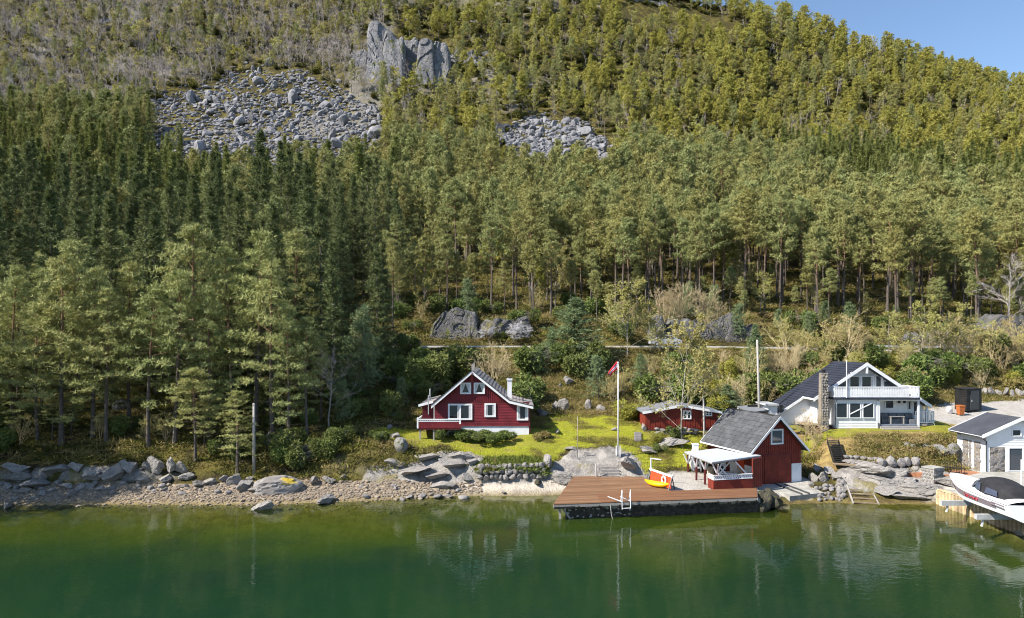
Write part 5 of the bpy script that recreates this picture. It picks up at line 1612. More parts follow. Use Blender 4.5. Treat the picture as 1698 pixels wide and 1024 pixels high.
crag('cliff', 630, 666, 30, 140, 297, 30, M['cliff'], 'front pillar of the pale cliff buttress', 5, 2.2, lean=.3)
crag('cliff', 660, 696, 60, 138, 306, 24, M['cliff'], 'recessed shaded gully of the cliff', 8, 2.6, lean=.4)
crag('cliff', 690, 718, 44, 140, 300, 26, M['cliff'], 'second darker buttress of the cliff', 12, 2.4, lean=.25)
crag('cliff', 714, 744, 58, 140, 303, 26, M['cliff'], 'lower right step of the darker buttress', 14, 2.4, lean=.25)
crag('cliff', 745, 830, 74, 112, 318, 16, M['cliff'], 'low crag continuing right of the cliff', 15, 3.0, lean=.4)
crag('cliff', 574, 606, 70, 140, 303, 18, M['cliff'], 'broken rock at the left foot of the cliff', 18, 3.0, lean=.4)
crag('crag', 1022, 1110, -12, 40, 386, 12, M['cliff'], 'dark crag near the skyline', 21, 3.0)
crag('crag', 1105, 1232, 36, 66, 372, 12, M['cliff'], 'pale crag below the dark one near the skyline', 27, 2.5)
crag('crag', 420, 470, 20, 60, 352, 10, M['cliff'], 'small grey crag among the bare trees', 33, 2.0)
crag('crag', 150, 235, 22, 70, 350, 10, M['cliff'], 'grey crag in the upper left wood', 35, 2.0)
crag('rock_face', 716, 792, 503, 566, 98.3, 5, M['roadcut'], 'dark streaked rock face above the road behind the cabin', 41, .55)
crag('rock_face', 788, 880, 518, 574, 98.6, 5, M['roadcut'], 'mossy rock face right of the dark one', 44, .6)
crag('rock_face', 1078, 1108, 518, 578, 97.6, 6, M['roadcut'], 'pale upright end of the road cutting', 47, .45)
crag('rock_face', 1106, 1165, 522, 578, 98.6, 5, M['roadcut'], 'shaded face of the road cutting', 50, .5)
crag('rock_face', 1160, 1228, 516, 577, 97.9, 5, M['roadcut'], 'bulging grey rock in the road cutting', 53, .7)
crag('rock_face', 1222, 1262, 533, 577, 97.8, 4, M['roadcut'], 'low end block of the road cutting', 56, .5)
crag('rock_face', 1500, 1640, 543, 576, 98.0, 4, M['roadcut'], 'low shaded cutting above the road on the right', 59, .5)
crag('rock_face', 1640, 1740, 518, 578, 98.0, 4, M['roadcut'], 'dark cutting above the road at the right edge', 62, .6)

# ------------------------------------------------------------------ scree fields: the largest blocks one by one, the rest as rubble
def scree_pts(poly, n):
    out = []
    ds_ = np.arange(212, 345, .5)
    xs_ = [q[0] for q in poly]; ys_ = [q[1] for q in poly]
    cache = {}
    while len(out) < n:
        px, py = random.uniform(min(xs_) - 25, max(xs_) + 25), random.uniform(min(ys_) - 12, max(ys_) + 12)
        wob = (float(vnoise(px * .035, py * .06, 5.0)) - .5)
        if not inpoly(px + wob * 46 + random.gauss(0, 5), py + wob * 30 + random.gauss(0, 4), poly): continue
        k = int(px / 6)
        if k not in cache:
            cache[k] = HYP + FPX * (CH - ground_z(PX(k * 6 + 3, ds_), ds_)) / ds_
        r = cache[k]
        i = np.where(r <= py)[0]
        if len(i) == 0: continue
        out.append((PX(px, ds_[i[0]]), float(ds_[i[0]])))
    return out
for poly, nb, ns, lab in ((SCREE[0], 190, 5000, 'angular grey block in the large boulder field below the cliff'), (SCREE[1], 70, 1900, 'angular grey block in the smaller boulder field further right')):
    grp = 'blocks of the large boulder field' if nb > 100 else 'blocks of the smaller boulder field'
    pts = scree_pts(poly, nb)
    for x, y in pts:
        s = random.uniform(.9, 2.0) * (random.uniform(1.4, 2.1) if random.random() < .16 else 1)
        o = link('scree_block', SCR[random.randrange(6)], None, (x, y, GZ(x, y) + s * .25), [random.uniform(0, 6.28) for _ in range(3)], (s * random.uniform(.9, 1.5), s * random.uniform(.7, 1.1), s * random.uniform(.5, .9)))
        tag(o, lab, 'boulder', grp)
    a = np.array(scree_pts(poly, ns))
    s = np.clip(np.exp(RNG.normal(-.55, .42, len(a))), .22, 2.0)
    # tumbled orientations come from six differently turned copies
    prs = []
    for i in range(6):
        q = SCR[i].copy()
        q.transform(Matrix.Rotation(i * 1.1, 4, 'X') @ Matrix.Rotation(i * .7, 4, 'Y'))
        prs.append(q)
    scatter('scree_rubble', np.c_[a[:, 0], a[:, 1], ground_z(a[:, 0], a[:, 1]) + s * .1], RNG.uniform(0, 6.28, len(a)), np.c_[s * 1.3, s, s * .8], RNG.integers(0, 6, len(a)), prs, 'loose grey rubble between the larger blocks of the boulder field')
# pebbles of the beach
out = []
while len(out) < 9000:
    d = random.uniform(52.2, 58); px = random.uniform(-60, 800)
    x = PX(px, d)
    if mask_at(beach, px, d) > .5 and (GZ(x, d) > .14 or random.random() < .15): out.append((x, d))
a = np.array(out)
s = RNG.uniform(.04, .12, len(a)) * np.where(RNG.uniform(0, 1, len(a)) < .06, 2.0, 1)
scatter('beach_pebbles', np.c_[a, ground_z(a[:, 0], a[:, 1]) + s * .2], RNG.uniform(0, 6.28, len(a)), np.c_[s * 1.2, s, s * .7], RNG.integers(0, 4, len(a)), PEB, 'rounded beige and grey pebbles of the beach')
# ------------------------------------------------------------------ building helpers
class Bld:
    """collects parts of one building; coordinates are local to the matrix T"""
    def __init__(s, name, label, cat_, base, T=None, group=None):
        s.root = thing(name, label, cat_, base, group)
        s.T = T
    def part(s, name, mb, mat, parent=None, label=None, kind=None, smooth=False):
        o = mb.build(name, mat, parent or s.root, smooth, s.T)
        return tag(o, label, None, None, kind)
    def box(s, name, mat, x0, x1, y0, y1, z0, z1, parent=None, label=None):
        return s.part(name, MB().box(x0, x1, y0, y1, z0, z1), mat, parent, label)
    def window(s, x0, x1, z0, z1, y, panes=1, fw=.12, frame=None, glass=None, curtain=None, name='window', label=None, proud=.07, bars=0):
        frame = frame or M['white']
        mb = MB()
        mb.box(x0, x1, y - proud, y + .02, z1 - fw, z1).box(x0, x1, y - proud - .02, y + .02, z0, z0 + fw)
        mb.box(x0, x0 + fw, y - proud, y + .02, z0 + fw, z1 - fw).box(x1 - fw, x1, y - proud, y + .02, z0 + fw, z1 - fw)
        iw = (x1 - x0 - 2 * fw)
        for k in range(1, panes):
            xm = x0 + fw + iw * k / panes
            mb.box(xm - fw * .55, xm + fw * .55, y - proud, y + .02, z0 + fw, z1 - fw)
        for k in range(1, bars + 1):
            zm = z0 + fw + (z1 - z0 - 2 * fw) * k / (bars + 1)
            mb.box(x0 + fw, x1 - fw, y - proud + .02, y + .02, zm - .025, zm + .025)
        w = s.part(name, mb, frame, label=label)
        for k in range(panes):
            a = x0 + fw + iw * k / panes + (fw * .55 if k else 0)
            b_ = x0 + fw + iw * (k + 1) / panes - (fw * .55 if k < panes - 1 else 0)
            s.part('pane', MB().box(a, b_, y - .03, y + .015, z0 + fw, z1 - fw), glass or M['glass'], w)
            if curtain:
                cz = MB()
                g = b_ - a
                for side in (0, 1):
                    if curtain == 'tied':
                        xa = a if side == 0 else b_
                        sg = 1 if side == 0 else -1
                        cz.prism([(xa, y - .036, z1 - fw), (xa + sg * g * .45, y - .036, z1 - fw), (xa + sg * g * .12, y - .036, z0 + fw + .05), (xa, y - .036, z0 + fw + .05)], (0, -.012, 0))
                    elif curtain == 'sides' or (curtain == 'right' and side == 1):
                        xa = a if side == 0 else b_ - g * .2
                        for q in range(3):
                            cz.box(xa + g * .066 * q, xa + g * .066 * (q + 1), y - .042 - .012 * (q % 2), y - .034, z0 + fw, z1 - fw)
                if cz.v: s.part('curtain', cz, M['curtain'], w)
        return w
    def battens(s, x0, x1, zlo, zhi, y, step, w, mat, t=.03, name='cladding'):
        mb = MB()
        x = x0 + step / 2
        while x < x1:
            a, b_ = (zlo(x) if callable(zlo) else zlo), (zhi(x) if callable(zhi) else zhi)
            if b_ - a > .05: mb.box(x - w / 2, x + w / 2, y - t, y + .01, a, b_)
            x += step
        return s.part(name, mb, mat, kind='stuff')
    def siding(s, xlo, xhi, z0, z1, y, step, mat, t=.03, name='cladding'):
        mb = MB()
        z = z0
        while z < z1 - .02:
            a, b_ = (xlo(z) if callable(xlo) else xlo), (xhi(z) if callable(xhi) else xhi)
            zt = min(z + step, z1)
            if b_ - a > .1:
                mb.hexa([(a, y - t, z), (b_, y - t, z), (b_, y + .01, z), (a, y + .01, z), (a, y - .006, zt), (b_, y - .006, zt), (b_, y + .01, zt), (a, y + .01, zt)])
            z += step
        return s.part(name, mb, mat, kind='stuff')
    def railing(s, a, b_, h, mat, post=.08, gap=.14, bw=.08, top=.1, name='railing', solid=None):
        """handrail, bottom rail and balusters between two points at floor level"""
        a, b_ = Vector(a), Vector(b_)
        mb = MB()
        u = Vector((0, 0, 1))
        mb.beam(a + u * h, b_ + u * h, top, .07).beam(a + u * .12, b_ + u * .12, .06, .08)
        n = max(1, int((b_ - a).length / gap))
        for k in range(n + 1):
            p = a.lerp(b_, k / n)
            mb.beam(p + u * .1, p + u * h, bw, .03, up=(b_ - a).cross(u))
        return s.part(name, mb, mat)

# ------------------------------------------------------------------ the red cabin
d0 = 64.0
def cx_(px): return PX(px, d0)
def cz_(py): return PZ(py, d0)
XL, XR = cx_(721), cx_(878)
zb = cz_(706.5)
ap, fl, er = (cx_(783.3), cz_(614)), (cx_(844), cz_(662.5)), (cx_(884), cz_(672))
el_ = (cx_(716), cz_(671.5))
cab = Bld('red_cabin', 'dark red cabin with white framed windows and a swept tiled roof above the lawn', 'cabin', (cx_(790), d0 + 4, zb - .8))
def roof_z(x):
    if x < ap[0]: return ap[1] + (el_[1] - ap[1]) * (ap[0] - x) / (ap[0] - el_[0])
    if x < fl[0]: return ap[1] + (fl[1] - ap[1]) * (x - ap[0]) / (fl[0] - ap[0])
    return fl[1] + (er[1] - fl[1]) * (x - fl[0]) / (er[0] - fl[0])
DB = d0 + 8
wl = MB().prism([(XL, d0, zb), (XR, d0, zb), (XR, d0, roof_z(XR) - .16), (fl[0], d0, fl[1] - .16), (ap[0], d0, ap[1] - .16), (XL, d0, roof_z(XL) - .16)], (0, 8, 0))
cab.part('wall', wl, M['red'])
xw = cx_(697)
lz0, lz1 = cz_(672.5), cz_(666)
cab.part('side_wing', MB().box(xw, XL, d0 + 1.5, DB - .4, zb, lz0 - .05), M['red'])
cab.siding(XL + .02, XR - .02, zb + .02, cz_(667), d0, .145, M['red'])
cab.siding(xw + .02, XL - .02, zb + .02, lz0 - .3, d0 + 1.5, .145, M['red'])
cab.battens(XL, XR, cz_(666.5), lambda x: roof_z(x) - .2, d0, .2, .11, M['red'])
cab.part('floor_band', MB().box(XL, XR, d0 - .045, d0 + .01, cz_(667.2), cz_(666.2)), M['red_trim'])
cab.part('corner_board', MB().box(XR - .12, XR + .03, d0 - .05, d0 + .1, zb, roof_z(XR) - .2), M['red_trim'])
cab.part('foundation', MB().box(XL + .05, XR - .05, d0 + .05, DB - .1, zb - 2.2, zb), M['whitewash'])
# roof: tiled slabs
def slab(pts, y0, y1, t):
    mb = MB()
    for (xa, za), (xb, zb2) in zip(pts[:-1], pts[1:]):
        mb.prism([(xa, y0, za), (xb, y0, zb2), (xb, y0, zb2 - t), (xa, y0, za - t)], (0, y1 - y0, 0))
    return mb
prof = [el_, ap, fl, er]
rf = cab.part('roof', slab(prof, d0 - .55, DB + .4, .1), M['tile_old'])
# courses of tiles on the right slope and the flared eave
tiles = MB()
def course(a, b_, n, y0, y1, w=.28):
    a, b_ = Vector((a[0], 0, a[1])), Vector((b_[0], 0, b_[1]))
    nrm = Vector((-(b_ - a).z, 0, (b_ - a).x)).normalized()
    if nrm.z < 0: nrm = -nrm
    for k in range(n):
        p, q = a.lerp(b_, k / n) + nrm * .015, a.lerp(b_, (k + 1.08) / n) + nrm * .05
        y = y0
        while y < y1 - .05:
            tiles.hexa([Vector((p.x, y + .01, p.z)) - nrm * .02, Vector((p.x, y + w - .01, p.z)) - nrm * .02, Vector((q.x, y + w - .01, q.z)) - nrm * .05, Vector((q.x, y + .01, q.z)) - nrm * .05,
                        Vector((p.x, y + .01, p.z)), Vector((p.x, y + w - .01, p.z)), Vector((q.x, y + w - .01, q.z)), Vector((q.x, y + .01, q.z))])
            y += w
course(ap, fl, 12, d0 - .5, DB + .35)
course(fl, er, 7, d0 - .5, DB + .35)
course(ap, el_, 14, d0 - .5, DB + .35)
tl = cab.part('roof_tiles', tiles, M['tile_old'], rf, kind='stuff')
cab.part('wing_roof', slab([(cx_(691.5) , lz0), (cx_(717), lz1)], d0 + 1.0, DB, .14), M['tile_old'])
bb = MB()
for (a, b_) in ((el_, ap), (ap, fl), (fl, er)):
    bb.prism([(a[0], d0 - .58, a[1] - .02), (b_[0], d0 - .58, b_[1] - .02), (b_[0], d0 - .58, b_[1] - .27), (a[0], d0 - .58, a[1] - .27)], (0, .05, 0))
cab.part('bargeboard', bb, M['white'])
eg = MB()
for (a, b_) in ((el_, ap), (ap, fl), (fl, er)):
    eg.prism([(a[0], d0 - .6, a[1] + .05), (b_[0], d0 - .6, b_[1] + .05), (b_[0], d0 - .6, b_[1] - .02), (a[0], d0 - .6, a[1] - .02)], (0, .1, 0))
cab.part('roof_edge', eg, M['dark_metal'])
cab.part('wing_fascia', MB().prism([(cx_(691.4), d0 + .97, lz0 + .03), (cx_(716), d0 + .97, lz1 + .03), (cx_(716), d0 + .97, lz1 - .2), (cx_(691.4), d0 + .97, lz0 - .2)], (0, .04, 0)), M['white'])
fz = ap[1]
cab.part('ridge_finial', MB().prism([(ap[0] - .05, d0 - .56, fz - .1), (ap[0] + .1, d0 - .56, fz - .05), (ap[0] + .28, d0 - .56, fz + .45), (ap[0] + .2, d0 - .56, fz + .95), (ap[0] + .1, d0 - .56, fz + .55), (ap[0] - .02, d0 - .56, fz + .75), (ap[0] - .04, d0 - .56, fz + .3)], (0, .06, 0)), M['grey_wood'])
cab.part('gable_drop', MB().box(ap[0] - .035, ap[0] + .035, d0 - .63, d0 - .585, fz - 1.05, fz - .15), M['red_trim'])
for a, b_, t, u, pn_, cu in ((763, 781.3, 634, 653, 1, 'tied'), (785.6, 804, 634, 652.6, 1, 'tied'), (743, 783.2, 669, 695.8, 2, 'right'), (803.4, 822.2, 668.3, 691, 1, 'sides'), (857, 876, 671, 696.5, 1, 'sides')):
    cab.window(cx_(a), cx_(b_), cz_(u), cz_(t), d0 - .03, pn_, .15, curtain=cu)
# balcony in front of and beside the wall
bd = 62.4
bx0, bx1 = PX(692.3, bd), PX(763.3, bd)
bz0, bz1 = PZ(709.5, bd), PZ(695, bd)
bal = cab.part('balcony', MB().box(bx0, bx1, bd, d0 - .04, bz0 - .14, bz0).box(bx0, XL - .1, d0 - .04, d0 + 1.5, bz0 - .14, bz0), M['red_trim'])
mb = MB()
x = bx0
while x < bx1 - .05:
    mb.box(x + .008, min(x + .125, bx1), bd - .035, bd, bz0 - .02, bz1 - .18)
    x += .135
y = bd + .05
while y < d0 + 1.4:
    mb.box(bx0 - .035, bx0, y + .008, y + .125, bz0 - .02, bz1 - .18)
    y += .135
cab.part('balcony_boards', mb, M['red'], bal, kind='stuff')
mb = MB().box(bx0 - .06, bx1 + .06, bd - .08, bd + .1, bz1 - .03, bz1 + .03).box(bx0 - .04, bx1 + .04, bd - .05, bd - .02, bz1 - .21, bz1 - .15)
mb.box(bx0 - .06, bx0 + .06, bd + .1, d0 + 1.4, bz1 - .03, bz1 + .03).box(bx0 - .05, bx0 - .03, bd, d0 + 1.4, bz1 - .21, bz1 - .15)
x = bx0
k = 0
while x < bx1 - .1:       # cut-out pattern of the white band
    mb.prism([(x, bd - .05, bz1 - .16), (x + .1, bd - .05, bz1 - .16), (x + .2, bd - .05, bz1 - .03), (x + .1, bd - .05, bz1 - .03)], (0, .025, 0))
    x += .165
    if x > bx0 + (bx1 - bx0) * .6: mb.box(x, x + .165, bd - .05, bd - .03, bz1 - .16, bz1 - .03)
mb.box(bx0 - .05, bx0 + .09, bd - .06, bd + .08, bz0 - .02, bz1 + .16).box(bx1 - .1, bx1 + .05, bd - .06, bd + .08, bz1 - .42, bz1 + .2)
cab.part('balcony_rail', mb, M['white'], bal)
cab.part('balcony_post', MB().box(bx0 + .15, bx0 + .3, bd + .1, bd + .25, GZ(bx0, bd) - .3, bz0 - .13).box(PX(719, bd) - .07, PX(719, bd) + .07, bd + .1, bd + .24, GZ(bx0 + 1, bd) - .3, bz0 - .13).box(PX(719.5, bd) - .05, PX(719.5, bd) + .05, bd + .12, bd + .22, bz1 - .1, PZ(671, bd)), M['grey_wood'], bal)
# basement door and window below the balcony
cab.window(cx_(741.5), cx_(757.5), cz_(728), cz_(711.5), d0 + .04, 1, .2, name='basement_window', proud=.12)
# chimney and pipes
chx0, chx1 = PX(841.2, 66.3), PX(848.6, 66.3)
ch = cab.part('chimney', MB().box(chx0, chx1, 66.1, 66.6, fl[1] - .5, PZ(630, 66.3)).box(chx0 - .06, chx1 + .06, 66.04, 66.66, PZ(630, 66.3), PZ(627.5, 66.3)), M['whitewash'])
cab.part('chimney_pot', MB().tube([((chx0 + chx1) / 2, 66.35, PZ(627.5, 66.3)), ((chx0 + chx1) / 2, 66.35, PZ(624.5, 66.3))], .11, 8), M['dark_metal'], ch)
cab.part('vent_pipe', MB().tube([(PX(867, 66), 66, er[1]), (PX(867, 66), 66, PZ(657, 66))], .07, 8), M['dark_metal'])
cab.part('flue_pipe', MB().tube([(PX(713, 64.2), 64.3, PZ(664, 64)), (PX(713, 64.2), 64.3, PZ(644.5, 64))], .06, 8).tube([(PX(710.5, 64.2), 64.2, PZ(687, 64)), (PX(710.5, 64.2), 64.2, PZ(655, 64))], .045, 8), M['metal'])
cab.part('downpipe', MB().tube([(XR + .02, d0 + .1, roof_z(XR) - .25), (XR + .06, d0 + .05, zb - .6)], .05, 6), M['red_trim'])

# ------------------------------------------------------------------ the boathouse
ang = math.atan2(.309, .951)
bc = Vector((PX(1288.5, 57), 57.0, .76))
T = Matrix.Translation(bc) @ Matrix.Rotation(ang, 4, 'Z')
bh = Bld('boathouse', 'rust red boathouse with slate roof and double doors beside the deck', 'boathouse', tuple(bc), T)
hw, DP = 2.4, 6.4
zap, zev = 5.62, 2.72
def bz_(x): return zap - (zap - zev) * abs(x) / 2.92
bh.part('wall', MB().prism([(-hw, 0, 0), (hw, 0, 0), (hw, 0, bz_(hw) - .14), (0, 0, zap - .14), (-hw, 0, bz_(hw) - .14)], (0, DP, 0)), M['red2'])
dx0, dx1, dzt = -1.28, 1.37, 2.36
bh.battens(-hw, hw, lambda x: dzt + .04 if dx0 - .05 < x < dx1 + .05 else (.0 if x < dx0 else 1.62), lambda x: bz_(x) - .17, 0, .19, .125, M['red2'], .028)
for a, b_ in ((dx0, (dx0 + dx1) / 2 - .015), ((dx0 + dx1) / 2 + .015, dx1)):
    dr = bh.part('door', MB().box(a, b_, -.03, .01, .04, dzt), M['red2'])
    mb = MB()
    z = .05
    while z < dzt - .1:
        mb.box(a + .03, b_ - .03, -.055, -.028, z, z + .125)
        z += .14
    mb.box(a, a + .03, -.06, -.028, .04, dzt).box(b_ - .03, b_, -.06, -.028, .04, dzt)
    bh.part('door_board', mb, M['red2'], dr, kind='stuff')
bh.part('door_lintel', MB().box(dx0 - .08, dx1 + .08, -.07, .01, dzt + .005, dzt + .1), M['red_trim'])
bh.part('foundation_block', MB().box(dx1 + .06, hw + .02, -.05, .3, -.1, 1.6), M['whitewash'])
bh.window(-.66, .58, 3.28, 4.55, 0, 1, .13, glass=M['glass_blue'], proud=.08)
for x in (-.3, .12):
    bh.part('vent', MB().box(x, x + .16, -.045, -.005, 4.86, 5.0), M['red_trim'])
# roof with slate shingles, each its own piece on the visible slope
sl = MB()
sl.prism([(-2.92, -.42, zev), (0, -.42, zap), (0, -.42, zap - .12), (-2.92, -.42, zev - .12)], (0, DP + .7, 0))
sl.prism([(0, -.42, zap), (2.92, -.42, zev), (2.92, -.42, zev - .12), (0, -.42, zap - .12)], (0, DP + .7, 0))
rf = bh.part('roof', sl, M['slate'])
sd = Vector((2.92, 0, zap - zev))
sl_len = sd.length
nrow, ncol = 9, 11
row, colw = sl_len / nrow, (DP + .6) / ncol
sm = MB().box(-row * .54, row * .54, -colw * .49, colw * .49, -.018, .018)
proto = None
a_s = math.atan2(zap - zev, 2.92)
for j in range(nrow):
    for k in range(ncol):
        s = (j + .5) * row
        p = Vector((-2.92 + sd.x * s / sl_len, -.4 + (k + .5) * colw, zev + sd.z * s / sl_len)) + Vector((-math.sin(a_s), 0, math.cos(a_s))) * (.035 + random.uniform(0, .012))
        w = T @ p - bc
        if proto is None:
            proto = sm.build('shingle', M['slate'])
            o = proto
        else:
            o = proto.copy()
            COL.objects.link(o)
        o.parent = rf
        o.location = w
        o.rotation_euler = (Matrix.Rotation(ang, 3, 'Z') @ Matrix.Rotation(-a_s + .06 + random.uniform(-.02, .02), 3, 'Y')).to_euler()
bb = MB()
for sg in (-1, 1):
    bb.prism([(sg * 2.95, -.46, zev + .0), (0, -.46, zap + .03), (0, -.46, zap - .22), (sg * 2.95, -.46, zev - .22)], (0, .04, 0))
    bb.prism([(sg * 2.95, DP + .29, zev + .03), (0, DP + .29, zap + .05), (0, DP + .29, zap - .2), (sg * 2.95, DP + .29, zev - .2)], (0, .04, 0))
bb.beam((-2.96, -.42, zev - .05), (-2.96, DP + .3, zev - .05), .05, .12)
bh.part('bargeboard', bb, M['white'])
bh.part('ridge_cap', MB().prism([(-.12, -.44, zap - .06), (0, -.44, zap + .08), (.12, -.44, zap - .06)], (0, DP + .75, 0)), M['dark'])
# white left wall with red shutters, seen under the shelter
bh.part('left_wall_render', MB().box(-hw - .05, -hw, .1, DP - .1, -.1, 1.55), M['whitewash'])
bh.part('left_door', MB().box(-hw - .09, -hw - .04, 1.0, 1.9, 0, 1.9), M['orange'])
bh.part('left_door', MB().box(-hw - .09, -hw - .04, 3.0, 3.5, .1, 1.9), M['red2'])
# concrete ramp with rails
rp = thing('boat_ramp', 'concrete ramp with dark rails in front of the boathouse doors', 'boat ramp', (bc.x, bc.y - 2, .3))
mb = MB().hexa([(-1.5, -3.3, -.9), (2.0, -3.1, -.9), (2.2, -.1, -.4), (-1.7, -.1, -.4), (-1.5, -3.3, -.22), (2.0, -3.1, -.22), (2.2, -.1, .02), (-1.7, -.1, .02)])
o = mb.build('slab', M['concrete'], rp, M=T)
mb = MB()
for x in (-.35, .35):
    mb.beam((x, -.1, .07), (x + .1, -3.2, -.15), .1, .1)
mb.build('rail', M['dark_metal'], rp, M=T)

# ------------------------------------------------------------------ the open shelter beside the boathouse
roofc = [Vector(v) for v in ((15.4, 52.9, 3.27), (20.0, 55.2, 3.42), (18.3, 60.3, 3.22), (14.9, 59.4, 3.04))]
sh = Bld('open_shelter', 'open shelter with pale flat roof on red posts at the boathouse side', 'shelter', (16.8, 56, 1.05))
sh.part('roof', MB().hexa([v - Vector((0, 0, .09)) for v in roofc] + roofc), M['panel_roof'])
fb = MB()
for i in range(4):
    a, b_ = roofc[i] - Vector((0, 0, .09)), roofc[(i + 1) % 4] - Vector((0, 0, .09))
    c_ = (roofc[0] + roofc[2]) / 2 - Vector((0, 0, .09))
    fb.beam(a.lerp(c_, .05), b_.lerp(c_, .05), .1, .18)
sh.part('roof_beam', fb, M['grey_wood'])
for px, d in ((1189, 53.7), (1169, 55.6), (1154.8, 57.3), (1141, 59.2)):
    x = PX(px, d)
    f = (d - 53) / 6.4
    zt = 3.2 - .22 * f - .1
    ps = sh.part('post', MB().box(x - .07, x + .07, d - .07, d + .07, 1.0, zt), M['red_trim'])
    br = MB()
    for sg in (-1, 1):
        br.beam((x, d - .0, zt - .85), (x + sg * .08, d + sg * .55, zt - .02), .07, .1)
        br.beam((x + .0, d, zt - .85), (x + .5 * (1 if sg > 0 else -1) * .8, d + sg * .1, zt - .02), .07, .1)
    sh.part('brace', br, M['white'], ps)
sh.part('brace', MB().beam((15.9, 53.9, 3.05), (17.3, 54.4, 1.75), .06, .1).beam((16.0, 53.9, 1.9), (17.4, 54.6, 3.1), .05, .09).beam((18.9, 54.6, 1.75), (17.6, 54.2, 3.1), .06, .1), M['white'])
wa, wb = Vector((PX(1183, 53.5), 53.5, 1.02)), Vector((PX(1247.5, 54.3), 54.3, 1.02))
lw = sh.part('low_wall', MB().beam(wa + Vector((0, 0, .36)), wb + Vector((0, 0, .36)), .08, .72).beam(wa + Vector((0, 0, .36)), wa + Vector((-.12, 1.0, .36)), .08, .72), M['red2'])
mb = MB()
for k in range(5):
    z = .07 + k * .145
    mb.beam(wa + Vector((0, -.05, z)), wb + Vector((0, -.05, z)), .02, .125)
sh.part('low_wall_board', mb, M['red2'], lw, kind='stuff')
mb = MB()
mb.beam(wa + Vector((0, -.02, .77)), wb + Vector((0, -.02, .77)), .1, .06).beam(wa + Vector((0, -.02, 1.10)), wb + Vector((0, -.02, 1.10)), .1, .06)
mb.beam(wa + Vector((0, 0, .93)), wa + Vector((-.12, 1.0, .93)), .05, .36)
n = 20
for k in range(n):
    a, b_ = wa.lerp(wb, k / n), wa.lerp(wb, (k + 1) / n)
    if k % 5 == 4:
        mb.beam(a.lerp(b_, .1) + Vector((0, -.02, .93)), a.lerp(b_, .9) + Vector((0, -.02, .93)), .03, .3)
    else:
        mb.beam(a + Vector((0, -.02, .79)), b_ + Vector((0, -.02, 1.08)), .03, .09)
sh.part('white_rail', mb, M['white'], lw)
ra, rb = Vector((PX(1247.5, 54.3), 54.3, 1.0)), Vector((PX(1263, 54.95), 54.95, 1.0))
pn2 = sh.part('side_panel', MB().beam(ra + Vector((0, 0, 1.15)), rb + Vector((0, 0, 1.15)), .1, 2.3), M['red2'])
mb = MB()
for k in range(5):
    a, b_ = ra.lerp(rb, (k + .15) / 5), ra.lerp(rb, (k + .85) / 5)
    mb.beam(a + Vector((0, -.06, 1.15)), b_ + Vector((0, -.06, 1.15)), .03, 2.28)
sh.part('panel_board', mb, M['red2'], pn2, kind='stuff')
# garden furniture under the shelter
for px, d, lab, rz in ((1182, 57.0, 'beige cushioned garden chair at the open side of the shelter', .4), (1228, 57.2, 'beige cushioned garden chair deeper inside the shelter', -.5)):
    x = PX(px, d)
    ch = thing('garden_chair', lab, 'chair', (x, d, 1.06))
    ch.rotation_euler = (0, 0, rz)
    def loc(mb, nm, mat): 
        me_o = mb.build(nm, mat); me_o.parent = ch
    loc(MB().box(-.3, .3, -.3, .3, .36, .48), 'seat', M['beige'])
    loc(MB().hexa([(-.3, .2, .45), (.3, .2, .45), (.3, .32, .45), (-.3, .32, .45), (-.3, .38, 1.05), (.3, .38, 1.05), (.3, .48, 1.05), (-.3, .48, 1.05)]), 'backrest', M['beige'])
    for sx_ in (-.26, .26):
        for sy_ in (-.26, .26):
            loc(MB().box(sx_ - .03, sx_ + .03, sy_ - .03, sy_ + .03, 0, .37), 'leg', M['old_wood'])
x = PX(1205, 57); tb = thing('garden_table', 'low pale garden table between the shelter chairs', 'table', (x, 57, 1.06))
MB().box(x - .7, x + .7, 56.6, 57.4, 1.66, 1.72).build('tabletop', M['white'], tb)
for sx_ in (-.6, .6):
    for sy_ in (-.3, .3):
        MB().box(x + sx_ - .04, x + sx_ + .04, 57 + sy_ - .04, 57 + sy_ + .04, 1.03, 1.66).build('leg', M['white'], tb)
# white garden fireplace behind the shelter
x = PX(1153.5, 59.6)
gf = Bld('garden_fireplace', 'white masonry garden fireplace with chimney behind the shelter', 'fireplace', (x, 59.6, 1.1))
gf.part('hearth', MB().box(x - .42, x + .42, 59.3, 60.1, 1.0, 2.6).prism([(x - .42, 59.3, 2.6), (x + .42, 59.3, 2.6), (x + .24, 59.45, 3.1), (x - .24, 59.45, 3.1)], (0, .6, 0)), M['whitewash'])
gf.part('flue', MB().box(x - .22, x + .22, 59.5, 59.95, 3.1, PZ(737, 59.6)).box(x - .27, x + .27, 59.45, 60.0, PZ(737, 59.6), PZ(735.5, 59.6)), M['whitewash'])
gf.part('fire_opening', MB().box(x - .2, x + .3, 59.26, 59.302, 1.15, 1.6).box(x - .18, x + .2, 59.26, 59.302, 1.8, 2.5), M['dark'])

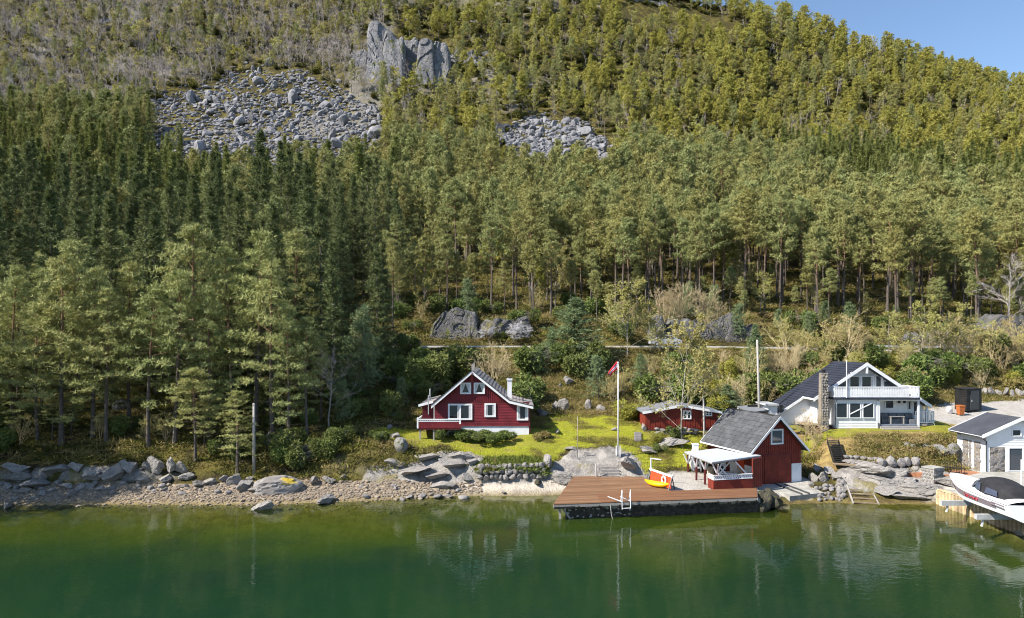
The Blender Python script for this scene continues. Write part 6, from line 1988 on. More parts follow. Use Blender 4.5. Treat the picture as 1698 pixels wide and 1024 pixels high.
# ------------------------------------------------------------------ the wooden deck on its quay
A0 = Vector((PX(919, 48.2), 48.2, 1.15))
du, dn = Vector((.9895, .1445, 0)), Vector((-.1445, .9895, 0))
dk = thing('wooden_deck', 'broad brown timber deck on a dark quay at the water', 'deck', tuple(A0 + du * 7 + dn * 4))
def left_s(t): return 3.64 * t / 9.37 - .05
def right_s(t): return 15.2 + 1.5 * t / 3.0 if t < 2.95 else 9.75 - .07 * (t - 3)
pw = .148
nrow = 64
def plank(s0, s1, t0, t1, mat, dz=0):
    mb = MB()
    q = [A0 + du * s + dn * t for s, t in ((s0, t0), (s1, t0), (s1, t1), (s0, t1))]
    z = Vector((0, 0, dz + random.uniform(-.004, .004)))
    mb.hexa([v + z - Vector((0, 0, .035)) for v in q] + [v + z for v in q])
    return mb.build('plank', mat, dk, recalc=False)
for k in range(nrow):
    t0, t1 = k * pw, (k + 1) * pw - .012
    tm = (t0 + t1) / 2
    if tm < 2.9:
        js = 3.35 + .18 * tm
        plank(left_s(tm), js - .01, t0, t1, M['deck'])
        m1 = js + (right_s(tm) - js) * (.38 + .2 * (k % 3))
        plank(js + .01, m1 - .005, t0, t1, M['deck_new'], .012)
        plank(m1 + .005, right_s(tm), t0, t1, M['deck_new'], .012)
    else:
        m1 = left_s(tm) + (right_s(tm) - left_s(tm)) * (.4 + .2 * (k % 2))
        plank(left_s(tm), m1 - .005, t0, t1, M['deck'])
        plank(m1 + .005, right_s(tm), t0, t1, M['deck'])
mb = MB()
zu = Vector((0, 0, 1))
mb.beam(A0 + du * -.05 + dn * .04 - zu * .15, A0 + du * 15.2 + dn * .04 - zu * .15, .06, .2)
mb.beam(A0 + dn * .1 - zu * .15, A0 + du * 3.6 + dn * 9.4 - zu * .15, .06, .2)
mb.beam(A0 + du * 15.2 - zu * .15, A0 + du * 16.7 + dn * 2.9 - zu * .15, .06, .2)
mb.build('edge_beam', M['grey_wood'], dk)
mb = MB()
for k in range(11):
    p = A0 + du * (.3 + k * 1.48) - zu * .26
    mb.beam(p - dn * .03, p + dn * 1.0, .1, .14)
for k in range(6):
    p = A0 + du * (3.64 * k / 5.5) + dn * (9.37 * k / 5.5) - zu * .26
    mb.beam(p, p + du * 1.5, .1, .14)
mb.build('joist', M['dark'], dk)
# quay wall
qw = thing('quay_wall', 'dark algae stained quay wall carrying the deck', 'quay wall', tuple(A0 + du * 8 + dn * .6 - zu * 1.1))
q0, q1 = A0 + du * .95 + dn * .45, A0 + du * 15.6 + dn * .35
q2, q3 = A0 + du * 16.6 + dn * 3.0, A0 + du * 3.9 + dn * 4.2
mb = MB().hexa([Vector((v.x, v.y, -2.4)) for v in (q0 - du * .3 - dn * .3, q1 - dn * .25, q2, q3)] + [Vector((v.x, v.y, .86)) for v in (q0, q1, q2, q3)])
m, nt, b = new_mat('stained_quay')
p = geo_pos(nt)
sx = nt.nodes.new('ShaderNodeSeparateXYZ'); L(nt, p, sx.inputs[0])
mp = N(nt, 'ShaderNodeMapping'); mp.inputs['Scale'].default_value = (1, 1, .18); L(nt, p, mp.inputs['Vector'])
n1, n2 = noise_tex(nt, 2.2, 5, .65, mp.outputs[0]), noise_tex(nt, 3.5, 6, .7, p)
c = mixc(nt, ramp(nt, n2.outputs[0], .35, .7), (0.016, 0.014, 0.011), (0.06, 0.053, 0.043))
a_ = N(nt, 'ShaderNodeMath', operation='MULTIPLY_ADD'); L(nt, n1.outputs[0], a_.inputs[0]); a_.inputs[1].default_value = .9; L(nt, sx.outputs['Z'], a_.inputs[2])
c = mixc(nt, ramp(nt, a_.outputs[0], 1.12, 1.3), c, (0.30, 0.28, 0.25))
L(nt, c, b.inputs['Base Color']); b.inputs['Roughness'].default_value = .8
L(nt, bump(nt, n2.outputs[0], .8, .08), b.inputs['Normal'])
mb.build('wall', m, qw)
mb = MB()
for k in range(34):
    s, z = random.uniform(1.0, 5.6), random.uniform(.05, .82)
    w_ = random.uniform(.05, .22)
    p = A0 + du * s + dn * (.45 - .3 * (1 - (z + 2.4) / 3.3) - .06)
    mb.beam(Vector((p.x, p.y, z)), Vector((p.x, p.y, z + random.uniform(-.02, .05))) + du * w_, .1, random.uniform(.05, .1))
o = mb.build('mortar_lump', M['concrete'], qw); o['kind'] = 'stuff'
sg = MB().box(0, 1, 0, 1, 0, 1)
pa = A0 + du * .55 + dn * .4
mb = MB().beam(Vector((pa.x, pa.y, -.9)), Vector((pa.x - .08, pa.y, .95)), .16, .16).beam(Vector((pa.x, pa.y, .95)), Vector((pa.x + .75, pa.y + .1, -.1)), .1, .14)
mb.build('corner_prop', M['grey_wood'], qw)
pa = A0 + du * 4.05 - dn * .02
MB().tube([(pa.x, pa.y, 1.0), (pa.x + .1, pa.y - .05, .2), (pa.x + .32, pa.y - .1, -.5)], .035, 6).build('mooring_rope', M['concrete'], qw)
# bathing ladder
lx = A0 + du * 4.9 - dn * .06
ld = Bld('bathing_ladder', 'white tubular bathing ladder over the front edge of the deck', 'ladder', tuple(lx))
for s in (0, .62):
    p = lx + du * s
    ld.part('rail', MB().tube([p + Vector((0, -.1, -.5)), p + Vector((0, -.08, .9 - .2)), p + Vector((0, .03, .84)), p + Vector((0, .12, .7)), p + dn * .25 + zu * .02], .03, 8), M['white'])
mb = MB()
for z in (-.42,):
    mb.beam(lx + Vector((0, -.1, z)), lx + du * .62 + Vector((0, -.1, z)), .09, .04)
ld.part('tread', mb, M['white'])
ld.part('handrail', MB().tube([lx - du * .95 + dn * .35 + zu * .35, lx + dn * .0 + zu * .02], .035, 8).tube([lx - du * .1 + dn * .1 + zu * .38, lx + du * .64 - dn * .02 + zu * .02], .03, 8), M['white'])
# red board stand with lifebuoy, kayak in front
s0, s1 = P(1077, 786, 55.6), P(1112, 813, 52.6)
s0.z, s1.z = 1.16, 1.16
bsd = Bld('lifebuoy_stand', 'orange red board stand with white top rail and lifebuoy on the deck', 'stand', tuple((s0 + s1) / 2))
up = Vector((.16, .22, 0))
bp0, bp1 = s0 + Vector((0, 0, .1)), s1 + Vector((0, 0, .1))
bsd.part('board', MB().hexa([bp0, bp1, bp1 + Vector((.05, .08, 0)), bp0 + Vector((.05, .08, 0)), bp0 + up + zu * .85, bp1 + up + zu * .85, bp1 + up + Vector((.05, .08, 0)) + zu * .85, bp0 + up + Vector((.05, .08, 0)) + zu * .85]), M['orange'])
bsd.part('top_rail', MB().beam(bp0 + up + zu * .92 - (s1 - s0) * .03, bp1 + up + zu * .92 + (s1 - s0) * .03, .16, .12), M['white'])
for p in (s0, s1):
    bsd.part('leg', MB().beam(p - Vector((.2, .15, 0)), p + up + zu * .95, .06, .06).beam(p + Vector((.4, .35, 0)), p + up + zu * .95, .06, .06), M['dark_metal'])
bsd.part('davit_post', MB().tube([s0 + zu * .0 + up, s0 + up + zu * 1.95], .06, 8).tube([s0 + up + zu * 1.9, s0 + up + zu * 1.86 + Vector((.75, -.35, 0))], .045, 8), M['white'])
def torus(c_, nrm, R_, r_, n=20, m_=8):
    nrm = Vector(nrm).normalized(); u = nrm.cross(Vector((0, 0, 1))).normalized(); v = u.cross(nrm)
    mb = MB(); o = 0
    for i in range(n):
        a = 2 * math.pi * i / n
        e = u * math.cos(a) + v * math.sin(a)
        for j in range(m_):
            b_ = 2 * math.pi * j / m_
            mb.v.append(tuple(Vector(c_) + e * (R_ + r_ * math.cos(b_)) + nrm * r_ * math.sin(b_)))
    for i in range(n):
        for j in range(m_):
            mb.f.append((i * m_ + j, ((i + 1) % n) * m_ + j, ((i + 1) % n) * m_ + (j + 1) % m_, i * m_ + (j + 1) % m_))
    return mb
fn = Vector(((s1 - s0).y, -(s1 - s0).x, 0)).normalized()
if fn.y > 0: fn = -fn
o = torus(s0.lerp(s1, .72) + up * .5 + zu * .62 + fn * .12, fn, .27, .07).build('lifebuoy', M['white'], None, True)
tag(o, 'white lifebuoy hung on the orange red board stand', 'lifebuoy')
# kayak
k0, k1 = P(1069, 801, 54.6), P(1111, 807, 53.0)
k0.z = k1.z = 1.42
kd = (k1 - k0).normalized(); kl = (k1 - k0).length
kn = Vector((-kd.y, kd.x, 0))
nst, nring = 17, 12
Vk, Fk = [], []
for i in range(nst):
    s = i / (nst - 1) * 2 - 1
    w = .33 * (1 - abs(s) ** 2.2) + .012
    h = .17 * (1 - abs(s) ** 3) + .03
    rise = .16 * abs(s) ** 2.5
    c_ = k0 + kd * kl * (i / (nst - 1)) + zu * rise
    for j in range(nring):
        a = 2 * math.pi * j / nring
        Vk.append(c_ + kn * w * math.cos(a) + zu * h * (math.sin(a) if math.sin(a) > 0 else 1.25 * math.sin(a)))
for i in range(nst - 1):
    for j in range(nring):
        Fk.append((i * nring + j, (i + 1) * nring + j, (i + 1) * nring + (j + 1) % nring, i * nring + (j + 1) % nring))
ky = thing('kayak', 'bright yellow kayak lying against the red board stand', 'kayak', tuple((k0 + k1) / 2))
MB().add(Vk, Fk).build('hull', M['yellow'], ky, True)
cc = (k0 + k1) / 2 + zu * .17
o = torus(cc, (0, 0, 1), .2, .03).build('cockpit_rim', M['dark'], ky)
MB().beam(cc - kd * .2 - zu * .02, cc + kd * .2 - zu * .02, .3, .02).build('cockpit', M['dark'], ky)
# stone steps up from the deck
stp = thing('stone_steps', 'grey stone steps climbing from the deck to the lawn beside the flagpole', 'steps', (PX(1008, 59), 59, 1.1))
for k in range(9):
    px = 1010 + (2 if k < 4 else 8 + k * 1.2)
    d = 58.2 + k * .33
    MB().beam((PX(px - 17, d), d, 1.1 + k * .19), (PX(px + 15, d), d, 1.1 + k * .19), .42, .2).build('step', M['wallstone'], stp)
# ------------------------------------------------------------------ flagpole and poles
fx, fd = PX(1025, 60.2), 60.2
fb_ = GZ(fx, fd)
fp = thing('flagpole', 'tall white flagpole standing on the rocks behind the deck', 'flagpole', (fx, fd, fb_))
MB().tube([(fx, fd, fb_ - .2), (fx, fd, PZ(602, fd))], [.065, .04], 10).build('pole', M['white'], fp, True)
MB().tube([(fx, fd, PZ(602, fd)), (fx, fd, PZ(599.5, fd))], [.08, .06], 8).build('knob', M['white'], fp)
MB().beam((fx - .16, fd, fb_ - .1), (fx - .16, fd, fb_ + .9), .06, .2).beam((fx + .16, fd, fb_ - .1), (fx + .16, fd, fb_ + .9), .06, .2).build('clamp', M['white'], fp)
# pennant hanging to the left of the pole
fl_ = thing('pennant', 'red pennant with white and blue stripe hanging limp from the flagpole', 'flag', (fx, fd, PZ(606, fd)))
def pennant(name, f0, f1, mat, dy):
    V_, F_ = [], []
    n = 14
    for i in range(n + 1):
        u = i / n
        xx = fx - .07 - .72 * u ** 1.3
        zc = PZ(606, fd) - .18 * u - .62 * u ** 2
        hw_ = .34 * (1 - .82 * u) + .05
        yy = fd + .09 * math.sin(u * 9) + dy
        for f in (f0, f1):
            V_.append((xx + .25 * (f - .5) * u, yy + .05 * math.sin(f * 5 + u * 4), zc + hw_ * (1 - 2 * f)))
    for i in range(n):
        F_.append((2 * i, 2 * i + 1, 2 * i + 3, 2 * i + 2))
    o = MB().add(V_, F_).build(name, mat, fl_, True)
    sm_ = o.modifiers.new('thickness', 'SOLIDIFY'); sm_.thickness = .012
pennant('cloth', 0, .36, M['flag_red'], 0)
pennant('white_stripe', .36, .43, M['white'], 0)
pennant('blue_stripe', .43, .57, M['flag_blue'], 0)
pennant('white_stripe', .57, .64, M['white'], 0)
pennant('cloth', .64, 1, M['flag_red'], 0)
def pole(name, px0, py0, px1, py1, d, r0, r1, label, mat, cat_='pole'):
    b0, t0 = P(px0, py0, d), P(px1, py1, d)
    b0.z = min(b0.z, GZ(b0.x, d)) - .3
    o = MB().tube([b0, b0.lerp(t0, .5), t0], [r0, (r0 + r1) / 2, r1], 9).build(name, mat, None, True)
    return tag(o, label, cat_)
pole('wooden_pole', 421, 783, 421, 668, 57.6, .13, .10, 'weathered grey pole standing at the back of the beach', M['pole_wood'])
pole('wooden_pole', 1260, 690, 1255.5, 563, 68.5, .15, .09, 'tall bare wooden pole behind the boathouse roof', M['pole_wood'])
pole('wooden_pole', 1168.5, 716, 1166, 657, 63.5, .10, .08, 'short wooden pole in front of the right end of the red shed', M['pole_wood'])
pole('marker_post', 990, 789, 988, 769, 57.9, .09, .07, 'pinkish stub post at the back edge of the deck', M['grey_wood'])
pole('sapling_stake', 957.5, 770, 957.5, 690, 60.0, .035, .02, 'thin pale stake with a bare sapling on the lawn', M['bark_birch'])
# ------------------------------------------------------------------ the red shed behind the birch
sd0 = 66.0
shx0, shx1 = PX(1070, sd0), PX(1189.5, sd0)
zs = GZ((shx0 + shx1) / 2, sd0) - .1
zs = PZ(712.5, sd0)
sdp, sdl, sdr = (PX(1129, sd0), PZ(670.5, sd0)), (PX(1064.5, sd0), PZ(682.3, sd0)), (PX(1196, sd0), PZ(681.5, sd0))
shd = Bld('red_shed', 'low red shed with flat pitched felt roof behind the slim birch', 'shed', ((shx0 + shx1) / 2, sd0 + 2, zs))
def sz_(x): return sdp[1] - (sdp[1] - sdl[1]) * (sdp[0] - x) / (sdp[0] - sdl[0]) if x < sdp[0] else sdp[1] - (sdp[1] - sdr[1]) * (x - sdp[0]) / (sdr[0] - sdp[0])
shd.part('wall', MB().prism([(shx0, sd0, zs), (shx1, sd0, zs), (shx1, sd0, sz_(shx1) - .12), (sdp[0], sd0, sdp[1] - .12), (shx0, sd0, sz_(shx0) - .12)], (0, 4, 0)), M['red2'])
shd.battens(shx0 + .02, shx1, zs, lambda x: sz_(x) - .14, sd0, .24, .15, M['red2'])
shd.part('roof', MB().prism([(sdl[0], sd0 - .35, sdl[1]), (sdp[0], sd0 - .35, sdp[1]), (sdr[0], sd0 - .35, sdr[1]), (sdr[0], sd0 - .35, sdr[1] - .1), (sdp[0], sd0 - .35, sdp[1] - .1), (sdl[0], sd0 - .35, sdl[1] - .1)], (0, 4.7, 0)), M['shed_felt'])
mb = MB()
for a, b_ in ((sdl, sdp), (sdp, sdr)):
    mb.prism([(a[0], sd0 - .39, a[1] + .03), (b_[0], sd0 - .39, b_[1] + .03), (b_[0], sd0 - .39, b_[1] - .2), (a[0], sd0 - .39, a[1] - .2)], (0, .04, 0))
shd.part('bargeboard', mb, M['white'])
x0_, x1_ = PX(1090, 69), PX(1122, 69)
shd.part('raised_roof', MB().prism([(x0_, 69, PZ(675, 69)), (x1_, 69, PZ(666.5, 69)), (x1_, 69, PZ(669, 69)), (x0_, 69, PZ(677.5, 69))], (0, 2.5, 0)), M['shed_felt'])
shd.part('raised_fascia', MB().prism([(x0_, 68.96, PZ(674.4, 69)), (x1_, 68.96, PZ(666, 69)), (x1_, 68.96, PZ(668.3, 69)), (x0_, 68.96, PZ(676.7, 69))], (0, .04, 0)), M['white'])
shd.window(PX(1132, sd0), PX(1146, sd0), PZ(694.5, sd0), PZ(680, sd0), sd0 - .03, 2, .1, bars=1)
shd.window(PX(1169.5, sd0), PX(1180.5, sd0), PZ(689.5, sd0), PZ(681, sd0), sd0 - .03, 2, .09, bars=1)
shd.part('foundation', MB().box(shx0 + .1, shx1 - .1, sd0 + .05, sd0 + 3.9, zs - 1, zs), M['concrete'])
st2 = thing('stone_steps', 'short flight of stone steps at the left corner of the red shed', 'steps', (PX(1057, 64.5), 64.5, GZ(PX(1057, 64.5), 64.5)))
for k in range(5):
    d = 63.4 + k * .4
    MB().beam((PX(1052, d), d, GZ(PX(1056, d), d) + .1), (PX(1063, d), d, GZ(PX(1056, d), d) + .1), .4, .18).build('step', M['wallstone'], st2)

# ------------------------------------------------------------------ carport between boathouse and white house
cpd = 67.0
cp = Bld('carport', 'small open carport with pale flat roof behind the boathouse ridge', 'carport', (PX(1245, cpd), cpd, 4.5))
cr_ = [P(1247, 683, 66.2), P(1276, 679, 67.0), P(1256, 670, 70.5), P(1222, 673, 69.5)]
cz = [v.z for v in cr_]
cp.part('roof', MB().hexa([v - Vector((0, 0, .12)) for v in cr_] + cr_), M['shed_felt'])
mb = MB()
for v in cr_:
    c_ = (cr_[0] + cr_[2]) / 2
    q = v.lerp(c_, .08)
    mb.box(q.x - .06, q.x + .06, q.y - .06, q.y + .06, 4.0, v.z - .1)
cp.part('post', mb, M['white'])
cp.part('back_wall', MB().box(PX(1240, 69), PX(1275, 69), 69, 69.1, 4.0, 6.2), M['dark'])
cp.part('side_wall', MB().box(PX(1274, 67), PX(1289, 67), 67, 69.3, 4.0, PZ(672, 67)), M['white_wall'])
cp.part('side_roof', MB().box(PX(1270.5, 66.6), PX(1292, 66.6), 66.7, 69.5, PZ(672, 66.8), PZ(669.3, 66.8)), M['metal'])

# ------------------------------------------------------------------ the white house
F0 = 64.6                       # lower front wall
hx0, hx1 = PX(1384.5, F0), PX(1455.5, F0)
pr_x = PX(1523.5, F0)
hz = PZ(709.5, F0)
zbal = PZ(658.5, F0)
wh = Bld('white_house', 'white two storey house with dark blue roof, long balcony and covered porch', 'house', (PX(1440, 68), 68, hz))
RK = 65.0
rx, rz_ = PX(1438, RK), PZ(601.3, RK)
lx_, lz_ = PX(1349, RK), PZ(660.5, RK)
rgx, rgz = PX(1545, RK), PZ(672, RK)
RB = 71.6
def wz(x): return rz_ - (rz_ - lz_) * (rx - x) / (rx - lx_) if x < rx else rz_ - (rz_ - rgz) * (x - rx) / (rgx - rx)
# body
BW = 66.1
bx0_, bx1_ = 29.3, PX(1522, 67)
wh.part('wall', MB().prism([(bx0_, BW, hz - .4), (bx1_, BW, hz - .4), (bx1_, BW, wz(bx1_) - .22), (rx, BW, rz_ - .22), (bx0_, BW, wz(bx0_) - .22)], (0, RB - BW - .4, 0)), M['white_wall'])
wh.siding(lambda z: max(bx0_, rx - (rz_ - z - .3) * (rx - lx_) / (rz_ - lz_)), lambda z: min(bx1_, rx + (rz_ - z - .3) * (rgx - rx) / (rz_ - rgz)), zbal + .1, rz_ - .5, BW, .16, M['white_wall'])
# lower front room, projecting to the balcony edge
wh.part('front_room', MB().box(hx0, hx1, F0, BW, hz - .4, zbal - .1), M['white_wall'])
wh.siding(hx0 + .06, hx1 - .06, hz - .3, PZ(693.5, F0), F0, .15, M['white_wall'])
wh.part('corner_board', MB().box(hx0 - .04, hx0 + .1, F0 - .05, F0 + .1, hz - .35, zbal - .1), M['white'])
wh.part('corner_board', MB().box(hx1 - .12, hx1 + .06, F0 - .05, F0 + .1, hz - .35, zbal - .1), M['white'])
for a, b_ in ((1386, 1405), (1407.6, 1427), (1429.6, 1449)):
    wh.window(PX(a, F0), PX(b_, F0), PZ(693, F0), PZ(667.2, F0), F0 - .03, 1, .07, glass=M['glass'])
wh.part('painted_reflection', MB().beam((PX(1409, F0), F0 - .09, PZ(686, F0)), (PX(1446, F0), F0 - .09, PZ(667.5, F0)), .05, .09), M['white'])  # white bar laid over the panes to imitate a bright diagonal reflection
# left wing wall under the continuing roof
wx0, wd = PX(1291, 67.6), 67.6
wh.part('wing', MB().prism([(wx0, wd, hz - .4), (bx0_ + .2, wd, hz - .4), (bx0_ + .2, wd, wz(bx0_ + .2) - .3), (wx0, wd, wz(wx0) - .3)], (0, RB - wd - .3, 0)), M['white_wall'])
wh.part('wing_door', MB().box(bx0_ - .06, bx0_ - .01, BW + .3, BW + 1.3, hz, hz + 2.0), M['white'])
# roof
rm = MB()
rm.prism([(lx_, RK, lz_), (rx, RK, rz_), (rx, RK, rz_ - .16), (lx_, RK, lz_ - .16)], (0, RB - RK, 0))
rm.prism([(rx, RK, rz_), (rgx, RK, rgz), (rgx, RK, rgz - .16), (rx, RK, rz_ - .16)], (0, RB - RK, 0))
wlx = PX(1288.5, 67.3)
rm.prism([(wlx, 67.3, wz(wlx)), (lx_ - .002, 67.3, lz_ - .001), (lx_ - .002, 67.3, lz_ - .161), (wlx, 67.3, wz(wlx) - .16)], (0, RB - 67.3, 0))
rf = wh.part('roof', rm, M['roof_blue'])
ts = MB()
su = Vector((rx - wlx, 0, rz_ - wz(wlx))); sl_ = su.length; su /= sl_
nn = Vector((-su.z, 0, su.x))
k = 0
while k * .36 < sl_ - .2:
    s = k * .36
    p = Vector((wlx, 0, wz(wlx))) + su * s
    y0 = 67.3 if p.x < lx_ else RK
    q = p + su * .38
    ts.hexa([Vector((p.x, y0 + .02, p.z)), Vector((q.x, y0 + .02, q.z)), Vector((q.x, RB - .02, q.z)), Vector((p.x, RB - .02, p.z)), Vector((p.x, y0 + .02, p.z)) + nn * .06, Vector((q.x, y0 + .02, q.z)) + nn * .015, Vector((q.x, RB - .02, q.z)) + nn * .015, Vector((p.x, RB - .02, p.z)) + nn * .06])
    k += 1
wh.part('tile_course', ts, M['roof_blue'], rf, kind='stuff')
mb = MB()
for a, b_ in (((lx_, lz_), (rx, rz_)), ((rx, rz_), (rgx, rgz))):
    mb.prism([(a[0], RK - .05, a[1] + .04), (b_[0], RK - .05, b_[1] + .04), (b_[0], RK - .05, b_[1] - .3), (a[0], RK - .05, a[1] - .3)], (0, .045, 0))
mb.beam((lx_ - .06, RK, lz_ - .06), (lx_ - .06, 67.3, lz_ - .06), .1, .16)
mb.prism([(wlx, 67.25, wz(wlx) + .03), (lx_, 67.25, lz_ + .03), (lx_, 67.25, lz_ - .25), (wlx, 67.25, wz(wlx) - .25)], (0, .045, 0))
wh.part('bargeboard', mb, M['white'])
wh.part('king_post', MB().box(rx - .09, rx + .09, RK - .02, RK + .15, rz_ - 1.0, rz_ - .2).beam((rx - 1.7, RK + .2, rz_ - 1.15), (rx, RK + .2, rz_ - .15), .1, .14).beam((rx + 1.7, RK + .2, rz_ - 1.15), (rx, RK + .2, rz_ - .15), .1, .14), M['white'])
# upper gable windows
wh.window(PX(1407.5, BW), PX(1448.5, BW), zbal + .2, PZ(622.5, BW), BW - .03, 2, .09, curtain='right')
wh.part('tall_window', MB().prism([(PX(1453, BW), BW - .05, zbal + .2), (PX(1460, BW), BW - .05, zbal + .2), (PX(1460, BW), BW - .05, PZ(627, BW)), (PX(1453, BW), BW - .05, PZ(622.5, BW))], (0, .06, 0)), M['glass_blue'])
wh.part('sloping_window', MB().prism([(PX(1384, BW), BW - .05, zbal + .2), (PX(1402, BW), BW - .05, zbal + .2), (PX(1402, BW), BW - .05, PZ(629.5, BW)), (PX(1384, BW), BW - .05, PZ(641, BW))], (0, .06, 0)), M['glass_blue'])
wh.part('sloping_window', MB().prism([(PX(1466, BW), BW - .05, zbal + .2), (PX(1488, BW), BW - .05, zbal + .2), (PX(1488, BW), BW - .05, PZ(643, BW)), (PX(1478, BW), BW - .05, PZ(634, BW)), (PX(1466, BW), BW - .05, PZ(632, BW))], (0, .06, 0)), M['glass_blue'])
wh.part('window_trim', MB().box(PX(1450, BW), PX(1452.4, BW), BW - .07, BW, zbal, PZ(621, BW)).box(PX(1460.6, BW), PX(1463.5, BW), BW - .07, BW, zbal, PZ(625, BW)).box(PX(1402.5, BW), PX(1406, BW), BW - .07, BW, zbal, PZ(624, BW)), M['white'])
# balcony
b0, b1 = PX(1383, F0 - .2), PX(1524.5, F0 - .2)
bo = wh.part('balcony', MB().box(b0, b1, F0 - .2, BW - .06, zbal - .14, zbal), M['white'])
wh.part('balcony_edge', MB().box(b0 - .04, b1 + .04, F0 - .26, F0 - .2, zbal - .2, zbal - .02).box(b0 - .05, b0, F0 - .2, BW, zbal - .2, zbal - .02), M['roof_blue'], bo)
hr = PZ(641.3, F0) - zbal
mb = MB()
mb.beam((b0, F0 - .2, zbal + hr), (b1, F0 - .2, zbal + hr), .13, .08).beam((b0, F0 - .2, zbal + .12), (b1, F0 - .2, zbal + .12), .05, .12)
n = int((b1 - b0) / .155)
for k in range(n):
    x = b0 + (b1 - b0) * (k + .5) / n
    if x > PX(1506, F0) and k % 2: continue
    mb.box(x - .062, x + .062, F0 - .235, F0 - .205, zbal + .05, zbal + hr * .3).box(x - .07, x + .07, F0 - .235, F0 - .205, zbal + hr * .3, zbal + hr * .72).box(x - .06, x + .06, F0 - .235, F0 - .205, zbal + hr * .72, zbal + hr)
wh.part('balcony_railing', mb, M['white'], bo)
wh.part('balcony_side', MB().box(b0 - .03, b0 + .02, F0 - .16, BW, zbal + .02, zbal + hr).box(b0 - .06, b0 + .06, F0 - .2, BW, zbal + hr, zbal + hr + .05), M['white'], bo)
mb = MB().beam((b1, F0 - .2, zbal + hr), (b1, BW + 1.0, zbal + hr), .13, .08)
for k in range(14):
    y = F0 - .1 + k * .18
    mb.box(b1 - .02, b1 + .02, y - .05, y + .05, zbal, zbal + hr)
wh.part('balcony_end_rail', mb, M['white'], bo)
wh.part('balcony_flagpole', MB().tube([(PX(1403.7, F0 - .3), F0 - .32, zbal), (PX(1403.7, F0 - .3), F0 - .32, PZ(597, F0))], .045, 8), M['white'], bo)
# porch
pz = PZ(703.5, F0)
wh.part('porch_floor', MB().box(hx1 + .01, pr_x, F0 - .02, BW + 1.2, pz - .35, pz), M['porch_floor'])
wh.part('porch_steps', MB().box(hx1 + .1, pr_x - .1, F0 - .35, F0 - .03, hz - .3, pz - .17).box(hx1 + .15, pr_x - .15, F0 - .68, F0 - .36, hz - .4, pz - .32), M['grey_wood'])
wh.part('porch_beam', MB().box(hx1 - .05, pr_x + .1, F0 - .05, F0 + .1, zbal - .32, zbal - .15), M['white'])
wh.part('porch_post', MB().box(pr_x - .11, pr_x + .05, F0 - .05, F0 + .11, hz - .4, zbal - .33), M['white'])
wh.part('porch_post', MB().box(hx1 + .08, hx1 + .2, F0 - .04, F0 + .08, hz - .3, zbal - .33), M['white'])
wh.window(PX(1467, BW), PX(1481.5, BW), PZ(677, BW), PZ(662.5, BW), BW - .03, 1, .07)
dr = wh.part('porch_door', MB().box(PX(1514, BW), PX(1521.5, BW), BW - .05, BW + .01, pz, pz + 2.1), M['white'])
wh.part('door_glass', MB().box(PX(1515, BW), PX(1520.5, BW), BW - .07, BW - .045, pz + .75, pz + 1.95), M['glass_blue'], dr)
wh.window(PX(1504.5, BW), PX(1510, BW), PZ(679, BW), PZ(664, BW), BW - .03, 1, .06)
for px_ in (1490, 1499):
    wh.part('wall_lamp', MB().box(PX(px_, BW) - .09, PX(px_, BW) + .09, BW - .16, BW - .01, PZ(668, BW), PZ(663, BW)), M['dark'])
wh.part('ridge_vent', MB().tube([(bx0_ + 1.6, 68, wz(bx0_ + 1.6) - .1), (bx0_ + 1.6, 68, wz(bx0_ + 1.6) + .35)], .08, 6), M['dark'])
# right lean-to veranda
vx0, vx1 = pr_x + .06, PX(1549, 65.2)
wh.part('veranda_floor', MB().box(vx0, vx1, 65.2, 68, pz - .2, pz - .02), M['grey_wood'])
wh.railing((vx0, 65.25, pz), (vx1, 65.25, pz), 1.15, M['white'], name='veranda_railing', gap=.17, bw=.08, top=.12)
wh.railing((vx1, 65.3, pz), (vx1, 68, pz), 1.15, M['white'], name='veranda_railing', gap=.17, bw=.08, top=.12)
wh.part('veranda_post', MB().box(PX(1537, 65.4) - .08, PX(1537, 65.4) + .08, 65.35, 65.5, pz, PZ(666, 65.4)).box(vx1 - .1, vx1 + .05, 65.2, 65.35, hz - .8, pz), M['white'])
wh.part('veranda_wall', MB().box(vx0, vx1 - .4, 67.9, 68, pz - .2, PZ(664, 68)), M['white_wall'])
wh.part('veranda_window', MB().box(vx0 + .1, vx1 - .8, 67.85, 67.91, pz + .9, PZ(667, 68)), M['glass_blue'])
# stone chimney
cs0, cs1 = PX(1359.5, 64.5), PX(1372, 64.5)
cst = wh.part('stone_chimney', MB().hexa([(cs0 - .05, 64.2, hz - .3), (cs1 + .02, 64.2, hz - .3), (cs1 + .02, 64.8, hz - .3), (cs0 - .05, 64.8, hz - .3), (cs0 + .05, 64.25, PZ(618, 64.5)), (cs1 - .05, 64.25, PZ(618, 64.5)), (cs1 - .05, 64.8, PZ(618, 64.5)), (cs0 + .05, 64.8, PZ(618, 64.5))]), M['stonepanel'])
z = hz - .2
while z < PZ(620, 64.5):
    w_ = random.uniform(.22, .36); h_ = random.uniform(.2, .32)
    x = cs0 + .02
    while x < cs1 - .12:
        ww = random.uniform(.2, .36)
        o = link('chimney_stone', SMALL[random.randrange(6)], cst, Vector((min(x + ww / 2, cs1 - .1), 64.23 + .04 * (z - hz) / 5, z + h_ / 2)) - wh.root.location, (random.uniform(-.2, .2), random.uniform(-.2, .2), random.uniform(0, 6)), (ww * .5, .075, h_ * .55))
        o.data = o.data
        x += ww
    z += h_
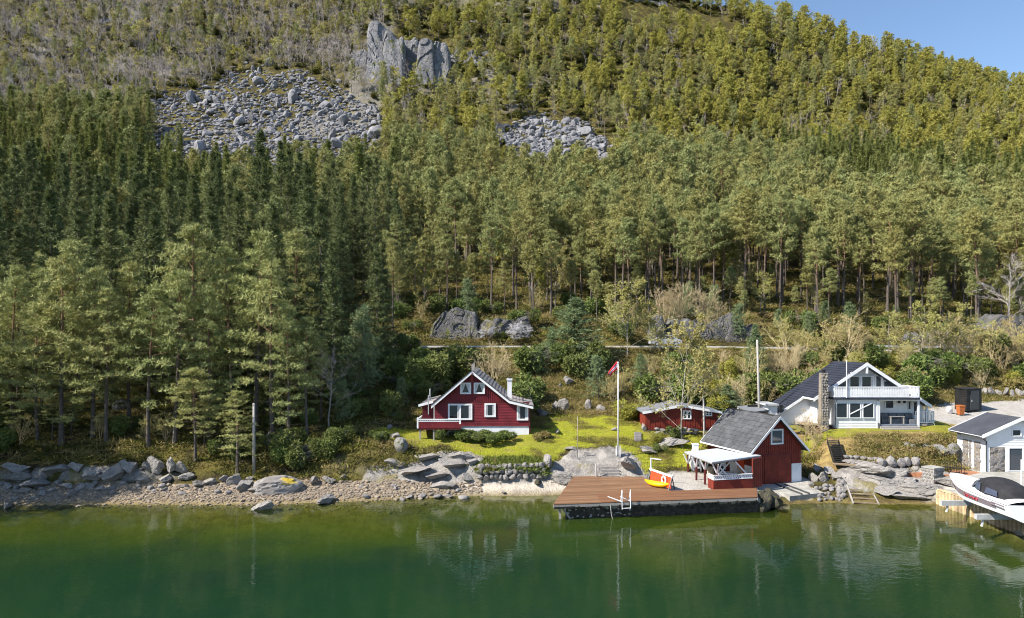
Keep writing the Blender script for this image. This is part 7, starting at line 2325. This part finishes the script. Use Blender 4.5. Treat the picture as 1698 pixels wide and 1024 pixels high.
wh.part('chimney_cowl', MB().tube([((cs0 + cs1) / 2, 64.5, PZ(618, 64.5)), ((cs0 + cs1) / 2, 64.5, PZ(613, 64.5))], .16, 8).tube([((cs0 + cs1) / 2, 64.5, PZ(613.5, 64.5)), ((cs0 + cs1) / 2, 64.5, PZ(611.5, 64.5))], [.26, .1], 8), M['dark'], cst)
wh.part('downpipe', MB().tube([(hx0 + .05, F0 - .28, zbal - .15), (hx0 + .0, F0 - .12, zbal - .6), (hx0 + .0, F0 - .1, hz - .3)], .045, 6).tube([(hx1 + .03, F0 - .1, hz + .5), (hx1 + .06, F0 - .16, hz - .3)], .07, 6), M['dark_metal'])
# satellite dish on the wing
sdp_ = Vector((PX(1294.5, 67.2), 67.2, PZ(677, 67.2)))
mb = MB(); n = 14
ring = [sdp_ + Vector((.33 * math.cos(2 * math.pi * k / n), -.12 + .05 * math.cos(2 * math.pi * k / n), .4 * math.sin(2 * math.pi * k / n))) for k in range(n)]
mb.add(ring + [sdp_], [(k, (k + 1) % n, n) for k in range(n)])
o = wh.part('satellite_dish', mb, M['dark_metal'])
o.modifiers.new('thickness', 'SOLIDIFY').thickness = .03
wh.part('dish_arm', MB().beam(sdp_, sdp_ + Vector((.25, .35, -.2)), .05, .05), M['metal'], o)
# porch furniture
sf = Bld('corner_sofa', 'grey corner sofa standing along the back of the white house porch', 'sofa', (PX(1485, 65.7), 65.7, pz))
sx0, sx1 = PX(1459, 65.8), PX(1513, 65.8)
sf.part('seat', MB().box(sx0, sx1, 65.3, 65.95, pz, pz + .45).box(sx1 - .7, sx1, 64.95, 65.29, pz, pz + .45), M['sofa'])
sf.part('backrest', MB().box(sx0, sx1, 65.96, 66.04, pz, pz + .95).box(sx0 - .12, sx0 - .01, 65.2, 66.04, pz, pz + .75), M['sofa'])
for k in range(4):
    a = sx0 + (sx1 - sx0) * k / 4
    sf.part('cushion', MB().box(a + .04, a + (sx1 - sx0) / 4 - .04, 65.72, 65.92, pz + .46, pz + .9), M['sofa'])
pt = Bld('porch_table', 'pale wooden table in front of the grey porch sofa', 'table', (PX(1487, 65), 65.0, pz))
tx0, tx1 = PX(1475, 65), PX(1499, 65)
pt.part('tabletop', MB().box(tx0, tx1, 64.85, 65.25, pz + .68, pz + .74), M['grey_wood'])
for x in (tx0 + .08, tx1 - .08):
    for y in (64.9, 65.2):
        pt.part('leg', MB().box(x - .04, x + .04, y - .04, y + .04, pz, pz + .68), M['grey_wood'])
# left terrace
te = Bld('side_terrace', 'low timber terrace with steps on the left side of the white house', 'terrace', (PX(1360, 65.5), 65.5, hz))
tz = PZ(704, 65)
te.part('deck_boards', MB().box(PX(1336, 65), hx0 - .06, 64.9, 67.5, tz - .08, tz), M['old_wood'])
te.part('skirt', MB().box(PX(1340, 65), hx0 - .08, 64.95, 65.05, hz - .5, tz - .09), M['dark'])
te.part('step', MB().box(PX(1352, 64.7), hx0 + .15, 64.55, 64.88, hz - .3, tz - .25).box(PX(1356, 64.4), hx0 + .2, 64.25, 64.54, hz - .4, tz - .42), M['red_trim'])

# ------------------------------------------------------------------ white garage / boat room at the quay
g0 = 57.3
gx0, gx1 = PX(1635, g0), 45.3
gz0 = PZ(781, g0)
rgx_, rgz_ = PX(1695, 57.0), PZ(691.8, 57.0)
egx, egz = PX(1627.5, 57.0), PZ(722, 57.0)
egr = 2 * rgx_ - egx
GB = 61.1
def gz_(x): return rgz_ - (rgz_ - egz) * abs(x - rgx_) / (rgx_ - egx)
gr = Bld('white_garage', 'white boat garage with grey felt roof and stone panels at the right edge', 'garage', ((gx0 + gx1) / 2, 59.2, gz0))
gr.part('wall', MB().prism([(gx0, g0, gz0 - .4), (gx1, g0, gz0 - .4), (gx1, g0, gz_(gx1) - .12), (rgx_, g0, rgz_ - .12), (gx0, g0, gz_(gx0) - .12)], (0, GB - g0 - .1, 0)), M['white_wall'])
zsd = PZ(741, g0)
gr.siding(lambda z: max(gx0, rgx_ - (rgz_ - z - .25) * (rgx_ - egx) / (rgz_ - egz)), lambda z: min(gx1, rgx_ + (rgz_ - z - .25) * (rgx_ - egx) / (rgz_ - egz)), zsd, rgz_ - .3, g0, .14, M['white_wall'])
gr.part('roof', MB().prism([(egx, 56.95, egz), (rgx_, 56.95, rgz_), (rgx_, 56.95, rgz_ - .12), (egx, 56.95, egz - .12)], (0, GB + .15 - 56.95, 0)).prism([(rgx_, 56.95, rgz_), (egr, 56.95, egz), (egr, 56.95, egz - .12), (rgx_, 56.95, rgz_ - .12)], (0, GB + .15 - 56.95, 0)), M['roof_grey'])
mb = MB()
for y in (56.9, GB + .152):
    for sgx in (egx, egr):
        mb.prism([(sgx, y, egz + .05), (rgx_, y, rgz_ + .05), (rgx_, y, rgz_ - .24), (sgx, y, egz - .24)], (0, .045, 0))
mb.beam((egx - .04, 56.95, egz - .1), (egx - .04, GB + .1, egz - .1), .07, .1)
gr.part('bargeboard', mb, M['white'])
sp = gr.part('stone_panel', MB().box(PX(1640.5, g0), PX(1665.5, g0), g0 - .06, g0 + .01, gz0 - .05, zsd - .02), M['stonepanel'])
def veneer(parent, root, x0, x1, y, z0, z1, along='x', n=26):
    for k in range(n):
        a, b_ = random.uniform(x0 + .12, x1 - .12), random.uniform(z0 + .12, z1 - .1)
        s = random.uniform(.16, .32)
        loc_ = Vector((a, y, b_)) if along == 'x' else Vector((y, a, b_))
        link('facing_stone', SMALL[random.randrange(6)], parent, loc_ - root.location, (0, 0, 0) if along == 'x' else (0, 0, R(90)), (s, .06, s * random.uniform(.6, 1)))
veneer(sp, gr.root, PX(1640.5, g0), PX(1665.5, g0), g0 - .07, gz0, zsd, n=34)
gr.part('corner_post', MB().box(gx0 - .02, PX(1640, g0), g0 - .09, g0 + .01, gz0 - .1, zsd), M['white'])
gr.part('corner_post', MB().box(PX(1666, g0), PX(1670.5, g0), g0 - .09, g0 + .01, gz0 - .1, zsd), M['white'])
gd = gr.part('glass_door', MB().box(PX(1671, g0), PX(1672.6, g0), g0 - .1, g0 + .01, gz0, zsd - .02).box(PX(1694.2, g0), PX(1696.5, g0), g0 - .1, g0 + .01, gz0, zsd - .02).box(PX(1672.6, g0), PX(1694.2, g0), g0 - .1, g0 + .01, gz0, gz0 + .08).box(PX(1672.6, g0), PX(1694.2, g0), g0 - .1, g0 + .01, zsd - .1, zsd - .02), M['white'])
gr.part('pane', MB().box(PX(1672.6, g0), PX(1694.2, g0), g0 - .05, g0 - .004, gz0 + .08, zsd - .1), M['glass_blue'], gd)
gr.part('lower_panel', MB().box(PX(1697, g0), gx1, g0 - .06, g0 + .01, gz0, zsd - .02), M['white_wall'])
gr.window(PX(1677, g0), PX(1692.5, g0), PZ(723, g0), PZ(711.3, g0), g0 - .03, 1, .07)
for a, b_ in ((58.0, 58.7), (59.1, 59.4), (59.55, 60.2)):
    q = gr.part('stone_panel', MB().box(gx0 - .05, gx0 + .01, a, b_, gz0 - .1, gz0 + 2.3), M['stonepanel'])
    veneer(q, gr.root, a, b_, gx0 - .06, gz0, gz0 + 2.2, 'y', 9)
gr.part('side_door', MB().box(gx0 - .07, gx0 - .005, 58.75, 59.05, gz0, gz0 + 2.1), M['white'])
gr.part('side_window', MB().box(gx0 - .04, gx0 + .01, 60.5, 60.9, gz_(gx0) - .65, gz_(gx0) - .25), M['glass'])
gr.part('gutter', MB().tube([(egx - .1, 57.0, egz - .12), (egx - .1, GB, egz - .12)], .05, 6).tube([(egx - .08, 56.92, egz - .15), (gx0 - .1, 57.1, egz - .5), (gx0 - .06, g0 - .12, egz - .8), (gx0 - .06, g0 - .12, gz0)], .055, 6), M['dark_metal'])

# ------------------------------------------------------------------ yard: black shed, bin, bag
bs = Bld('black_shed', 'small black stained shed on the gravel yard', 'shed', (PX(1608, 72), 73, GZ(PX(1608, 72), 72)))
bz0_, bz1_ = PZ(679.5, 71.6) - .1, PZ(645.5, 71.8)
xa, xm, xb = PX(1583.5, 73.6), PX(1602.5, 71.6), PX(1627.5, 72.4)
fp_ = [Vector((xm, 71.6, 0)), Vector((xb, 72.4, 0)), Vector((xb - (xm - xa) * .9, 74.6, 0)), Vector((xa, 73.6, 0))]
bs.part('wall', MB().prism([Vector((v.x, v.y, bz0_)) for v in fp_], (0, 0, bz1_ - bz0_)), M['dark'])
mb = MB()
for a, b_ in ((fp_[0], fp_[1]), (fp_[3], fp_[0])):
    nrm = Vector(((b_ - a).y, -(b_ - a).x, 0)).normalized()
    for k in range(9):
        z = bz0_ + .05 + k * .235
        mb.beam(a + nrm * .015 + Vector((0, 0, z + .1)), b_ + nrm * .015 + Vector((0, 0, z + .1)), .03, .2)
bs.part('cladding', mb, M['dark'], kind='stuff')
c_ = sum(fp_, Vector()) / 4
bs.part('roof', MB().prism([Vector((v.x + (v.x - c_.x) * .08, v.y + (v.y - c_.y) * .08, bz1_)) for v in fp_], (0, 0, .1)), M['dark'])
a, b_ = fp_[0].lerp(fp_[1], .25), fp_[0].lerp(fp_[1], .8)
dd = bs.part('door', MB().beam(a + Vector((0, -.06, (bz0_ + bz1_) / 2)), b_ + Vector((0, -.06, (bz0_ + bz1_) / 2)), .05, bz1_ - bz0_ - .25), M['dark_metal'])
bs.part('handle', MB().beam(a.lerp(b_, .12) + Vector((0, -.11, bz0_ + .95)), a.lerp(b_, .12) + Vector((0, -.11, bz0_ + 1.15)), .05, .05), M['metal'], dd)
wx, wy = PX(1592.5, 70.6), 70.6
wbz = GZ(wx, wy)
wb_ = Bld('wheelie_bin', 'orange brown wheelie bin in front of the black shed', 'bin', (wx, wy, wbz))
wb_.part('body', MB().hexa([(wx - .22, wy - .25, wbz + .08), (wx + .22, wy - .25, wbz + .08), (wx + .22, wy + .22, wbz + .08), (wx - .22, wy + .22, wbz + .08), (wx - .29, wy - .33, wbz + .95), (wx + .29, wy - .33, wbz + .95), (wx + .29, wy + .3, wbz + .95), (wx - .29, wy + .3, wbz + .95)]), M['bin'])
wb_.part('lid', MB().hexa([(wx - .32, wy - .37, wbz + .955), (wx + .32, wy - .37, wbz + .955), (wx + .32, wy + .34, wbz + .955), (wx - .32, wy + .34, wbz + .955), (wx - .28, wy - .3, wbz + 1.03), (wx + .28, wy - .3, wbz + 1.03), (wx + .28, wy + .3, wbz + 1.06), (wx - .28, wy + .3, wbz + 1.06)]), M['bin'])
for sg in (-.2, .2):
    o = torus((wx + sg, wy + .24, wbz + .1), (1, 0, 0), .07, .035, 12, 6).build('wheel', M['tyre'], wb_.root, True)
ax, ay = PX(1574, 71.5), 71.5
az_ = GZ(ax, ay)
bg = rock_mesh('sack', 777, 3, M['white'], 5, .6, .14, True)
tag(link('white_sack', bg, None, (ax, ay, az_ + .35), (0, 0, .4), (.34, .3, .45)), 'white sack standing on the gravel left of the wheelie bin', 'sack')

# ------------------------------------------------------------------ stairs and slipway frame
sa_, sb2 = P(1381, 729, 61.6), P(1393, 767, 58.6)
us = Bld('black_stairs', 'steep black timber stairs from the lawn down to the landing', 'stairs', tuple(sb2))
wst = .92
for k in range(11):
    p = sb2.lerp(sa_, (k + .5) / 11)
    us.part('tread', MB().box(p.x - wst / 2, p.x + wst / 2, p.y - .16, p.y + .16, p.z - .03, p.z + .03), M['dark'])
for sg in (-1, 1):
    o_ = Vector((sg * (wst / 2 + .04), 0, 0))
    us.part('stringer', MB().beam(sb2 + o_ - Vector((0, 0, .1)), sa_ + o_ - Vector((0, 0, .1)), .06, .32), M['dark'])
us.part('handrail', MB().tube([sa_ + Vector((-.5, 0, 0)), sa_ + Vector((-.5, .1, .75)), sa_ + Vector((.4, .2, .8))], .03, 6), M['dark_metal'])
la, lb = P(1382, 768.5, 58.4), P(1429, 771.5, 58.0)
ld2 = Bld('timber_landing', 'dark timber landing plank at the foot of the black stairs', 'landing', tuple((la + lb) / 2))
ld2.part('plank', MB().beam(la, lb, .6, .1), M['old_wood'])
pp = la.lerp(lb, .66)
ld2.part('post', MB().beam(pp + Vector((0, -.3, 0)), pp + Vector((0, -.3, -1.3)), .12, .12), M['old_wood'])
t0l, t0r, t1l, t1r = P(1399.5, 791, 57.3), P(1433, 791, 57.3), P(1415, 835, 53.2), P(1458, 838, 53.0)
sw = Bld('slipway_ladder', 'weathered timber slipway frame with wide rungs running into the water', 'slipway', tuple((t0l + t1r) / 2))
for a, b_ in ((t0l, t1l), (t0r, t1r)):
    sw.part('rail', MB().beam(a, b_, .1, .16), M['grey_wood'])
for k in range(7):
    f = (k + .15) / 6.4
    sw.part('rung', MB().beam(t0l.lerp(t1l, f) + Vector((0, 0, .04)), t0r.lerp(t1r, f) + Vector((0, 0, .04)), .2, .08), M['old_wood'])

# ------------------------------------------------------------------ stone pillar, terrace, iron chairs
pc = Vector((PX(1547, 55.8), 55.8, 1.3))
pl = Bld('stone_pillar', 'square mortared stone pillar at the edge of the red terrace', 'pillar', tuple(pc))
T3 = Matrix.Translation(pc) @ Matrix.Rotation(R(22), 4, 'Z')
pl.T = T3
core = pl.part('core', MB().box(-.55, .55, -.5, .5, -.4, 1.0), M['concrete'])
pl.part('cap', MB().box(-.62, .62, -.57, .57, 1.0, 1.1), M['concrete'])
for f in range(2):
    for j in range(4):
        for k in range(4):
            u = -.41 + k * .27 + (.1 if j % 2 else 0)
            v = Vector((u, -.5, -.1 + j * .27 + .1)) if f == 0 else Vector((-.55 , u, -.1 + j * .27 + .1))
            w = T3 @ v - pc
            link('stone', SMALL[random.randrange(6)], core, w, (0, 0, R(22) + (0 if f == 0 else R(90))), (.15, .06, .14))
tr_ = MB().hexa([Vector((PX(a, d), d, z)) for a, d, z in ((1505, 57.4, 1.2), (1640, 55.4, 1.2), (1625, 57.2, 1.2), (1590, 58.6, 1.2))] + [Vector((PX(a, d), d, z)) for a, d, z in ((1505, 57.4, 1.58), (1640, 55.4, 1.62), (1625, 57.2, 1.68), (1590, 58.6, 1.7))])
o = tr_.build('terrace', M['terra']); tag(o, 'terracotta coloured terrace beside the garage', None, kind='structure')
for n_, (px, d) in enumerate(((1570, 57.3), (1582, 57.0), (1593, 56.7))):
    x = PX(px, d); z = 1.66
    c2 = Bld('iron_chair', ['black iron garden chair, left one of three on the red terrace', 'black iron garden chair, middle one of three on the red terrace', 'black iron garden chair, right one of three on the red terrace'][n_], 'chair', (x, d, z), group='iron chairs on the terrace')
    c2.part('seat', MB().box(x - .22, x + .22, d - .22, d + .22, z + .42, z + .45), M['dark'])
    for sx_ in (-.2, .2):
        for sy_ in (-.2, .2):
            c2.part('leg', MB().tube([(x + sx_, d + sy_, z - .05), (x + sx_, d + sy_, z + .42)], .022, 5), M['dark'])
    c2.part('backrest', MB().tube([(x - .2, d + .2, z + .42), (x - .2, d + .24, z + .8), (x - .1, d + .25, z + .92), (x + .1, d + .25, z + .92), (x + .2, d + .24, z + .8), (x + .2, d + .2, z + .42)], .025, 5).tube([(x, d + .22, z + .45), (x, d + .25, z + .9)], .02, 5), M['dark'])
# concrete apron before the garage
o = MB().hexa([Vector((PX(a, d), d, 1.2)) for a, d in ((1600, 55.3), (1720, 51), (1760, 57.2), (1632, 57.2))] + [Vector((PX(a, d), d, 1.72)) for a, d in ((1600, 55.3), (1720, 51), (1760, 57.2), (1632, 57.2))]).build('garage_apron', M['concrete'])
tag(o, 'pale concrete apron in front of the garage', None, kind='structure')

# ------------------------------------------------------------------ sheet pile wall and boat lift
wl0, wl1 = Vector((PX(1555.5, 53.1), 53.1, 0)), Vector((33.35, 43.6, 0))
sp_ = thing('sheet_pile_wall', 'rusty corrugated sheet pile wall under the white motorboat', 'sheet piling', (33, 49, 0))
u = (wl1 - wl0).normalized(); nl = Vector((-1, 0, 0))
L_ = (wl1 - wl0).length
n = 26
for k in range(n):
    a, b_ = wl0 + u * L_ * k / n, wl0 + u * L_ * (k + 1) / n
    m1, m2 = a.lerp(b_, .3), a.lerp(b_, .75)
    poly = [a, m1 + nl * .24, m2 + nl * .24, b_, b_ - nl * .04, m2 + nl * .18, m1 + nl * .18, a - nl * .04]
    MB().prism([Vector((v.x, v.y, -2.2)) for v in poly], (0, 0, 3.32)).build('pile', M['sheetpile'], sp_)
MB().beam(wl0 + Vector((.1, 0, 1.15)), wl1 + Vector((.1, 0, 1.15)), .34, .07).build('capping_beam', M['sheetpile'], sp_)
MB().box(33.0, 34.6, 53.05, 53.2, -1.5, 1.1).build('return_wall', M['sheetpile'], sp_)
o = MB().hexa([(33.2, 43.6, -2), (48, 43.6, -2), (48, 53.0, -2), (33.1, 53.0, -2), (33.5, 43.6, 1.1), (48, 43.6, 1.1), (48, 53.0, 1.12), (33.2, 53.0, 1.12)]).build('quay', M['concrete'])
tag(o, 'concrete quay behind the sheet pile wall', None, kind='structure')
bl = thing('boat_lift', 'grey steel boat lift arms reaching out from the sheet pile wall', 'boat lift', (32.4, 47.5, 1))
for d in (49.3, 45.6):
    zc = .98 if d > 47 else .95
    MB().box(30.75, 33.4, d - .13, d + .13, zc - .17, zc + .17).build('arm', M['metal'], bl)
    MB().beam((31.3, d, zc + .17), (31.15, d, zc - .65), .1, .1).build('guide', M['white'], bl)

# ------------------------------------------------------------------ motorboat, nose to the shore
BL = 8.4
mbp = Vector((32.45, 50.9, 0))
stern = Vector((31.95, 50.9 - BL, 0))
yv = (mbp - stern).normalized()
xv = Vector((yv.y, -yv.x, 0))
def BP(x, y, z): return stern + xv * x + yv * y + Vector((0, 0, z))
boat = thing('motorboat', 'sleek white motorboat with black canopy and mauve side stripe on the lift', 'motorboat', tuple((mbp + stern) / 2 + Vector((0, 0, 1.2))))
def beam_at(s): return 1.22 * (1 - max(0, (s - .42) / .58) ** 2.3) + .02
def sheer(s): return 2.42 + .34 * s ** 2
def keel(s): return 1.22 + 1.35 * max(0, (s - .55) / .45) ** 2.4
def chine(s): return keel(s) + .42 * (1 - .1 * s)
NS = 26
secs = []
for i in range(NS):
    s = i / (NS - 1)
    y = BL * s
    b_, kz, sz, cz2 = beam_at(s), keel(s), sheer(s), min(chine(s), sheer(s) - .1)
    bc2 = b_ * .80
    rows = [(0, kz), (bc2 * .5, kz + (cz2 - kz) * .45), (bc2, cz2), (bc2 + (b_ - bc2) * .35, cz2 + (sz - cz2) * .3), (bc2 + (b_ - bc2) * .85, cz2 + (sz - cz2) * .75), (b_, sz)]
    secs.append((y, rows, b_, sz))
def loft(i0, i1, ra, rb, sides=(-1, 1), off=0.0):
    mb = MB()
    for sg in sides:
        o = len(mb.v)
        w = rb - ra + 1
        for i in range(i0, i1 + 1):
            y, rows, b_, sz = secs[i]
            for q in range(ra, rb + 1):
                mb.v.append(tuple(BP(sg * (rows[q][0] + off), y, rows[q][1])))
        for i in range(i1 - i0):
            for q in range(w - 1):
                k = o + i * w + q
                mb.f.append((k, k + w, k + w + 1, k + 1))
    return mb
loft(0, NS - 1, 0, 2).build('hull_bottom', M['antifoul'], boat, True)
hl = loft(0, NS - 1, 2, 5).build('hull', M['gelcoat'], boat, True)
st_ = loft(4, NS - 3, 3, 4, off=.012).build('side_stripe', M['boat_grey'], hl, True)
# transom
y, rows, b_, sz = secs[0]
MB().add([BP(-x, 0, z) for x, z in rows] + [BP(x, 0, z) for x, z in rows[::-1][:-1]] , [tuple(range(len(rows) * 2 - 1))]).build('transom', M['gelcoat'], boat)
# deck: cambered foredeck, cockpit, engine hatch
mb = MB()
nc = 9
for i in range(NS):
    y, rows, b_, sz = secs[i]
    s = i / (NS - 1)
    cam_ = (.34 if s > .48 else .34 * max(0, s - .30) / .18) * (1 - max(0, (s - .75) / .25) ** 2 * .8) + (.18 if s < .3 else 0)
    for j in range(nc):
        t = j / (nc - 1) * 2 - 1
        mb.v.append(tuple(BP(b_ * t, y, sz + .03 + cam_ * (1 - abs(t) ** 2.4))))
for i in range(NS - 1):
    for j in range(nc - 1):
        k = i * nc + j
        mb.f.append((k, k + 1, k + nc + 1, k + nc))
dko = mb.build('foredeck', M['gelcoat'], boat, True)
# rubbing strake
mb = MB()
for sg in (-1, 1):
    mb.tube([BP(sg * (r_[2] + .01), r_[0], r_[3]) for r_ in secs], .035, 6)
mb.build('rub_rail', M['gelcoat'], boat, True)
# windscreen
def arcpts(y0, w, z, bulge, n=9):
    return [BP(w * math.sin(a), y0 + bulge * math.cos(a), z) for a in np.linspace(-1.35, 1.35, n)]
lo_, hi_ = arcpts(3.75, 1.02, sheer(.5) + .22, 1.35), arcpts(3.3, .86, sheer(.5) + .78, .95)
MB().add(lo_ + hi_, [(i, i + 1, 10 + i, 9 + i) for i in range(8)]).build('windscreen', M['vinyl'], boat, True)
MB().tube(hi_, .025, 6).build('windscreen_frame', M['metal'], boat, True)
# canopy
mb = MB()
ny, na = 10, 11
for i in range(ny):
    f = i / (ny - 1)
    y = .9 + 3.45 * f
    hgt = .95 * math.sin(math.pi * (.16 + .70 * f)) ** .7 + .12
    w = 1.08 * (.86 + .14 * math.sin(math.pi * f)) - .10 * f
    for j in range(na):
        a = math.pi * j / (na - 1)
        mb.v.append(tuple(BP(-w * math.cos(a) * (1 - .12 * math.sin(a) ** 4), y, sheer(.3) + .12 + hgt * math.sin(a) ** .6)))
for i in range(ny - 1):
    for j in range(na - 1):
        k = i * na + j
        mb.f.append((k, k + 1, k + na + 1, k + na))
mb.f.append(tuple(range(na)))
cn = mb.build('canopy', M['canvas'], boat, True)
for sg in (-1, 1):
    MB().add([BP(sg * 1.10, 1.25, sheer(.2) + .22), BP(sg * 1.12, 2.55, sheer(.2) + .22), BP(sg * 1.06, 2.45, sheer(.2) + .62), BP(sg * 1.03, 1.4, sheer(.2) + .56)], [(0, 1, 2, 3)]).build('canopy_window', M['vinyl'], cn)
    MB().add([BP(sg * 1.08, 3.05, sheer(.3) + .25), BP(sg * 1.03, 3.75, sheer(.3) + .25), BP(sg * .98, 3.6, sheer(.3) + .72), BP(sg * 1.02, 3.1, sheer(.3) + .78)], [(0, 1, 2, 3)]).build('canopy_window', M['vinyl'], cn)
# vents and side script (illegible red strokes in the photo)
mb = MB()
for z in (.0, .14):
    mb.beam(BP(-1.235, .4, 2.12 + z), BP(-1.235, 1.7, 2.14 + z), .02, .05)
mb.build('air_vent', M['boat_grey'], boat)
def side_pt(s, f):
    i = s * (NS - 1); a = int(i); g = i - a
    def one_(k):
        y, rows, b_, sz = secs[k]
        return BP(-(rows[3][0] * (1 - f) + rows[4][0] * f + .022), y, rows[3][1] * (1 - f) + rows[4][1] * f)
    return one_(a).lerp(one_(min(a + 1, NS - 1)), g)
mb = MB()
for k in range(9):
    s = .56 - k * .021
    h_ = (.9, .62, .7, .85, .6, .66, .6, .8, .62)[k]
    mb.beam(side_pt(s, .12), side_pt(s - .012, .12 + h_ * .8), .012, .05, up=xv)
    mb.beam(side_pt(s - .004, .2 + .25 * (k % 3)), side_pt(s - .019, .25 + .3 * ((k + 1) % 2)), .012, .045, up=xv)
mb.build('side_script', M['boat_red'], hl)
MB().beam(side_pt(.74, .15), side_pt(.77, .85), .012, .05, up=xv).build('side_slit', M['dark'], hl)
MB().beam(BP(0, 7.6, sheer(.9) + .1), BP(0, 5.0, sheer(.6) + .4), .05, .02).build('deck_line', M['boat_grey'], dko)
MB().tube([BP(.6, 1.6, 2.5), BP(.6, 1.6, 5.0)], .035, 6).build('antenna', M['white'], boat)

# ------------------------------------------------------------------ guard rail and cars on the road
gr_ = thing('guard_rail', 'white posted guard rail along the outer edge of the road on the right', 'guard rail', (PX(1560, 91), 91, 11.2))
pxs = [1440 + k * 21 for k in range(15)]
for px in pxs:
    z = float(road_z(px)); x = PX(px, 91.1)
    MB().box(x - .05, x + .05, 91.05, 91.15, z - .2, z + .75).build('post', M['white'], gr_)
pa = [Vector((PX(q, 91.0), 91.0, float(road_z(q)) + .62)) for q in pxs]
mb = MB()
for a, b_ in zip(pa[:-1], pa[1:]):
    mb.beam(a, b_, .05, .28)
mb.build('rail', M['metal'], gr_)
def car(px, d, paint_, label):
    x = PX(px, d); z = float(road_z(px)) + .1
    c_ = Bld('parked_car', label, 'car', (x, d, z))
    prof_ = [(-2.15, .35), (-2.1, .75), (-1.95, .92), (-1.3, 1.0), (-.75, 1.45), (.75, 1.48), (1.35, 1.02), (2.0, .85), (2.15, .6), (2.12, .33)]
    c_.part('body', MB().prism([(x + a, d - .85, z + b_) for a, b_ in prof_], (0, 1.7, 0)), paint_)
    c_.part('window', MB().prism([(x - 1.15, d - .862, z + 1.02), (x - .7, d - .862, z + 1.38), (x + .7, d - .862, z + 1.4), (x + 1.15, d - .862, z + 1.03)], (0, .01, 0)), M['glass'])
    for a in (-1.3, 1.3):
        w = c_.part('wheel', MB().tube([(x + a, d - .88, z + .31), (x + a, d - .66, z + .31)], .31, 14), M['tyre'])
        c_.part('rim', MB().tube([(x + a, d - .895, z + .31), (x + a, d - .87, z + .31)], .18, 10), M['metal'], w)
    c_.part('tail_light', MB().box(x + 2.0, x + 2.17, d - .8, d - .5, z + .62, z + .78), M['flag_red'])
car(1103, 94.9, M['car_white'], 'white car passing under the pale rock of the road cutting')
car(672, 94.0, M['car_blue'], 'silver blue car on the road in the shade left of the cabin')
